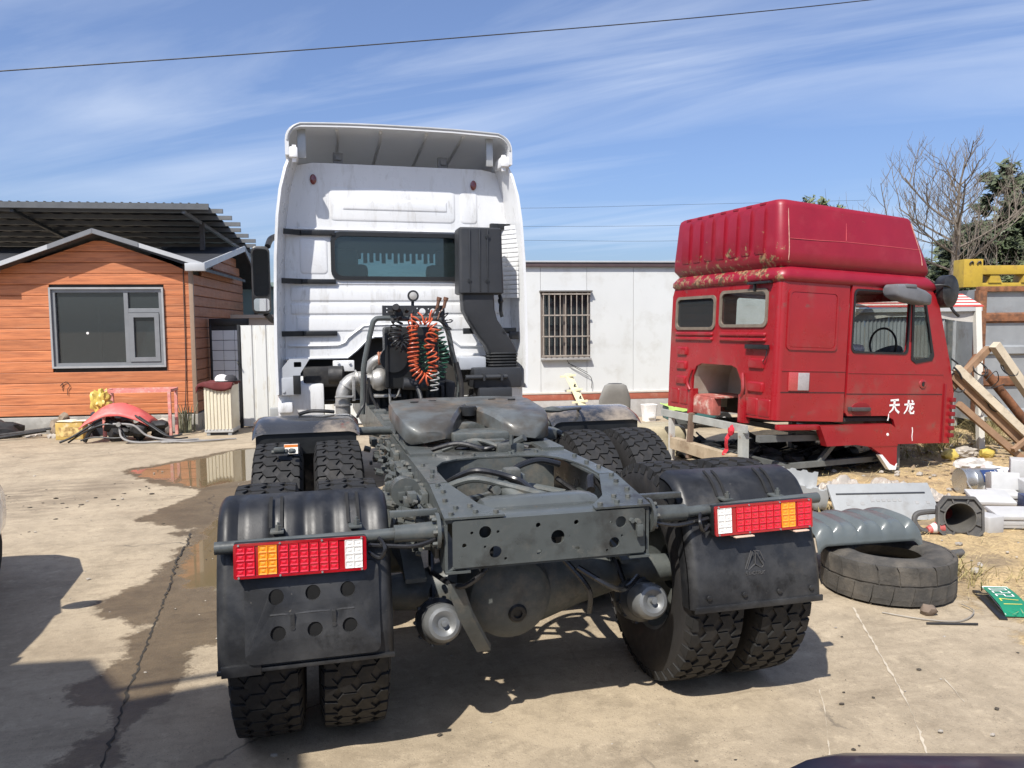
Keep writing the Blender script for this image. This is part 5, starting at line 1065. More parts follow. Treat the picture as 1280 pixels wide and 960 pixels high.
bm = BM(); cyl(bm, (2.12, .55, .72), (2.1, .55, .75), .2, .2, 20); tube(bm, [(2.05 + .0, .55 + .2 * math.cos(a), .86 + .2 * math.sin(a)) for a in [2 * math.pi * i / 16 for i in range(17)]], .014, 6, 2); RP('steering_wheel', bm, blackp)
# gutter band and high roof
def rr(x0, x1, y0, y1, r_, z, sl=0): return [(a, b, z - sl * a) for a, b in rrect(x0, x1, y0, y1, r_, 5)]
bm = BM(); loft(bm, [rr(.0, 2.23, .0, 2.08, .08, 1.49), rr(-.03, 2.26, -.03, 2.11, .1, 1.52), rr(-.035, 2.24, -.035, 2.11, .12, 1.57), rr(.0, 2.2, .005, 2.07, .13, 1.63), rr(.03, 2.17, .04, 2.04, .12, 1.66)]); RP('roof_gutter', bm, redroof, ang=50)
bm = BM(); loft(bm, [rr(.02, 2.15, .05, 2.03, .09, 1.65), rr(.0, 2.16, .03, 2.05, .09, 1.68), rr(-.035, 2.15, .0, 2.07, .09, 1.72), rr(-.04, 2.11, .005, 2.065, .09, 1.82), rr(-.035, 1.87, .045, 2.0, .09, 2.30, .012), rr(-.025, 1.855, .06, 1.985, .09, 2.345, .022), rr(.0, 1.83, .085, 1.955, .09, 2.368, .03), rr(.05, 1.78, .13, 1.91, .09, 2.378, .033), rr(.3, 1.6, .4, 1.6, .09, 2.385, .03)]); hr = RP('high_roof', bm, redroof, ang=50)
for k in range(7):
    y = .33 + k * .235
    bm = BM(); loft(bm, [[(-.034 - d, y - w_, z), (-.034 - d, y + w_, z), (.02, y + w_, z), (.02, y - w_, z)] for z, d, w_ in ((1.80, .012, .065), (1.85, .030, .075), (2.24, .030, .075), (2.30, .008, .065))]); RP('roof_rib', bm, redroof, hr, ang=25)
    bm = BM(); box(bm, (-.005, y + .0, 2.345), (.06, .10, .035), None, .012); RP('roof_notch', bm, redroof, hr)
seamm = M('pale_seam', (.52, .30, .24), .7, 0, .3, 25)
bm = BM()
def seam(pts, w_=.004): tube(bm, pts, w_, 5, 3)
seam([(.075, -.001 + .003, 1.72), (.08, .003, 1.85), (.075, .043, 2.25), (.085, .062, 2.31), (.1, .12, 2.352)]); RP('roof_seam', bm, seamm, hr)
bm = BM(); seam([(.865, .018, 1.86 + .12), (.868, .036, 2.15), (.862, .05, 2.26), (.86, .066, 2.31)]); RP('roof_seam', bm, M('pinkish_seam', (.50, .08, .09), .5), hr)
bm = BM(); seam([(.09, .012, 1.95), (.5, .014, 1.955), (.865, .017, 1.965), (1.4, .017, 1.962), (1.96, .017, 1.955)], .0035); RP('roof_seam', bm, M('pinkish_seam', (.50, .08, .09), .5), hr)
bm = BM(); seam([(1.99, .003, 1.78), (1.97, .016, 1.9), (1.89, .032, 2.1), (1.83, .045, 2.25)], .006); RP('roof_seam', bm, seamm, hr)
# mirrors
mgm = M('faded_grey_mirror', (.13, .135, .145), .6, 0, .12, 6, .05, 60)
bm = BM(); loft(bm, [[(x + (b - .5) * .0, y_, z_) for y_, z_ in rrect(-.20 - d_, -.04, z0, z1, .035, 3)] for b, (x, d_, z0, z1) in enumerate(((1.375, .0, 1.42, 1.50), (1.39, .04, 1.39, 1.525), (1.48, .06, 1.355, 1.53), (1.62, .06, 1.335, 1.515), (1.80, .05, 1.318, 1.475), (1.90, .03, 1.315, 1.44), (1.93, .0, 1.33, 1.41)))]); box(bm, (1.55, -.2, 1.51), (.16, .14, .04), None, .015); RP('side_mirror', bm, mgm, ang=50)
bm = BM(); loft(bm, [[(2.36 + .13 * w_ * math.cos(a), y, 1.50 + .19 * w_ * math.sin(a)) for a in [2 * math.pi * i / 16 for i in range(16)]] for y, w_ in ((-.12, .6), (-.09, 1), (.04, 1), (.08, .7))]); tube(bm, [(2.15, -.05, 1.56), (2.25, -.12, 1.56), (2.36, -.1, 1.52)], .012, 6, 4); tube(bm, [(2.40, -.05, 1.35), (2.44, -.08, 1.27), (2.52, -.08, 1.22)], .018, 6, 4); RP('corner_mirror', bm, blackp, ang=50)
bm = BM(); tube(bm, [(2.56, -.03, .62), (2.62, -.06, .55), (2.68, -.05, .48)], .012, 6, 4); tube(bm, [(2.52, -.02, .72), (2.6, -.05, .66)], .01, 6, 3); RP('wiper_arm', bm, blackm)

# stand (own local frame on the ground)
stn = thing('steel_stand', 'welded steel stand with rusty legs under the red cab', 'stand', (3.87, 4.316, 0), 6.5)
def beam(par, nm, p0, p1, w_=.05, mat=standm, h=None):
    b_ = BM(); p0 = Vector(p0); p1 = Vector(p1); u, v = frame_of(p1 - p0); h = h or w_
    loft(b_, [[p + u * a * w_ / 2 + v * c * h / 2 for a, c in ((-1, -1), (1, -1), (1, 1), (-1, 1))] for p in (p0, p1)]); return part(nm, b_, mat, par, smooth=False)
beam(stn, 'rear_beam', (-.14, .28, .58), (-.14, 2.0, .60), .035, standm, .085)
beam(stn, 'leg', (-.12, .36, 0), (-.12, .36, .56), .085); beam(stn, 'leg', (-.12, 1.80, 0), (-.12, 1.80, .58), .06, M('white_rusty_leg', (.48, .47, .44), .6, 0, .1, 5, dirt=((.3, .14, .06), .55, .7, 5)))
beam(stn, 'leg', (-.17, 1.34, .1), (-.16, 1.30, .66), .055, M('brown_steel_leg', (.16, .11, .08), .8, 0, .2, 9))
beam(stn, 'leg', (1.86, .12, 0), (1.86, .12, .42), .075, standd); beam(stn, 'leg', (1.86, 1.85, 0), (1.86, 1.85, .42), .075, standd)
for y in (.14, 1.85):
    beam(stn, 'side_rail', (-.1, y, .49), (2.0, y, .42), .07, standd); beam(stn, 'side_rail', (-.1, y, .16), (1.9, y, .16), .06, standd)
beam(stn, 'cross_rail', (1.86, .1, .42), (1.86, 1.9, .42), .07, standd); beam(stn, 'cross_rail', (.9, .1, .455), (.9, 1.9, .455), .06, standd)
beam(stn, 'diagonal', (.75, .16, .16), (1.05, .16, .44), .05, standd); beam(stn, 'diagonal', (.75, 1.83, .44), (1.3, 1.83, .16), .05, standd); beam(stn, 'cross_rail', (.3, .1, .16), (.3, 1.9, .16), .06, standd)
beam(stn, 'timber_sill', (-.16, .45, .20), (-.16, 1.7, .24), .10, woodg, .14)
bm = BM(); lump(bm, (-.2, .47, .55), (.03, .045, .06), 4, .5, 2, 2); loft(bm, [[(-.2 + .02 * math.sin(k * 2), .5 + .018 * k + a, .56 - .06 * k + b) for a, b in ((-.03, 0), (.03, .015), (.03, -.015))] for k in range(6)]); single('red_rag', bm, M('red_rag_cloth', (.50, .02, .035), .85, 0, .2, 10, .3, 30), 'crumpled red rag knotted round the pale stand leg', 'rag', (3.87, 4.316, 0), (0, 0, R(6.5)))
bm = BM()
for k in range(90): lump(bm, (.0 + 2.0 * rnd.random(), .35 + 1.6 * rnd.random(), .03 + .16 * rnd.random()), (.07 + .14 * rnd.random(), .07 + .14 * rnd.random(), .03 + .07 * rnd.random()), k, .5, 1)  # scrap lumps, many added to darken the shade under the cab
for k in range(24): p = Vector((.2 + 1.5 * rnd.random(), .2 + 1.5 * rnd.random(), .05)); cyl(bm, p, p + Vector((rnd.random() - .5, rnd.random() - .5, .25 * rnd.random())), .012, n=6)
o = single('scrap_heap', bm, darkin, 'dark scrap heap, filled out to deepen the shade under the red cab', 'scrap', (3.87, 4.316, 0), (0, 0, R(6.5))); del o['label'], o['category']; o['kind'] = 'stuff'

# ------------------------------------------------------------------ HOUSE (local: x right along the front, y back)
hs = thing('wooden_house', 'small house clad in orange wood boards with grey gable roof and big window', 'house', (-2.855, 11.247, 0), -7)
HP = lambda name, bm, mat, par=None, **k: part(name, bm, mat, par or hs, **k)
XL = -7.2
gab = lambda x: 3.28 - .36 * abs(x + 1.46) if x > -3.1 else 2.70
bm = BM(); plate(bm, [(XL, .28), (.0, .28), (.0, 2.72), (-1.46, 3.25), (-2.95, 2.72), (XL, 2.72)], [[(-2.25, 1.12), (-.485, 1.12), (-.485, 2.42), (-2.25, 2.42)]], .15, lambda a, b, t: (a, .17 - t, b)); fwl = HP('front_wall', bm, hidden_dark, smooth=False)
z = .295; k = 0; r_ = random.Random(3)
while z < 3.2:
    z1 = z + .183; spans = []
    def lim(zz):                                       # width of the gable at this height
        return (XL, 0.0) if zz <= 2.72 else (-1.46 - (3.25 - zz) / .36, -1.46 + (3.25 - zz) / .36)
    a0, a1 = lim(z)
    if a1 - a0 < .5: break
    if z1 > 1.09 and z < 2.42: segs = [(a0, -2.277), (-.458, a1)]
    else: segs = [(a0, a1)]
    for s0, s1 in segs:
        bm = BM(); cuts = [s0, s1]
        zz0, zz1 = z, z1
        if len(segs) == 1 and z < 1.12 < z1 + .05: zz1 = min(z1, 1.085)
        y0 = -.003 * r_.random()
        lo_, hi_ = lim(zz0), lim(zz1)
        xl = lambda zz, e: (max(s0, lim(zz)[0]) + .002) if e == 0 else (min(s1, lim(zz)[1]) - .002)
        loft(bm, [[(xl(zz, e), yy, zz) for yy, zz in ((y0, zz0 + .002), (y0 - .010, zz0 + .010), (y0 - .010, zz1 - .010), (y0 - .002, zz1 - .002), (.03, zz1 - .002), (.03, zz0 + .002))] for e in (0, 1)])
        HP('wall_board', bm, plankm, fwl, smooth=False)
    z = z1
bm = BM(); plate(bm, [(.2, .28), (4.0, .28), (4.0, 2.72), (2.1 + 1.0, 3.30), (.2, 2.72)], [], .12, lambda a, b, t: (-.15 + t, a, b)); swl = HP('side_wall', bm, hidden_dark, smooth=False)
z = .295
while z < 3.1:
    z1 = z + .183; a0, a1 = (.03, 4.0) if z1 <= 2.75 else (3.1 - (3.42 - z1) / .225, 3.1 + (3.42 - z1) / .62)
    a0 = max(a0, .03)
    if a1 - a0 < .2: break
    bm = BM(); loft(bm, [[(-.03, y, z + .004), (.0, y, z + .004), (.013, y, z + .016), (.013, y, z1 - .016), (.002, y, z1 - .004), (-.03, y, z1 - .004)] for y in (a0, a1)]); HP('wall_board', bm, plankb, swl, smooth=False); z = z1
bm = BM(); bx(bm, -.05, .02, -.02, .03, .28, 2.74, .004); HP('corner_trim', bm, M('brown_trim', (.24, .17, .12), .5, 0, .1, 5))
bm = BM(); bx(bm, XL, .03, -.06, .2, -.05, .275, .01); pl_ = HP('plinth', bm, conc)
bm = BM(); bx(bm, -.1, .04, .2, 4.0, -.05, .276, .008); HP('plinth', bm, conc)
# window: frame, mullion, panes, casement
def bar(nm, x0, x1, z0, z1, par, mat=winfr, y0=-.04, y1=.03): b_ = BM(); bx(b_, x0, x1, y0, y1, z0, z1, .005); return HP(nm, b_, mat, par, smooth=False)
bm = BM(); frame_ring(bm, [(-2.275, 1.095), (-.46, 1.095), (-.46, 2.445), (-2.275, 2.445)], .03, .05, XZ(.0)); wd = HP('window', bm, M('window_trim_grey', (.30, .305, .31), .45), smooth=False)
bm = BM(); frame_ring(bm, [(-2.245, 1.125), (-.49, 1.125), (-.49, 2.415), (-2.245, 2.415)], .055, .06, XZ(.045)); HP('frame', bm, winfr, wd, smooth=False)
bar('mullion', -1.11, -1.04, 1.18, 2.36, wd, y0=-.01, y1=.045); bar('transom', -1.04, -.545, 2.02, 2.09, wd, y0=-.01, y1=.045)
for x0, x1, z0, z1 in ((-2.19, -1.11, 1.18, 2.36), (-1.04, -.545, 2.09, 2.36)):
    bm = BM(); bx(bm, x0, x1, .03, .036, z0, z1); HP('pane', bm, gdk, wd, smooth=False)
bm = BM(); frame_ring(bm, [(-1.035, 1.19), (-.55, 1.19), (-.55, 2.015), (-1.035, 2.015)], .075, .05, XZ(.02)); ca = HP('casement', bm, winfr, wd, smooth=False)
bm = BM(); bx(bm, -.965, -.62, .01, .016, 1.26, 1.945); HP('pane', bm, gdk, wd, smooth=False)
bm = BM(); loft(bm, [[(-.96 + .30 * f, .06, 1.27 + .66 * f), (-.64, .06 + .03 * math.sin(f * 9), 1.27 + .66 * f)] for f in [i / 8 for i in range(9)]], False, False); HP('curtain', bm, M('pale_curtain', (.45, .43, .38), .9), wd)
bm = BM(); revolve(bm, [(.022, 0), (.02, .003), (.001, .004)], (-1.72, .03, 1.68), (0, -1, 0), 12); HP('window_sticker', bm, inkw, wd)
# dim room: back wall with a door frame, sill clutter
bm = BM(); bx(bm, XL, -.2, 2.2, 2.25, .3, 2.6); HP('room_back_wall', bm, M('dim_room_wall', (.42, .44, .44), .9))
bm = BM(); bx(bm, XL, -.2, .2, 2.2, .3, .35); bx(bm, XL, -.2, .2, 2.2, 2.6, 2.63); HP('room_floor', bm, hidden_dark)
bm = BM(); frame_ring(bm, [(-2.35, .5), (-1.7, .5), (-1.7, 2.2), (-2.35, 2.2)], .06, .03, XZ(2.19)); HP('room_door', bm, M('dim_door', (.6, .6, .6), .7), smooth=False)
bm = BM(); lump(bm, (-1.2, .1, 1.205), (.05, .03, .025), 1, .4); lump(bm, (-1.28, .1, 1.2), (.03, .03, .02), 5, .4); HP('sill_clutter', bm, M('yellow_clutter', (.6, .5, .25), .8), wd)
# roof and fascias
def slab(nm, pts, th, mat, par=None): 
    b_ = BM(); P = [Vector(p) for p in pts]; loft(b_, [[p for p in P], [p - Vector((0, 0, th)) for p in P]]); return HP(nm, b_, mat, par, smooth=False)
rf = slab('roof', [(-3.1, -.24, 2.74), (-1.46, -.24, 3.36), (-1.46, 3.2, 3.36), (-3.1, 3.2, 2.74)], .05, roofd)
slab('roof_slope', [(-1.46, -.24, 3.36), (.24, -.24, 2.76), (.24, 3.2, 2.76), (-1.46, 3.2, 3.36)], .05, roofd, rf)
slab('roof_slope', [(XL, -.22, 2.75), (-3.0, -.22, 2.75), (-3.0, 3.1, 3.42), (XL, 3.1, 3.42)], .05, roofd, rf)
slab('roof_slope', [(-1.2, .18, 2.82), (.25, .1, 2.80), (.25, 3.1, 3.44), (-1.2, 3.1, 3.44)], .045, roofd, rf)
slab('roof_slope', [(-1.4, 3.1, 3.435), (.25, 3.1, 3.435), (.25, 5.0, 2.70), (-1.4, 5.0, 2.70)], .05, roofd, rf)
def fascia(p0, p1, h=.13, th=.03, mat=None):
    b_ = BM(); p0 = Vector(p0); p1 = Vector(p1); d = (p1 - p0); n_ = Vector((0, -1, 0)) if abs(d.y) < .1 else Vector((1, 0, 0))
    loft(b_, [[p, p + n_ * th, p + n_ * th - Vector((0, 0, h)), p - Vector((0, 0, h))] for p in (p0, p1)]); return HP('fascia', b_, mat or trimw, rf, smooth=False)
gm_ = M('grey_fascia', (.17, .175, .185), .45, .1, .06, 6)
fascia((-2.95, -.25, 2.83), (-1.45, -.25, 3.39), .075); fascia((-1.46, -.25, 3.39), (.26, -.25, 2.84), .075)
fascia((-2.15, -.285, 3.125), (-1.45, -.285, 3.395), .08, .01, gm_); fascia((-1.46, -.285, 3.395), (-.75, -.285, 3.17), .08, .01, gm_)
fascia((-4.6, -.25, 2.80), (-2.9, -.25, 2.80), .13); fascia((XL, -.25, 2.80), (-4.6, -.25, 2.80), .13)
fascia((.25, -.25, 2.84), (.25, 3.1, 3.46), .11); fascia((.25, 3.1, 3.46), (.25, 5.05, 2.72), .11, .03, gm_)
bm = BM(); bx(bm, -.02, .30, -.32, -.22, 2.70, 2.83, .008); HP('eave_return', bm, trimw, rf)
# wall tap loop and cable
bm = BM(); tube(bm, [(-.12, -.02, 2.9), (-.13, -.03, 2.4), (-.135, -.03, 1.6), (-.15, -.03, .9), (-.17, -.05, .45), (-.2, -.1, .3)], .008, 6, 4); HP('wall_cable', bm, M('dark_cable', (.05, .035, .03), .7))
bm = BM(); tube(bm, [(-2.14, -.02, .72), (-2.13, -.03, .84), (-2.17, -.03, .80), (-2.08, -.03, .87), (-2.02, -.03, .80), (-2.06, -.03, .74), (-2.06, -.03, .64)], .005, 5, 3); HP('wall_hook', bm, M('dark_cable', (.05, .035, .03), .7))
# tiled gate between house and fence
gt = thing('tiled_gate', 'white tiled gate leaf in a dark frame beside the house', 'gate', (-2.855, 11.247, 0), -7)
bm = BM(); bx(bm, .08, .70, .85, .9, .02, 1.80); gl_ = part('gate_leaf', bm, blackm, gt)
for i in range(3):
    for j in range(9): bm = BM(); bx(bm, .09 + i * .2, .285 + i * .2, .84, .86, .05 + j * .185, .225 + j * .185, .004); part('tile', bm, tilew, gl_, smooth=False)
for x in (.05, .70): bm = BM(); bx(bm, x, x + .04, .82, .92, 0, 1.92, .004); part('gate_post', bm, blackm, gt)
bm = BM(); bx(bm, .05, .74, .82, .92, 1.80, 1.92, .004); part('lintel', bm, blackm, gt)
# white sheet fence
fn = thing('white_metal_fence', 'white metal sheet fence stained brown at the foot, left of the white truck cab', 'fence', (-2.855, 11.247, 0), -7)
for k in range(9):
    x0 = .745 + k * .235
    bm = BM(); loft(bm, [[(x0, .10, z), (x0 + .02, .075, z), (x0 + .19, .075, z), (x0 + .21, .10, z), (x0 + .233, .10, z), (x0 + .233, .115, z), (x0, .115, z)] for z in (.03, 1.79)]); part('fence_sheet', bm, fencew, fn, smooth=False)
bm = BM(); bx(bm, .70, 2.9, .12, .16, .02, .06); part('bottom_rail', bm, blackm, fn); bm = BM(); bx(bm, .70, .745, .06, .16, 0, 1.80, .004); part('fence_post', bm, blackm, fn)
bm = BM(); tube(bm, [(.72, .04, 1.15), (.70, .0, 1.16), (.72, -.02, 1.12), (.73, .02, 1.08)], .01, 6, 4); part('latch', bm, blackm, fn)

# ------------------------------------------------------------------ open shed roof behind the house
cp = thing('corrugated_canopy', 'dark corrugated lean-to roof with projecting purlins behind the wooden house', 'canopy', (-2.855, 11.247, 0), -7)
zc_ = lambda y: 4.04 - (y - 1.5) * .106
bm = BM(); n_ = 150; rows = []
for y in (1.48, 6.0): rows.append([(-9 + 8.95 * i / n_, y, zc_(y) + .012 * math.sin(i * 2 * math.pi / 6)) for i in range(n_ + 1)])
loft(bm, rows, False, False); rsh = part('roof_sheet', bm, roofd, cp)
for k in range(9):
    y = 1.62 + k * .52; bm = BM(); bx(bm, -9, .18 + .05 * (k % 3), y, y + .06, zc_(y) - .10, zc_(y) - .02); part('purlin', bm, M('purlin_grey', (.13, .135, .14), .5, .1, .1, 6), cp, smooth=False)
bm = BM(); bx(bm, -9, -.03, 1.44, 1.48, zc_(1.46) - .08, zc_(1.46) + .03); part('edge_beam', bm, M('dark_edge_steel', (.085, .09, .095), .5), cp)
beam(cp, 'rafter', (-.5, 1.52, 3.93), (-.05, 5.9, 3.44), .06, gm_); beam(cp, 'rafter', (-3.5, 1.52, 3.93), (-3.5, 5.9, 3.44), .06, roofd); beam(cp, 'rafter', (-6.5, 1.52, 3.93), (-6.5, 5.9, 3.44), .06, roofd)
for x, y in ((-.4, 2.4), (-.05, 5.8), (-3.5, 5.8), (-6.5, 5.8), (-8.8, 5.8)): beam(cp, 'post', (x, y, 3.3 if y < 3 else 0), (x, y, zc_(y) - .1), .08, M('dark_post', (.06, .05, .045), .7))
bm = BM()
for k in range(60):
    x = -9 + 8.9 * k / 60; bx(bm, x, x + .03, 1.44, 1.5, zc_(1.46) + .03, zc_(1.46) + .045)
part('sheet_crests', bm, roofd, cp, stuff=True)

# ------------------------------------------------------------------ white building
wb = thing('white_building', 'long low white panel building with red-brown band and one barred window', 'building', (3.038, 10.824, 0), -7)
WP = lambda name, bm, mat, par=None, **k: part(name, bm, mat, par or wb, **k)
bm = BM(); bx(bm, -1.6, 6.5, .10, 4, .0, 2.80); WP('building_core', bm, panelw)
edges_ = [-1.6, -.70, .175, 1.05, 1.945, 2.83, 3.72, 4.6, 5.5, 6.5]
for a, b in zip(edges_, edges_[1:]):
    hole = []
    bm = BM()
    if a == .175 or a == -.70 or a == 1.05:
        zs = [(.50, 2.82)]
        x0, x1 = a + .003, b - .003
        if a == .175: 
            bx(bm, x0, x1, .0, .09, .50, 1.14); bx(bm, x0, x1, .0, .09, 2.36, 2.82)
        elif a == -.70: bx(bm, x0, x1, .0, .09, .50, 2.82)
        else: bx(bm, 1.115, x1, .0, .09, .50, 2.82); bx(bm, x0, 1.115, 0, .09, .50, 1.14); bx(bm, x0, 1.115, 0, .09, 2.36, 2.82)
    else: bx(bm, a + .003, b - .003, .0, .09, .50, 2.82)
    WP('wall_panel', bm, panelw, smooth=False)
bm = BM(); bx(bm, -1.65, 6.6, -.06, .10, 2.82, 2.90, .004); WP('eave_cap', bm, M('dark_red_cap', (.075, .05, .05), .5)); bm = BM(); bx(bm, -1.65, 6.6, -.08, .3, 2.90, 2.93, .003); WP('eave_sheet', bm, trimw)
bm = BM(); bx(bm, -1.6, 6.5, -.05, .08, .465, .50, .004); WP('ledge', bm, M('pale_ledge', (.5, .45, .40), .8)); bm = BM(); bx(bm, -1.6, 6.5, -.04, .08, .345, .465, .004); WP('painted_band', bm, redst); bm = BM(); bx(bm, -1.6, 6.5, -.035, .08, -.05, .345, .004); WP('plinth', bm, greyst)
bm = BM(); bx(bm, .15, 1.14, -.10, .02, 2.36, 2.385); gr = WP('window', bm, M('window_hood', (.12, .11, .10), .6)); 
bm = BM(); frame_ring(bm, [(.175, 1.14), (1.115, 1.14), (1.115, 2.36), (.175, 2.36)], .05, .05, XZ(.06)); WP('frame', bm, M('brown_window_frame', (.16, .13, .11), .5), gr, smooth=False)
bm = BM(); bx(bm, .22, 1.07, .06, .066, 1.19, 2.31); WP('pane', bm, gdk, gr, smooth=False)
for x in (.63,): bm = BM(); bx(bm, x - .03, x + .03, .02, .07, 1.19, 2.31); WP('mullion', bm, M('brown_window_frame', (.16, .13, .11), .5), gr)
bm = BM(); bx(bm, .26, .60, .12, .14, 1.2, 2.15); WP('blind', bm, M('beige_blind', (.42, .38, .33), .8), gr)
gri = M('rusty_window_bar', (.30, .26, .22), .6, .1, .25, 14)
for k in range(9): x = .22 + k * .104; bm = BM(); cyl(bm, (x, -.07, 1.17), (x, -.07, 2.35), .010, n=6); WP('window_bar', bm, gri, gr)
for z in (1.18, 1.54, 1.93, 2.32): bm = BM(); bx(bm, .19, 1.10, -.085, -.06, z - .012, z + .012); WP('window_rail', bm, gri, gr)
for k in range(3): bm = BM(); bx(bm, .33 + .12 * k, .42 + .12 * k, .05, .06, 1.66, 1.74); WP('window_slip', bm, blackm, gr); 
bm = BM(); bx(bm, .17, 1.12, -.09, .0, 1.10, 1.135, .003); WP('sill', bm, M('grey_sill', (.27, .26, .25), .7), gr)
bm = BM(); tube(bm, [(.66, -.05, 1.10), (.72, -.06, 1.02), (.95, -.06, .88), (1.12, -.05, .76), (1.13, -.04, .56)], .006, 5, 4); tube(bm, [(.68, -.05, 1.04), (.82, -.06, .98), (1.05, -.06, .86)], .005, 5, 3); WP('hanging_wire', bm, blackm)

# distant sheds, wall, hill, wires
bm = BM(); bx(bm, -4.5, 0.5, 17, 22, 0, 2.75); bx(bm, -4.7, .7, 16.8, 22.2, 2.75, 2.85); single('green_shed', bm, greensh, 'plain grey-green shed wall far behind the white fence', 'shed', smooth=False)
bm = BM(); bx(bm, -4.0, 1.5, 14.0, 14.25, 0, 1.95); bx(bm, -4.0, 1.5, 13.95, 14.3, 1.95, 2.02); single('rendered_wall', bm, M('beige_wall', (.50, .43, .35), .85, 0, .1, 2), 'weathered beige wall behind the white metal fence', 'wall', smooth=False)
bm = BM(); hv = []
for i in range(81):
    a = R(-70 + 150 * i / 80); d = 420; h = 9 + 14 * math.exp(-((i - 48.6) / 1.7) ** 2) + 5 * noise.noise(Vector((i * .22, 0, 3))); hv.append((d * math.sin(a), d * math.cos(a), max(h, 1)))
loft(bm, [[(x, y, -2) for x, y, z in hv], hv, [(x * 1.4, y * 1.4, -2) for x, y, z in hv]], False, False); struct('hills', bm, hillm)
def wire(pts, r_, label, nm='overhead_wire', grp=None):
    bm = BM(); tube(bm, pts, r_, 6, 10); return single(nm, bm, M('wire_black', (.02, .02, .022), .6), label, 'wire', group=grp)
wire([(-16, 16, 5.9), (-7.13, 16, 7.21), (2.09, 16, 8.61), (14.32, 16, 10.69), (34, 16, 14.6)], .0135, 'single black cable crossing the sky above the white cab')
for k, (z0, z1) in enumerate(((11.55, 12.3), (10.05, 10.5), (8.9, 9.15))): wire([(0, 60, z0 - .3), (16, 60, z0), (31, 60, z1), (50, 60, z1 + 1)], .012, ('upper', 'middle', 'lower')[k] + ' of the three thin wires behind the two cabs', 'distant_wire', 'distant wires')

# ------------------------------------------------------------------ clutter in front of the house
ft = thing('table_frame', 'pink and red painted bare table frame against the house wall', 'table frame', (-3.62, 10.62, 0), -7)
for x in (-.5, .5):
    for y in (-.16, .2): beam(ft, 'leg', (x * (1 if y < 0 else .98), y, 0), (x, y, .74), .045, pinkp)
for y in (-.16, .2): beam(ft, 'top_rail', (-.53, y, .755), (.53, y, .755), .05, pinkp)
for x in (-.5, .5): beam(ft, 'side_rail', (x, -.14, .752), (x, .18, .752), .045, pinkp)
bm = BM(); lump(bm, (0, 0, 0), (.14, .10, .20), 3, .5, 4, 3.0); single('yellow_bag', bm, yellowb, 'crumpled yellow plastic bag hanging on the corner of the pink frame', 'bag', (-4.16, 10.5, .60))
mc = thing('old_machine', 'scrapped black machine with tangled pipes under a faded red cover', 'machine', (-3.75, 10.05, 0), -7)
bm = BM(); r_ = random.Random(9)
for k in range(16): lump(bm, (-.25 + .75 * r_.random(), .3 * r_.random(), .1 + .22 * r_.random()), (.06 + .12 * r_.random(), .1, .05 + .09 * r_.random()), k, .5, 2)
part('engine_body', bm, darkin, mc, stuff=True)
bm = BM(); sheet(bm, 0, 1, 0, 1, 22, 10, lambda u, v: (-.62 + 1.02 * u + .02 * v, -.12 + .42 * v, .16 + .44 * math.sin(math.pi * min(1, u * .82 + .10)) ** .8 * (.52 + .48 * math.sin(math.pi * min(.75, v * .75 + .08))) - .12 * max(0, .35 - u) + .012 * noise.noise(Vector((u * 6, v * 5, 0))) - .05 * max(0, .4 - v) * math.sin(math.pi * u))); cv = part('red_cover', bm, pinkc, mc); m_ = cv.modifiers.new('thickness', 'SOLIDIFY'); m_.thickness = .012
for k, pts in enumerate(([(-.9, -.1, .03), (-.7, -.1, .12), (-.45, -.08, .28), (-.3, -.05, .36)], [(-.8, -.05, .02), (-.5, -.12, .2), (-.2, -.15, .3), (.0, -.14, .22), (.1, -.2, .06), (.3, -.25, .03)], [(-.1, -.16, .3), (.2, -.2, .28), (.4, -.22, .12), (.7, -.25, .05), (.95, -.2, .03)], [(.2, -.1, .42), (.45, -.15, .25), (.7, -.2, .1), (.9, -.15, .12)], [(.25, -.08, .4), (.5, -.1, .22), (.75, -.12, .06), (.95, -.05, .05)], [(0, -.18, .25), (.05, -.25, .1), (.25, -.3, .03), (.6, -.3, .03), (.9, -.28, .04), (1.15, -.2, .04)], [(-.6, -.1, .05), (-.4, -.12, .1), (-.1, -.13, .08), (.1, -.14, .1)], [(-.55, -.08, .03), (-.45, -.1, .2), (-.38, -.1, .26)])):
    bm = BM(); tube(bm, pts, (.018, .014, .016, .014, .012, .016, .012, .03)[k], 7, 6); part('pipe' if k in (0, 6, 7) else 'hose', bm, blackm if k % 3 != 2 else M('grey_hose', (.22, .21, .2), .6), mc)
bm = BM(); cyl(bm, (0, -.2, .3), (0, -.24, .3), .035, n=12); part('hub', bm, cast, mc)
bm = BM(); [tube(bm, [(.5 + .3 * r_.random(), -.35 + .2 * r_.random(), .02), (.8 + .4 * r_.random(), -.4 + .2 * r_.random(), .03), (1.2 + .3 * r_.random(), -.2, .02), (1.5 + .3 * r_.random(), -.1, .02)], .012, 6, 5) for k in range(3)]; single('loose_hoses', bm, M('grey_hose', (.22, .21, .2), .6), 'grey hoses lying on the ground right of the scrapped machine', 'hose', (-3.75, 10.05, 0), (0, 0, R(-7)))
bm = BM(); bx(bm, -.20, .20, -.13, .13, 0, .28, .012); yc = single('yellow_carton', bm, yellowc, 'battered yellow carton on the ground left of the red cover', 'carton', (-4.66, 10.72, 0), (0, 0, R(-4)))
bm = BM(); bx(bm, -.15, .17, -.133, -.128, .05, .20); part('printed_band', bm, M('brown_print', (.34, .22, .08), .8, 0, .3, 25, dirt=((.68, .5, .2), .45, .6, 14)), yc)
bm = BM(); sheet(bm, -.21, .21, -.14, .14, 8, 6, lambda a, b: (a, b, .285 + .02 * noise.noise(Vector((a * 9, b * 9, 2))))); part('torn_lid', bm, M('pale_carton_lid', (.66, .60, .48), .8), yc)
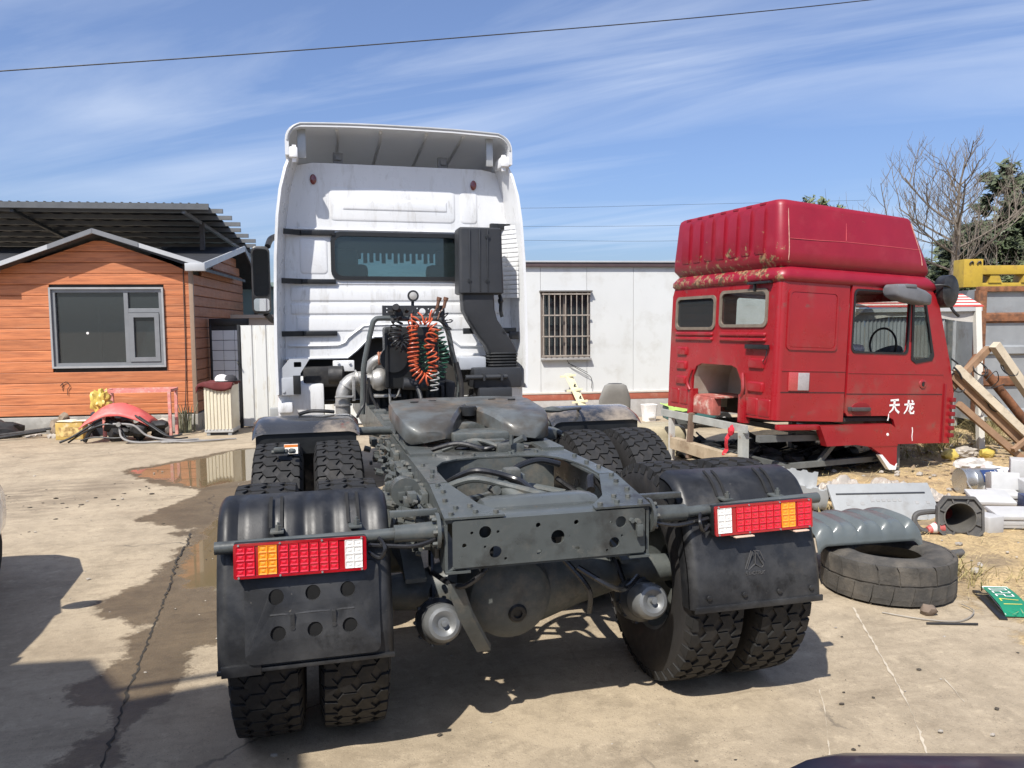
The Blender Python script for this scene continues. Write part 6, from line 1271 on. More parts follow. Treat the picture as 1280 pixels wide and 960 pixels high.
bm = BM(); bx(bm, -.3, .3, -.1, .1, 0, .40, .03); bx(bm, -.3, .3, -.12, -.09, .16, .38, .01); single('black_crate', bm, M('dark_blue_plastic', (.025, .03, .04), .5), 'dark plastic box on end behind the scrapped machine', 'box', (-4.12, 10.98, 0), (0, 0, R(-7)))
bm = BM(); lump(bm, (0, 0, .14), (.14, .1, .16), 2, .5, 3, 2.2); lump(bm, (.08, 0, .3), (.08, .07, .09), 5, .5, 2); single('rag_bundle', bm, M('brown_rag', (.23, .18, .13), .9, 0, .3, 9, .3, 20), 'dusty brown bundle of rags beside the yellow carton', 'rags', (-4.92, 11.0, 0))
bm = BM(); lump(bm, (0, 0, .1), (.45, .2, .22), 8, .4, 3, 1.8); single('black_tarpaulin', bm, M('black_sheeting', (.015, .015, .016), .55, 0, .2, 6, .2, 15), 'heap of black sheeting at the left edge by the house wall', 'tarpaulin', (-6.0, 11.2, 0))
bm = BM()
for k in range(34):
    x = -6.6 + 2.6 * r_.random(); y = 10.9 + .35 * r_.random() - .12 * (x + 5); lump(bm, (x, y, .02), (.05 + .12 * r_.random(), .05 + .06 * r_.random(), .03 + .04 * r_.random()), k, .5, 1)
struct('rubble', bm, stone, 'stuff', False)
for k, (a, b, r0, lb) in enumerate((((-6.2, 10.95, .03), (-4.9, 11.0, .16), .02, 'dark iron bar lying along the foot of the house wall'), ((-5.9, 10.75, .03), (-5.1, 10.95, .12), .03, 'short thick bar lying in the rubble at the house wall'))):
    bm = BM(); cyl(bm, a, b, r0, n=8); single('iron_bar', bm, darkin, lb, 'iron bar')
bm = BM(); lump(bm, (0, 0, .15), (.15, .13, .16), 4, .25, 3, 2); single('plastic_jug', bm, M('dusty_clear_plastic', (.45, .42, .36), .35, 0, .15, 6), 'dusty translucent jug standing under the pink frame', 'jug', (-3.28, 10.45, 0))
bm = BM()
for k in range(26):
    a = 6.28 * r_.random(); q = .16 * r_.random(); h = .25 + .25 * r_.random(); tube(bm, [(q * math.cos(a), q * math.sin(a), 0), (q * 1.1 * math.cos(a), q * math.sin(a), h * .6), (q * 1.6 * math.cos(a), q * 1.6 * math.sin(a), h)], .02, 5, 3, r_end=.004)
single('plant_clump', bm, M('grey_green_stems', (.20, .20, .13), .85, 0, .4, 9), 'grey-green clump of withered stems by the house corner', 'plant', (-2.98, 10.95, 0))
bm = BM(); bx(bm, -.12, .12, -.1, .1, 0, .3, .02); single('concrete_block', bm, conc, 'rough concrete block against the plinth beside the withered plant', 'block', (-3.25, 11.02, 0), (0, 0, R(-7)))
# cabinet with ribbed front, cloth and caps
wsh = thing('cream_cabinet', 'cream ribbed plastic cabinet under a maroon cloth', 'cabinet', (-2.37, 10.55, 0), -9)
bm = BM(); bx(bm, -.22, .22, -.22, .25, .08, .86, .02); cb = part('cabinet_body', bm, cream, wsh)
for k in range(8): x = -.195 + k * .0555; bm = BM(); loft(bm, [[(x - .022, -.219, z), (x - .012, -.234, z), (x + .012, -.234, z), (x + .022, -.219, z)] for z in (.10, .84)]); part('front_rib', bm, cream, cb)
bm = BM(); bx(bm, -.225, .225, -.225, .25, .05, .11, .01); part('base_rim', bm, M('grey_base', (.42, .42, .41), .5), cb); bm = BM(); bx(bm, -.2, .2, -.2, .22, 0, .05); part('dark_base', bm, blackm, cb)
for x in (-.17, .17): bm = BM(); bx(bm, x - .03, x + .03, -.21, -.15, 0, .05, .006); part('foot', bm, greypl, cb)
bm = BM(); sheet(bm, -.33, .29, -.33, .30, 26, 24, lambda a, b: (max(-.25, min(.235, a)) + (.02 * math.sin(b * 22) if abs(a) > .23 else 0) - (.06 if a < -.25 else 0), max(-.265, min(.26, b)) + (.006 * math.sin(a * 26) if b < -.24 else 0), .87 + .012 * noise.noise(Vector((a * 6, b * 6, 1))) - 1.3 * max(0, -a - .24) - 1.3 * max(0, -b - .25) * (1 + .35 * math.sin(a * 9 + 1)) - 1.0 * max(0, a - .24))); cl = single('maroon_cloth', bm, maroon, 'maroon cloth draped over the cream cabinet', 'cloth', (-2.37, 10.55, 0), (0, 0, R(-9))); m_ = cl.modifiers.new('thickness', 'SOLIDIFY'); m_.thickness = .008
def cap(nm, mt, lb, loc, rz):
    b_ = BM(); loft(b_, [[(q * math.cos(a), q * .9 * math.sin(a), z) for a in [2 * math.pi * i / 18 for i in range(18)]] for z, q in ((0, .115), (.04, .112), (.08, .085), (.10, .04), (.102, .005))]); o = single(nm, b_, mt, lb, 'cap', loc, (0, 0, R(rz)), ang=60)
    b_ = BM(); loft(b_, [[(.10 * math.cos(a) + .0, .09 * math.sin(a) - .08 * (math.sin(a) < 0) , z) for a in [2 * math.pi * i / 18 for i in range(18)]] for z in (.0, .010)]); part('peak', b_, mt, o)
cap('white_sun_hat', M('white_cotton', (.70, .69, .66), .85, 0, .05, 9), 'white cap lying on the maroon cloth, left of the black cap', (-2.35, 10.5, .885), 40)
cap('black_sun_hat', M('black_cotton', (.03, .03, .035), .85, 0, .2, 9), 'black cap with pale brim on the maroon cloth, right of the white cap', (-2.21, 10.47, .88), 100)
bm = BM(); bx(bm, -.1, .1, -.08, .08, 0, .22, .01); bx(bm, -.1, .1, -.08, .08, .24, .42, .01); bx(bm, -.11, .11, -.1, .1, .22, .24); single('small_shelf', bm, greypl, 'small grey shelf stand at the fence foot beside the truck wing', 'shelf', (-1.50, 10.35, 0))

# ------------------------------------------------------------------ yard between white building and red cab
st = thing('car_seat', 'worn grey driver seat with dark headrest standing in the yard', 'seat', (4.02, 9.2, 0), 168)
bm = BM()
def sring(z, w_, d, y0): return [(a * w_, y0 + b * d, z) for a, b in [(p[0], p[1]) for p in rrect(-1, 1, -1, 1, .5, 4)]]
loft(bm, [sring(z, w_, d, y0) for z, w_, d, y0 in ((.12, .24, .06, .0), (.3, .265, .075, .02), (.5, .26, .08, .06), (.58, .235, .08, .08), (.64, .215, .08, .09), (.73, .18, .07, .11), (.76, .13, .045, .12))]); bk = part('backrest', bm, seatf, st, ang=60)
bm = BM(); loft(bm, [sring(z, w_, d, y0) for z, w_, d, y0 in ((.565, .20, .07, .055), (.62, .20, .08, .06), (.70, .165, .085, .075), (.765, .11, .06, .10), (.77, .03, .03, .11))]); part('headrest', bm, seatd, bk, ang=60)
bm = BM(); bx(bm, -.26, .26, -.42, .06, .0, .16, .05); part('cushion', bm, seatf, st)
bm = BM(); bx(bm, -.15, .15, -.075, -.06, .30, .305); bx(bm, -.18, .18, .07, .09, .42, .425); part('stitch_line', bm, seatd, bk, stuff=True)
ld = thing('wooden_board', 'cream board with cross pegs leaning on the white building', 'board', (3.92, 10.15, 0), -7)
beam(ld, 'plank', (0, -.1, 0), (-.30, .42, .84), .15, ladm, .04)
for t, x in ((.96, -.1), (.66, -.1), (.42, -.06)):
    p = Vector((-.30 * t, -.1 + .52 * t, .84 * t)); beam(ld, 'peg', p + Vector((-.17, -.03, -.01)), p + Vector((.12, -.03, .02)), .035, ladm)
for t in (.5, .75): p = Vector((-.30 * t, -.1 + .52 * t, .84 * t)); bm = BM(); box(bm, p + Vector((.01, -.03, .0)), (.025, .02, .09), Matrix.Rotation(.4, 3, 'Y'), .003); part('dark_slot', bm, blackm, ld)
ct = thing('teal_cart', 'small teal cart with green cloth on top, left of the red cab', 'cart', (5.3, 9.0, 0), -12)
bm = BM(); bx(bm, -.38, .6, -.3, .3, .12, .34, .02); part('cart_box', bm, teal, ct)
bm = BM(); sheet(bm, -.42, .4, -.36, .33, 14, 12, lambda a, b: (a, max(b, -.32), .37 + .03 * noise.noise(Vector((a * 7, b * 7, 0))) - 1.2 * max(0, -b - .3))); part('green_cover', bm, lime, ct)
bm = BM(); tube(bm, [(-.3, -.2, .34), (-.26, -.2, .55), (-.2, -.2, .60), (.2, -.2, .60)], .016, 7, 5); part('push_rail', bm, blackm, ct)
for x in (-.1, .5): bm = BM(); revolve(bm, [(.05, -.02), (.13, -.03), (.15, 0), (.13, .03), (.05, .02)], (x, -.33, .14), (0, 1, 0), 18); wv = part('cart_wheel', bm, rubber, ct); bm = BM(); revolve(bm, [(.06, -.035), (.055, -.025), (.001, -.024)], (x, -.33, .14), (0, 1, 0), 14); part('hub', bm, inkw, wv)
bm = BM(); loft(bm, [[(a * k, b * k, z) for a, b in rrect(-.13, .13, -.11, .11, .04, 3)] for z, k in ((.0, .8), (.1, .85), (.28, 1), (.3, 1.05), (.3, .9))]); bx(bm, -.06, .06, -.125, -.10, .06, .14, .02); single('white_tub', bm, inkw, 'white plastic tub in front of the white building plinth', 'tub', (4.98, 9.9, 0))
cr = thing('wrapped_crate', 'crate wrapped in dusty translucent sheeting beside the red cab stand', 'crate', (3.64, 6.65, 0), -7)
bm = BM(); bx(bm, -.27, .27, -.22, .25, .0, .36, .02); part('crate_body', bm, M('old_crate_wood', (.30, .26, .19), .85, 0, .2, 5), cr)
bm = BM(); loft(bm, [[(a * k * (1 + .05 * noise.noise(Vector((a * 9, b * 9, z * 9)))), b * k * (1 + .06 * noise.noise(Vector((a * 8, b * 8, z * 8 + 3)))) , z + .015 * noise.noise(Vector((a * 7, b * 7, z)))) for a, b in rrect(-.3, .3, -.26, .28, .08, 8)] for z, k in ((0.0, 1.06), (.06, 1.0), (.12, 1.04), (.2, .99), (.28, 1.02), (.36, .98), (.385, .9), (.39, .4))]); part('plastic_wrap', bm, tarpm, cr, ang=60)
bm = BM(); revolve(bm, [(.09, 0), (.10, .02), (.115, .22), (.125, .22), (.125, .25), (.11, .25), (.095, .04), (.001, .03)], (0, 0, 0), (0, 0, 1), 20); bk_ = single('plastic_bucket', bm, M('pinkish_bucket', (.45, .38, .37), .6, 0, .1, 8), 'pinkish plastic bucket with dusty lid between truck tyre and wrapped crate', 'bucket', (3.33, 6.18, 0)); bm = BM(); revolve(bm, [(.128, .245), (.128, .262), (.001, .266)], (0, 0, 0), (0, 0, 1), 20); part('lid', bm, tarpm, bk_)

# ------------------------------------------------------------------ right foreground
ot = thing('old_tyre', 'worn dusty truck tyre lying flat beside the right mudguard', 'tyre', (2.70, 1.255, 0), 20)
bm = BM(); n_ = 64; wd = .28; ro = .395
prof = [(.20, .05), (.215, .02), (.27, .0), (.34, .005), (ro - .02, .025), (ro - .004, .06), (ro, .10), (ro, .18), (ro - .004, .22), (ro - .02, .255), (.34, .275), (.27, .28), (.215, .26), (.20, .23), (.235, .18), (.29, .14), (.235, .10)]
loft(bm, [[(r_ * math.cos(2 * math.pi * i / n_) * (1 + .008 * noise.noise(Vector((math.cos(i * .098) * 2, math.sin(i * .098) * 2, 0)))), r_ * math.sin(2 * math.pi * i / n_), z + .006 * noise.noise(Vector((math.cos(i * .098), math.sin(i * .098), 5)))) for i in range(n_)] for r_, z in prof] + [[(.20 * math.cos(2 * math.pi * i / n_), .20 * math.sin(2 * math.pi * i / n_), .05) for i in range(n_)]], True, False); part('casing', bm, rubber_old, ot, ang=50)
bm = BM(); n_ = 22
for k in range(n_):
    a = 2 * math.pi * k / n_; da = 2 * math.pi / n_ * (.955 + .02 * math.sin(k * 2.1))
    for z0, z1, z2, sh in ((.0, .035, .135, 0), (.126, .215, .262, .5)):
        aa = a + sh * da; P0 = []
        for an in (aa, aa + da):
            sk = .03 if sh == 0 else -.03
            P0.append([((ro + .009 - .004 * (q == (0 if sh == 0 else 2))) * math.cos(an + sk * q), (ro + .009 - .004 * (q == (0 if sh == 0 else 2))) * math.sin(an + sk * q), z) for q, z in ((0, z0 + .02), (1, z1 + .02), (2, z2 - .004))])
        Vv = [[bm.verts.new(p) for p in pp] for pp in P0]; Vi = [[bm.verts.new((p[0] * .95, p[1] * .95, p[2])) for p in pp] for pp in P0]
        for i in range(2): bm.faces.new((Vv[0][i], Vv[0][i + 1], Vv[1][i + 1], Vv[1][i]))
        for i in range(2):
            bm.faces.new((Vv[0][i], Vi[0][i], Vi[0][i + 1], Vv[0][i + 1])); bm.faces.new((Vv[1][i], Vv[1][i + 1], Vi[1][i + 1], Vi[1][i]))
        bm.faces.new((Vv[0][0], Vv[1][0], Vi[1][0], Vi[0][0])); bm.faces.new((Vv[0][2], Vi[0][2], Vi[1][2], Vv[1][2]))
part('tread', bm, rubber_old, ot, smooth=False)
bm = BM(); rings = []; P = spline([(0, -.30, -.125), (0, -.285, -.06), (0, -.25, -.015), (0, -.15, .0), (0, .05, -.005), (0, .22, -.06), (0, .34, -.15), (0, .40, -.28)], 5)
for k in range(49):
    u = k / 48; x = -.37 + .74 * u; ed = min(u, 1 - u) * .74; dz = .05 * max(0, 1 - ed / .06) ** 2
    g = sum(.026 * max(0, 1 - abs(x - c) / .022) for c in (-.25, -.08, .09, .26)); g2 = sum(.014 * max(0, 1 - abs(x - c - .05) / .03) for c in (-.25, -.08, .09, .26))
    ox = .08 * (1 - k / 24) * 0
    rings.append([(x * (1 + .10 * max(0, -p.y)), p.y, p.z - dz - g * min(1, i / 8) + g2 * min(1, i / 8)) for i, p in enumerate(P)] + [(x * .985, p.y + .006, p.z - .012 - dz - g * min(1, i / 8)) for i, p in reversed(list(enumerate(P)))])
loft(bm, rings); single('loose_mudguard', bm, greygd, 'grey-green ribbed loose mudguard resting on the old flat-lying tyre', 'mudguard', (2.60, 1.56, .44), (0, 0, R(-4)), ang=50)
bm = BM(); bx(bm, -.47, .47, -.19, .19, -.015, .015, .01); pn = single('moulded_board', bm, greypl, 'pale grey moulded panel leaning behind the loose mudguard', 'panel', (4.02, 2.84, .13), (R(48), 0, R(-12)))
bm = BM(); bx(bm, -.42, .40, .075, .09, .013, .022, .003); part('moulded_groove', bm, snork, pn)
bm = BM()
for k in range(6): bx(bm, -.12 + .05 * k, -.09 + .05 * k, -.0, .025, .013, .018)
for x in (-.35, -.22, .28, .38): bx(bm, x, x + .03, -.03, 0, .013, .018)
part('moulded_marks', bm, M('grey_mark', (.27, .27, .265), .7), pn, stuff=True)
bm = BM(); P = [(-.32, .22), (-.30, .05), (-.2, .0), (.1, -.005), (.3, .02), (.36, .1), (.38, .2)]
S_ = spline([(a, 0, b) for a, b in P], 4); rings = []
for k in range(25): y = -.22 + .44 * k / 24; g = .018 * (1 if (k // 3) % 2 else 0); rings.append([(p.x, y, p.z - g) for p in S_] + [(p.x * .97, y, p.z + .01 - g) for p in reversed(S_)])
loft(bm, rings); single('grey_tub', bm, greypl, 'upturned grey ribbed shell lying behind the right mudguard', 'shell', (3.55, 3.45, .06), (R(8), R(-4), R(62)), ang=30)
# traffic cone on its side, square base towards the camera
cn = bpy.data.objects.new('traffic_cone', None); C.objects.link(cn); cn['label'] = 'traffic cone lying down with its black octagonal base facing the camera'; cn['category'] = 'cone'
cn.location = (4.12, 2.10, .165); ax = Vector((.42, .90, -.12)).normalized(); cn.rotation_euler = ax.to_track_quat('Z', 'Y').to_euler(); PM[cn] = Matrix.LocRotScale(Vector(cn.location), cn.rotation_euler, None)
oc = [(.175, .085), (.11, .17), (-.11, .17), (-.175, .085), (-.175, -.11), (-.11, -.17), (.11, -.17), (.175, -.11)]
bm = BM(); plate(bm, oc, [circ(0, 0, .115, 24)], .03, lambda a, b, t: (a, b, t)); part('base_plate', bm, conem, cn, smooth=False)
bm = BM(); frame_ring(bm, [(a * .99, b * .99) for a, b in oc], .018, .022, lambda a, b, t: (a, b, -t)); part('base_rim', bm, conem, cn, smooth=False)
for k in range(8):
    a = 2 * math.pi * k / 8 + .39; bm = BM(); loft(bm, [[(q * math.cos(a) - s_ * math.sin(a) * .006, q * math.sin(a) + s_ * math.cos(a) * .006, z) for q, z in ((.12, -.016), (.162, -.016), (.162, .0), (.12, .0))] for s_ in (-1, 1)]); part('base_rib', bm, conem, cn)
bm = BM(); loft(bm, [[(q * math.cos(a), q * math.sin(a), z) for a in [2 * math.pi * i / 28 for i in range(28)]] for z, q in ((-.012, .125), (-.014, .115), (.03, .112), (.15, .085), (.3, .05))], True, False); part('hollow_core', bm, M('cone_inside', (.09, .085, .075), .8, 0, .2, 8), cn)
bm = BM(); loft(bm, [[(q * math.cos(a), q * math.sin(a), z) for a in [2 * math.pi * i / 28 for i in range(28)]] for z, q in ((.02, .13), (.16, .098))], True, False); part('red_band', bm, conr, cn); bm = BM(); loft(bm, [[(q * math.cos(a), q * math.sin(a), z) for a in [2 * math.pi * i / 28 for i in range(28)]] for z, q in ((.16, .098), (.3, .062))], True, False); part('white_band', bm, conwh, cn)
bm = BM(); loft(bm, [[(q * math.cos(a), q * math.sin(a), z) for a in [2 * math.pi * i / 24 for i in range(24)]] for z, q in ((.3, .062), (.45, .022), (.455, .001))], True, False); part('cone_tip', bm, conr, cn)
bm = BM()
for z0, z1, q0, q1, mi in ((0, .05, .035, .05, 0), (.05, .11, .05, .065, 1), (.11, .2, .065, .08, 0)): loft(bm, [[(q * math.cos(a), q * math.sin(a), z) for a in [2 * math.pi * i / 20 for i in range(20)]] for z, q in ((z0, q0), (z1, q1))], True, True, mi)
single('broken_cone_tip', bm, [conr, conwh], 'broken red and white cone tip lying left of the black cone base', 'cone tip', (3.90, 2.20, .055), (R(8), R(80), 0)).scale = (.68, .68, .62)
bm = BM(); tube(bm, [(0, 0, .02), (-.09, .02, .03), (-.13, .05, .09), (-.10, .06, .155), (.02, .04, .17), (.1, .04, .16)], .022, 8, 6); single('bent_rubber_strip', bm, conem, 'bent black rubber strip arching left of the cone base', 'rubber strip', (3.95, 2.2, .02))
sb = thing('silver_bucket', 'silver metal bucket with blue label lying on its side by the foam boxes', 'bucket', (5.40, 3.40, .135), -12)
bm = BM(); revolve(bm, [(.125, 0), (.13, .0), (.132, .02), (.127, .03), (.127, .10), (.132, .11), (.127, .12), (.122, .40), (.128, .41), (.122, .42), (.10, .40), (.10, .02), (.001, .01)], (0, 0, 0), (1, 0, 0), 28); part('bucket_body', bm, tinm, sb)
def curved(bm, x0, x1, a0, a1, r_, n=10): loft(bm, [[(x0, r_ * math.sin(a), r_ * math.cos(a)), (x1, r_ * math.sin(a), r_ * math.cos(a))] for a in [a0 + (a1 - a0) * i / n for i in range(n + 1)]], False, False)
bm = BM(); curved(bm, .17, .34, R(-85), R(-25), .130); lb_ = part('blue_label', bm, bluew, sb)
bm = BM()
for x0, x1, a0, a1 in ((.19, .22, -70, -50), (.24, .25, -78, -40), (.265, .275, -60, -35), (.29, .30, -75, -45), (.315, .32, -70, -30)): curved(bm, x0, x1, R(a0), R(a1), .1312, 4)
part('label_print', bm, inkw, lb_); bm = BM(); curved(bm, .355, .40, R(-100), R(-20), .1285); part('white_label', bm, inkw, sb)
bm = BM(); tube(bm, [(0, -.12, .02), (-.02, -.2, -.02), (.03, -.22, -.08), (.1, -.15, -.11)], .008, 6, 5); part('bail_handle', bm, cast, sb)
FB = [  # x, y, z, sx, sy, sz, rz, rx, open?, label
    (4.47, 2.20, .075, .17, .22, .14, 4, 0, 0, 'grey-white foam box standing right beside the black cone base'),
    (4.80, 2.20, .085, .38, .22, .10, -20, 8, 1, 'long white foam tray with rounded end, lowest at the front'),
    (5.04, 2.70, .085, .32, .24, .13, -24, 14, 1, 'open white foam box on the front foam tray row, below the tall block'),
    (5.56, 3.05, .19, .24, .24, .17, -34, -12, 0, 'tall white foam block with red edge on top of the heap'),
    (5.40, 2.88, .09, .22, .22, .06, -30, 4, 1, 'flat foam lid wedged under the tall foam block'),
    (5.66, 2.80, .16, .22, .22, .16, -20, 6, 0, 'foam block right of the tall block, partly out of frame'),
    (6.00, 3.20, .26, .26, .22, .20, -44, 0, 0, 'uppermost foam box at the right edge of the heap'),
    (5.70, 3.20, .05, .3, .25, .12, 5, 0, 0, 'foam box half buried at the back of the heap')]
for x, y, z, sx, sy, sz, rz, rx, op, lb in FB:
    bm = BM(); bx(bm, -sx / 2, sx / 2, -sy / 2, sy / 2, -sz / 2, sz / 2, .012)
    if op: bx(bm, -sx / 2 + .02, sx / 2 - .02, -sy / 2 - .003, -sy / 2 + .01, -sz / 2 + .03, sz / 2 - .03, .004); bx(bm, -sx / 2 - .012, sx / 2 + .012, -sy / 2 - .012, sy / 2 + .012, sz / 2 - .02, sz / 2 + .012, .006)
    single('foam_box', bm, foamm, lb, 'foam box', (x, y, z), (R(rx), 0, R(rz)), 'foam boxes heaped by the bucket')
bm = BM(); bx(bm, -.1, .1, -.1, .1, -.08, .08, .006); single('dark_carton', bm, bluew, 'dark blue box among the white foam boxes', 'box', (5.40, 2.56, .085), (0, 0, R(-26)))
bm = BM(); cyl(bm, (5.85, 3.55, .20), (6.25, 3.42, .16), .055, .035, 14); single('paper_roll', bm, inkw, 'white rolled sheet lying across the foam heap behind the bucket', 'roll')
bm = BM(); sheet(bm, 3.9, 5.0, 3.0, 3.75, 44, 30, lambda a, b: (a + .03 * noise.noise(Vector((a * 5, b * 5, 4))), b, .03 + .10 * abs(noise.noise(Vector((a * 2.2, b * 2.6, 1)))) + .10 * abs(noise.noise(Vector((a * 5, b * 6, 2)))) + .07 * abs(noise.noise(Vector((a * 13, b * 13, 2)))) - .06 * (abs(a - 4.45) > .5))); ps = single('plastic_sheet', bm, plastsh, 'crumpled dirty white plastic sheet in front of the red cab stand', 'sheet', smooth=False)
# green number plate, bent at its near end
pl = thing('green_number_plate', 'bent green vehicle plate with white digits lying on the concrete edge', 'number plate', (3.165, .78, .03), -119.5)
bm = BM(); rings = []
for i in range(13):
    x = -.22 + .44 * i / 12; z = .012 + (.02 * math.sin((x + .22) * 9)) * .4 - (.0 if x < .13 else (x - .13) * .25)
    rings.append([(x, -.075, z), (x, .075, z + .008), (x, .075, z + .005), (x, -.075, z - .003)])
loft(bm, rings); part('plate', bm, gsign, pl)
def plz(x, y): return .012 + .008 * math.sin((x + .22) * 9) - (.0 if x < .13 else (x - .13) * .25) + .008 * (y + .075) / .15 + .0025
DG = {'0': [[(0, 0), (1, 0), (1, 2), (0, 2), (0, 0)]], '2': [[(0, 2), (1, 2), (1, 1), (0, 1), (0, 0), (1, 0)]], '1': [[(.5, 0), (.5, 2)]], '7': [[(0, 2), (1, 2), (.4, 0)]]}
ylw = M('plate_yellow', (.70, .62, .12), .5)
def plate_strokes(chars, x0, dx, mt, nm):
    for k, c_ in enumerate(chars):
        bm = BM()
        for st_ in DG[c_]:
            for (a0, b0), (a1, b1) in zip(st_, st_[1:]):
                p = [Vector((x0 - k * dx - .0 - (a * .034), .045 - (2 - b) * .045, 0)) for a, b in ((a0, b0), (a1, b1))]
                p = [Vector((q.x, -q.y, 0)) for q in p]; d = (p[1] - p[0]).normalized(); s_ = Vector((-d.y, d.x, 0)) * .0038
                q4 = [p[0] - d * .0038 + s_, p[1] + d * .0038 + s_, p[1] + d * .0038 - s_, p[0] - d * .0038 - s_]; bm.faces.new([bm.verts.new((q.x, q.y, plz(q.x, q.y))) for q in q4])
        part(nm, bm, mt, pl, smooth=False)
plate_strokes('220', -.02, .062, inkw, 'digit'); plate_strokes('17', .12, .065, ylw, 'digit')
bm = BM(); tube(bm, [(-.215, -.07, plz(-.215, -.07)), (.21, -.07, plz(.21, -.07))], .0022, 4, 1); tube(bm, [(-.215, .07, plz(-.215, .07)), (.21, .07, plz(.21, .07))], .0022, 4, 1); tube(bm, [(-.215, -.07, plz(-.215, -.07)), (-.215, .07, plz(-.215, .07))], .0022, 4, 1); part('white_border', bm, inkw, pl, stuff=True)
bm = BM(); bx(bm, -.24, .26, -.12, -.075, -.03, -.018, .004); part('black_backing', bm, blackm, pl)
bm = BM(); lump(bm, (0, 0, .025), (.05, .04, .035), 3, .4, 2, 2); single('stone_lump', bm, M('brown_stone', (.16, .12, .09), .9, 0, .2, 8), 'small brown stone lying against the old tyre', 'stone', (2.60, .79, .005))
bm = BM(); cyl(bm, (2.47, .665, .012), (2.74, .575, .012), .006, n=6); single('metal_rod', bm, darkin, 'thin dark rod lying on the concrete beside the green plate', 'rod')
bm = BM(); tube(bm, [(2.35, .88, .01), (2.5, .72, .012), (2.68, .64, .012), (2.86, .72, .02), (2.90, .85, .015)], .0035, 5, 6); single('loose_wire', bm, M('grey_wire', (.25, .23, .2), .6), 'thin curved wire lying between the old tyre and the green plate', 'wire')
bm = BM(); tube(bm, [(3.25, 1.55, .03), (3.32, 1.75, .06), (3.5, 1.9, .05), (3.55, 2.15, .08)], .012, 6, 6); single('cable_piece', bm, conem, 'short piece of grey cable in the sawdust behind the old tyre', 'cable')
bm = BM(); revolve(bm, [(.02, -.06), (.028, -.05), (.028, .05), (.02, .06)], (0, 0, 0), (1, .1, 0), 12); single('plastic_tube', bm, conem, 'small dark plastic tube lying in the sawdust', 'tube', (3.62, 1.62, .05))
bm = BM(); loft(bm, [[(-.2, -.12, 0), (.3, -.10, .0), (.3, .12, .14), (.02, .1, .12)], [(-.2, -.10, .02), (.3, -.08, .03), (.3, .12, .17), (.02, .1, .14)]]); pd_ = single('dark_board', bm, M('dark_edge_board', (.10, .10, .105), .6), 'dark edged grey board lying at the right edge of the sawdust', 'board', (4.12, 1.38, .02), (0, 0, R(-10)), smooth=False)
for x, y, sx, lb in ((6.82, 4.98, .11, 'round yellow lump on the rubbish behind the red cab'), (7.4, 4.98, .10, 'orange-yellow lump on the rubbish under the timber frame'), (7.45, 5.9, .14, 'flat yellow lump in the dry grass by the grey sheets')):
    bm = BM(); lump(bm, (0, 0, .05), (sx, sx * .8, sx * .75), x, .35, 2, 2); single('yellow_lump', bm, yellowb, lb, 'yellow lump', (x, y, .02))
bm = BM(); lump(bm, (0, 0, .05), (.18, .1, .07), 5, .5, 3, 2.5); single('white_bag', bm, plastsh, 'white plastic bag on the rubbish between two yellow lumps', 'bag', (7.12, 5.05, .03), smooth=False)
bm = BM(); lump(bm, (0, 0, .06), (.22, .14, .09), 7, .5, 3, 2.5); single('clear_bag', bm, M('grey_clear_film', (.45, .43, .40), .3, 0, .1, 8, .3, 20), 'grey clear film bundle behind the silver bucket', 'film', (6.4, 4.2, .03), smooth=False)

# ------------------------------------------------------------------ far right: container, machine, sheets, awning, timber
cnr = thing('steel_container', 'weathered grey steel skip with rusty horizontal ribs at the right edge', 'skip', (9.0, 6.8, 0), -14.5)
bm = BM(); bx(bm, .07, 6.0, .0, 2.4, .20, 2.24); part('skip_body', bm, steelg, cnr, smooth=False)
for x in (.9, 1.9, 2.9): bm = BM(); bx(bm, x, x + .04, -.006, .02, .3, 2.2, .003); part('wall_seam', bm, steelg, cnr)
for z, mt in ((1.80, rust), (1.30, steelg), (.82, rust), (.32, steelg)): bm = BM(); loft(bm, [[(x, .0, z - .08), (x, -.05, z - .05), (x, -.05, z + .05), (x, .0, z + .08)] for x in (.02, 6.0)]); part('wall_rib', bm, mt, cnr, smooth=False)
bm = BM(); bx(bm, .02, 6.0, -.06, .06, 2.20, 2.28, .01); part('top_rail', bm, rust, cnr); bm = BM(); bx(bm, .0, .13, -.06, .06, .2, 2.22, .01); part('corner_post', bm, rust, cnr)
ym = thing('yellow_machine', 'yellow painted steel machine frame sitting on top of the grey skip', 'machine frame', (9.0, 6.8, 2.285), -14.5)
bm = BM(); bx(bm, -.03, .27, .3, .6, 0, .44, .01); part('end_block', bm, yellowm, ym)
bm = BM(); bx(bm, .272, 3, .32, .56, .20, .34, .01); part('top_beam', bm, yellowm, ym); bm = BM(); bx(bm, .272, 3, .36, .62, .0, .07, .01); part('bottom_beam', bm, yellowm, ym)
for x in (.48, 1.0, 1.5): bm = BM(); loft(bm, [[(x - .09, y, .07), (x + .12, y, .07), (x + .07, y, .20), (x - .06, y, .20)] for y in (.34, .58)]); part('web_plate', bm, yellowm, ym, smooth=False)
for x in (.05, .17): bm = BM(); tube(bm, [(x, .29, .36), (x + .03, .28, .40), (x + .06, .29, .37)], .012, 6, 4); part('lifting_hook', bm, blackm, ym)
gs = thing('grey_sheet_fence', 'grey corrugated sheet fence between the red cab and the skip', 'fence', (9.0, 6.8, 0), -14.5)
for k in range(7):
    x0 = -2.6 + k * .39; bm = BM(); rings = [[(x0 + .385 * i / 24, .6 + .012 * math.sin(i * 1.57), z) for i in range(25)] for z in (.05, 1.9)]; loft(bm, rings, False, False); part('sheet', bm, steelg, gs)
for z in (.9, 1.88): bm = BM(); bx(bm, -2.6, .1, .55, .585, z - .05, z + .05); part('rail', bm, standm, gs)
beam(gs, 'dark_post', (-.12, .5, 0), (-.12, .5, 1.85), .07, greyd)
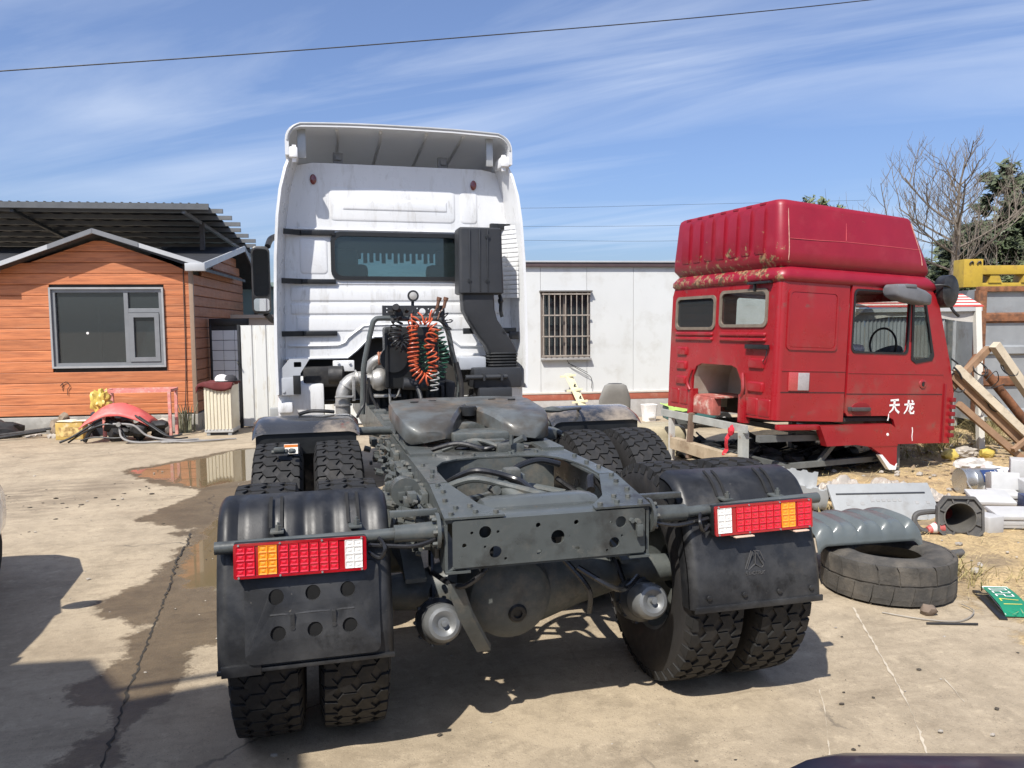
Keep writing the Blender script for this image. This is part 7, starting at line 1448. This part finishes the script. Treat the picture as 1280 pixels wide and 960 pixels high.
aw = thing('striped_awning', 'red and white striped awning on a pale post beside the red cab', 'awning', (7.25, 5.55, 0), -14)
for k in range(9):
    z0, z1 = 2.13 - k * .02, 2.13 - (k + 1) * .02; y0, y1 = .5 - k * .055, .5 - (k + 1) * .055
    bm = BM(); loft(bm, [[(x, y0, z0), (x, y1 + .002, z1 + .001), (x, y1 + .002, z1 - .008), (x, y0, z0 - .008)] for x in (-1.2, .50)]); part('stripe', bm, (awnr, awnw)[k % 2] if k != 0 else awnr, aw, smooth=False)
beam(aw, 'post', (.46, -.10, 0), (.40, .0, 1.93), .075, M('pale_post_paint', (.62, .60, .54), .6, 0, .06, 5, dirt=((.3, .25, .18), .6, .8, 4)))
beam(aw, 'front_rail', (-1.2, .0, 1.90), (.46, .0, 1.91), .05, trimw); bm = BM(); sheet(bm, -1.2, .45, 0, 1, 18, 5, lambda a, v: (a, .02 + .02 * math.sin(a * 9), 1.88 - (.10 + .05 * math.sin(a * 3.1)) * v)); part('clear_valance', bm, M('grey_clear_film', (.45, .43, .40), .3), aw)
tf = thing('timber_frame', 'collapsed weathered timber frame with wired joints beside the red cab', 'timber frame', (7.2, 4.95, 0), 0)
def tb_(nm, p0, p1, w_, mt, h=None): beam(tf, nm, Vector(p0) - Vector((7.2, 4.95, 0)), Vector(p1) - Vector((7.2, 4.95, 0)), w_, mt, h)
paleT = M('sun_bleached_timber', (.52, .45, .34), .85, 0, .15, 5, .3, 50, dirt=((.25, .19, .13), .56, .8, 7)); brownT = M('brown_timber', (.26, .16, .095), .85, 0, .2, 5, .3, 50)
tb_('beam', (6.89, 5.0, 1.17), (8.12, 4.7, .0), .09, paleT); tb_('beam', (6.90, 5.06, 1.08), (8.10, 4.78, -.08), .06, brownT, .12)
tb_('beam', (7.47, 5.0, 1.45), (8.4, 5.0, .40), .10, paleT); tb_('beam', (6.92, 5.1, .92), (7.48, 5.1, 1.40), .075, brownT); tb_('beam', (6.90, 4.96, .72), (7.75, 4.75, -.02), .075, brownT); tb_('beam', (7.52, 4.72, .14), (7.90, 4.74, .36), .05, brownT)
bm = BM(); cyl(bm, (.22, .12, 1.10), (1.1, .05, .16), .055, n=12); part('rusty_pipe', bm, rust, tf); bm = BM(); cyl(bm, (-.28, .2, .82), (.18, .22, 1.30), .045, n=10); part('rusty_pipe', bm, rust, tf)
for p in ((7.42, 4.93, .70), (7.72, 5.0, 1.14), (6.95, 5.05, .95), (7.3, 5.05, 1.15)):
    for q in range(2): bm = BM(); o = Vector(p) - Vector((7.2, 4.95, 0)); tube(bm, [o + Vector((.09 * math.cos(a + q), .05 * math.sin(a), .09 * math.sin(a + q * .7))) for a in [i * .7 for i in range(10)]], .007, 5, 3); part('binding_wire', bm, darkin, tf)
bm = BM(); tube(bm, [(.1, 0, 1.0), (.2, -.05, 1.12), (.3, 0, 1.0), (.25, .05, .9), (.4, 0, .95)], .006, 5, 6); tube(bm, [(.0, 0, .85), (.12, -.05, .7), (.22, 0, .8), (.3, -.02, .72)], .006, 5, 6); part('loose_wire', bm, darkin, tf)

# ------------------------------------------------------------------ trees
def bare_tree(loc, H, seed, label):
    t = thing('bare_tree', label, 'tree', loc); r_ = random.Random(seed)
    bm = BM(); tube(bm, [(0, 0, -.3), (.05, 0, 1.5), (-.05, .05, 3.0), (.0, 0, 4.2), (.05, 0, 5.4)], .21, 8, 5, r_end=.10); part('trunk', bm, bark, t)
    bm = BM()
    def br(p, d, ln, r0, lv):
        pts = [p]; q = p.copy(); dd = d.copy(); n = 4
        for i in range(n):
            dd = (dd + Vector((r_.uniform(-.16, .16), r_.uniform(-.16, .16), .11 + .04 * lv))).normalized(); q = q + dd * (ln / n); pts.append(q.copy())
        tube(bm, pts, r0, 5 if lv < 2 else 4, 2 if lv < 3 else 1, r_end=r0 * .45)
        if lv >= 4: return
        for k in range((4, 6, 5, 3)[lv]):
            f = min(.99, .25 + .75 * (k + r_.random()) / (4, 6, 5, 3)[lv]); i = min(int(f * n), n - 1); b = pts[i].lerp(pts[i + 1], f * n - i); a = r_.uniform(0, 6.28)
            u, v = frame_of(dd); nd = (dd * .75 + (u * math.cos(a) + v * math.sin(a)) * .75).normalized(); br(b, nd, ln * r_.uniform(.42, .62), max(r0 * .5, .007), lv + 1)
    for k in range(15):
        z = 2.3 + 3.1 * k / 15; a = k * 2.4 + r_.random(); el = .05 + .45 * k / 15; d = Vector((math.cos(a) * math.cos(el), math.sin(a) * math.cos(el), math.sin(el))); br(Vector((0, 0, z)), d, r_.uniform(2.7, 3.6) * (1 - .3 * k / 15), .045, 1)
    br(Vector((.05, 0, 5.2)), Vector((0, 0, 1)), 2.1, .06, 1)
    part('crown', bm, bark, t, stuff=True)
bare_tree((21.5, 20, 0), 8.6, 4, 'tall leafless tree with upswept branches behind the red cab')
def leafy(loc, crown, n, mt, seed, label, lw=.16, trunk=.2, density_h=0):
    t = thing('leafy_tree', label, 'tree', loc); r_ = random.Random(seed); bm = BM(); tube(bm, [(0, 0, -.2), (.1, 0, 2), (0, .1, crown[0][2])], trunk, 7, 4, r_end=trunk * .4)
    for c in crown: tube(bm, [(0, 0, 2), (c[0] * .5, c[1] * .5, c[2] * .7), (c[0], c[1], c[2])], trunk * .35, 5, 3, r_end=.02)
    part('trunk', bm, bark, t)
    V, F = [], []
    clumps = []
    for c in crown:
        for k in range(int(c[4])):
            d = Vector((r_.gauss(0, 1), r_.gauss(0, 1), r_.gauss(0, 1))).normalized() * (r_.random() ** .45); clumps.append((Vector((c[0] + d.x * c[3], c[1] + d.y * c[3], c[2] + d.z * c[3] * c[5])), .16 * c[3] + .15 * r_.random()))
    for k in range(n):
        c, rr_ = clumps[int(r_.random() * len(clumps))]; p = c + Vector((r_.gauss(0, .5), r_.gauss(0, .5), r_.gauss(0, .42))) * rr_
        a = Vector((r_.gauss(0, 1), r_.gauss(0, 1), r_.gauss(0, 1) + .35)).normalized(); b = a.orthogonal().normalized(); s_ = lw * (.5 + r_.random()); i = len(V)
        V += [p - a * s_, p + b * s_ * .32, p + a * s_, p - b * s_ * .32]; F.append((i, i + 1, i + 2, i + 3))
    me = bpy.data.meshes.new('crown'); me.from_pydata(V, [], F); me.materials.append(mt); part('crown', me, None, t, stuff=True)
leafy((26.0, 22, 0), [(-.3, 0, 5.2, 1.6, 26, 1.25), (-1.9, 0, 4.4, 1.4, 22, 1.0), (.2, .5, 6.9, .9, 14, 1.2), (1.6, 0, 5.0, 1.6, 24, 1.2), (-2.9, .3, 3.5, 1.3, 18, .9), (-.8, -.6, 3.4, 1.6, 24, .9), (-3.8, .2, 2.9, 1.2, 14, .8)], 30000, leafd, 1, 'dark evergreen tree at the right edge behind the leafless tree', .17)
leafy((30, 24, 0), [(0, 0, 5.0, 2.4, 30, 1.1), (-3.5, 0, 3.8, 1.9, 24, .9), (3, 0, 4, 2.4, 24, 1)], 10000, leafd2, 2, 'olive green tree mass at the far right behind the dark evergreen', .2)
leafy((24.5, 18.2, 0), [(-1.9, 0, 3.0, 1.3, 18, .9), (.3, 0, 3.4, 1.5, 18, .9), (2, 0, 3.6, 1.5, 18, .9)], 7000, leafd2, 8, 'brownish shrubby tree in front of the dark evergreen, above the yellow machine', .15, .1)
leafy((17.6, 22, 0), [(-.6, 0, 6.0, .7, 8, .5), (.2, 0, 5.7, .8, 8, .5), (-1.0, 0, 5.7, .6, 6, .5)], 900, leafd2, 5, 'sparse leafy treetop showing just above the red cab roof', .14, .12)

# ------------------------------------------------------------------ cars, and an added shadow-casting shed at the photographer's back
def car(nm, label, mt, loc, rz):
    t = thing(nm, label, 'car', loc, rz)
    def sec(y, w_, zb, zt, rr_): return [(a, y, b) for a, b in rrect(-w_, w_, zb, zt, rr_, 5)]
    bm = BM(); loft(bm, [sec(y, w_, zb, zt, q) for y, w_, zb, zt, q in ((2.12, .26, .40, .52, .05), (2.10, .40, .34, .62, .09), (2.03, .58, .28, .70, .14), (1.86, .75, .24, .79, .22), (1.5, .86, .22, .86, .26), (.9, .88, .22, .92, .24), (0, .88, .22, .94, .2), (-1.6, .88, .22, .94, .15), (-2.0, .84, .26, .92, .15), (-2.15, .7, .35, .8, .12))]); part('car_body', bm, mt, t, ang=60)
    bm = BM(); loft(bm, [sec(y, w_, zb, zt, q) for y, w_, zb, zt, q in ((.95, .70, .86, .90, .02), (.3, .66, .86, 1.30, .12), (-.1, .64, .86, 1.40, .14), (-.9, .64, .86, 1.42, .14), (-1.5, .62, .86, 1.30, .12), (-1.95, .66, .86, .92, .03))]); part('cabin', bm, glass('car_glass', (.15, .17, .18), .5), t, ang=60)
    bm = BM(); loft(bm, [sec(y, w_, 1.37 if 0 else zb, zt, q) for y, w_, zb, zt, q in ((.32, .66, 1.26, 1.31, .02), (-.1, .645, 1.36, 1.415, .02), (-.9, .645, 1.38, 1.435, .02), (-1.5, .625, 1.26, 1.315, .02))]); part('roof', bm, mt, t)
    for s in (-1, 1):
        beam(t, 'pillar', (s * .70, .95, .89), (s * .65, .28, 1.30), .05, mt); beam(t, 'pillar', (s * .66, -.45, .9), (s * .645, -.45, 1.40), .06, mt)
        bm = BM(); lump(bm, (s * .92, .62, .98), (.11, .06, .075), 1, .1, 2); part('wing_mirror', bm, mt, t)
        for y in (1.35, -1.3):
            bm = BM(); revolve(bm, [(.2, -.1), (.3, -.1), (.32, -.06), (.32, .06), (.3, .1), (.2, .1), (.001, .08)], (s * .70, y, .32), (s, 0, 0), 22); part('wheel', bm, rubber, t)
    return t
car('white_car', 'white car just entering the frame at the left edge', carw, (-3.84, 1.26, 0), -3)
car('dark_car', 'dark blue car whose bonnet edge shows at the bottom right', card, (.24, -3.37, -.055), -16)
shd = thing('shadow_shed', 'unseen shed added behind the camera, roof shaped to cast the shadow across the concrete', 'shed', (-6, -4, 0))  # unseen shed added only to cast the foreground shadow
rp = [(-11, -1.25), (-5.19, -1.34), (-4.75, -1.4), (-4.47, -1.94), (-4.04, -1.87), (-3.68, -2.37), (-3.66, -2.71), (-3.66, -9), (-11, -9)]  # roof outline traced back from the shadow edges on the ground
bm = BM(); plate(bm, [(a + 6, b + 4) for a, b in rp], [], .06, XY(4.97)); part('roof_sheet', bm, roofd, shd, smooth=False)
bm = BM(); bx(bm, -5, 2.3, -5, -4.9, 0, 4.95); part('mirror_backdrop', bm, M('mirror_backdrop_dark', (.08, .085, .085), .8), shd)  # unseen dark wall added for the truck mirror to reflect
bm = BM(); cyl(bm, (1.45, 2.21, 4.98), (2.0, 2.27, 4.98), .025, n=8); part('pole', bm, roofd, shd)  # added to cast the thin bar of shadow
for x, y in ((-4.8, -8.8), (-3.9, -8.8), (-9, -8.8), (-9, -2), (-3.95, -2.7)): beam(shd, 'post', (x + 6, y + 4, 0), (x + 6, y + 4, 4.97), .12, greyd)

# ------------------------------------------------------------------ ground scatter
V, F = [], []; r_ = random.Random(12); SP = np.array(SOIL)
def in_soil(x, y):
    return sdist(np.array([x]), np.array([y]), SOIL)[0] > .02
cnt = 0
while cnt < 5200:                                            # dry stalks and straw
    x = 2.9 + 7 * r_.random() ** 1.3; y = .3 + 6.5 * r_.random()
    if not in_soil(x, y): continue
    cnt += 1; p = Vector((x, y, .025 + .02 * r_.random())); a = r_.uniform(0, 6.28); ln = .03 + .10 * r_.random(); up_ = r_.random() ** 3 * .9
    d = Vector((math.cos(a), math.sin(a), up_)).normalized() * ln; s_ = Vector((-math.sin(a), math.cos(a), .3)) * .0022; i = len(V); V += [p - s_, p + s_, p + d]; F.append((i, i + 1, i + 2))
me = bpy.data.meshes.new('straw'); me.from_pydata(V, [], F); me.materials.append(drystalk); o = bpy.data.objects.new('straw', me); C.objects.link(o); o['kind'] = 'stuff'
V, F = [], []
for cx_, cy_, n_, h_ in ((3.24, 1.32, 90, .16), (3.35, 1.22, 60, .13), (3.75, 1.1, 40, .10), (6.9, 5.4, 90, .3), (7.3, 5.7, 120, .38), (7.7, 5.9, 120, .4), (8.3, 5.9, 120, .4), (6.4, 5.2, 60, .2), (8.8, 6.2, 120, .45), (7.0, 6.2, 80, .35), (3.7, 3.15, 60, .1)):
    for k in range(n_):
        a = r_.uniform(0, 6.28); q = .22 * r_.random(); b = Vector((cx_ + q * math.cos(a), cy_ + q * math.sin(a), 0)); h = h_ * (.4 + .8 * r_.random()); l_ = Vector((r_.gauss(0, .45), r_.gauss(0, .45), 1)) * h; s_ = Vector((math.sin(a), -math.cos(a), 0)) * .004; i = len(V)
        V += [b - s_, b + s_, b + l_ * .6 + s_ * .7, b + l_ * .6 - s_ * .7, b + l_ + Vector((l_.x, l_.y, -.1 * h)) * .5]; F += [(i, i + 1, i + 2, i + 3), (i + 3, i + 2, i + 4)]
me = bpy.data.meshes.new('dry_grass'); me.from_pydata(V, [], F); me.materials.append(M('dry_grass_blade', (.30, .25, .11), .85, 0, .4, 4)); o = bpy.data.objects.new('dry_grass', me); C.objects.link(o); o['kind'] = 'stuff'
bm = BM(); k = 0
while k < 420:
    x = 3 + 6 * r_.random(); y = .5 + 6 * r_.random()
    if not in_soil(x, y): continue
    k += 1; q = .008 + .03 * r_.random() ** 3; lump(bm, (x, y, .02 + q * .3), (q * 1.3, q, q * .7), k, .4, 1)
for k in range(150): x = -4.5 + 7.5 * r_.random(); y = -.6 + 8 * r_.random(); q = .004 + .009 * r_.random() ** 3; lump(bm, (x, y, q * .5), (q * 1.4, q, q * .7), k, .4, 1)
struct('gravel', bm, stone, 'stuff', False)
bm = BM(); k = 0
while k < 420:                                            # rubbish and leaves behind the red cab
    x = 5.4 + 4 * r_.random(); y = 4.0 + 2.6 * r_.random()
    if not in_soil(x, y): continue
    k += 1; a = r_.uniform(0, 6.28); c = Vector((x, y, .05 + .03 * r_.random())); u = Vector((math.cos(a), math.sin(a), r_.uniform(-.4, .4))) * (.02 + .05 * r_.random()); v = Vector((-math.sin(a), math.cos(a), r_.uniform(-.4, .4))) * (.015 + .03 * r_.random())
    bm.faces.new([bm.verts.new(c + q) for q in (u, v, -u, -v)])
struct('leaf_litter', bm, litter, 'stuff', False)
bm = BM()
for k in range(380):                                      # crumbs of grit and dried mud on the concrete
    x = -5 + 8.5 * r_.random(); y = -.8 + 8.5 * r_.random() ** 1.3; q = .002 + .009 * r_.random() ** 4; lump(bm, (x, y, q * .4), (q * 1.5, q * 1.1, q * .6), k, .5, 1)
for k in range(110): x = -4.6 + 2.0 * r_.random() + .35 * r_.gauss(0, 1); y = 5.6 + .9 * r_.gauss(0, 1) * .6; q = .003 + .014 * r_.random() ** 4; lump(bm, (x, y, q * .3), (q * 1.8, q * 1.1, q * .5), k, .5, 1)
struct('grit', bm, M('dark_grit', (.06, .05, .038), .95, 0, .4, 9), 'stuff', False)

# ------------------------------------------------------------------ separate pieces of one mesh become parts of their own
def split_pieces(o):
    me = o.data; n = len(me.vertices)
    if n > 6000 or me.users > 1 or len(me.polygons) == 0: return
    par = list(range(n))
    def find(i):
        while par[i] != i: par[i] = par[par[i]]; i = par[i]
        return i
    for e in me.edges:
        a, b = find(e.vertices[0]), find(e.vertices[1])
        if a != b: par[a] = b
    root = np.array([find(i) for i in range(n)]); ids, inv = np.unique(root, return_inverse=True)
    if len(ids) < 2: return
    co = np.zeros(n * 3); me.vertices.foreach_get('co', co); co = co.reshape(-1, 3)
    lo = np.array([co[inv == k].min(0) for k in range(len(ids))]) - .002; hi = np.array([co[inv == k].max(0) for k in range(len(ids))]) + .002
    g = list(range(len(ids)))
    def fg(i):
        while g[i] != i: i = g[i]
        return i
    for i in range(len(ids)):
        for j in range(i):
            if (lo[i] <= hi[j]).all() and (lo[j] <= hi[i]).all(): g[fg(i)] = fg(j)
    cl = np.array([fg(i) for i in range(len(ids))])[inv]; groups = np.unique(cl)
    if not 2 <= len(groups) <= 12: return
    for k, c in enumerate(groups):
        bm = bmesh.new(); bm.from_mesh(me); bm.verts.ensure_lookup_table()
        bmesh.ops.delete(bm, geom=[v for v in bm.verts if cl[v.index] != c], context='VERTS')
        m2 = me.copy(); bm.to_mesh(m2); bm.free(); q = o.copy(); q.data = m2; C.objects.link(q)
        if k == 0:
            for ch in list(o.children): ch.parent = q
    bpy.data.objects.remove(o)
for o in [o for o in C.objects if o.type == 'MESH' and o.parent and not o.get('kind') and o.name.split('.')[0] not in ('digit', 'painted_character', 'binding_wire', 'pressed_emblem', 'windscreen_fringe', 'label_print', 'printed_band')]: split_pieces(o)
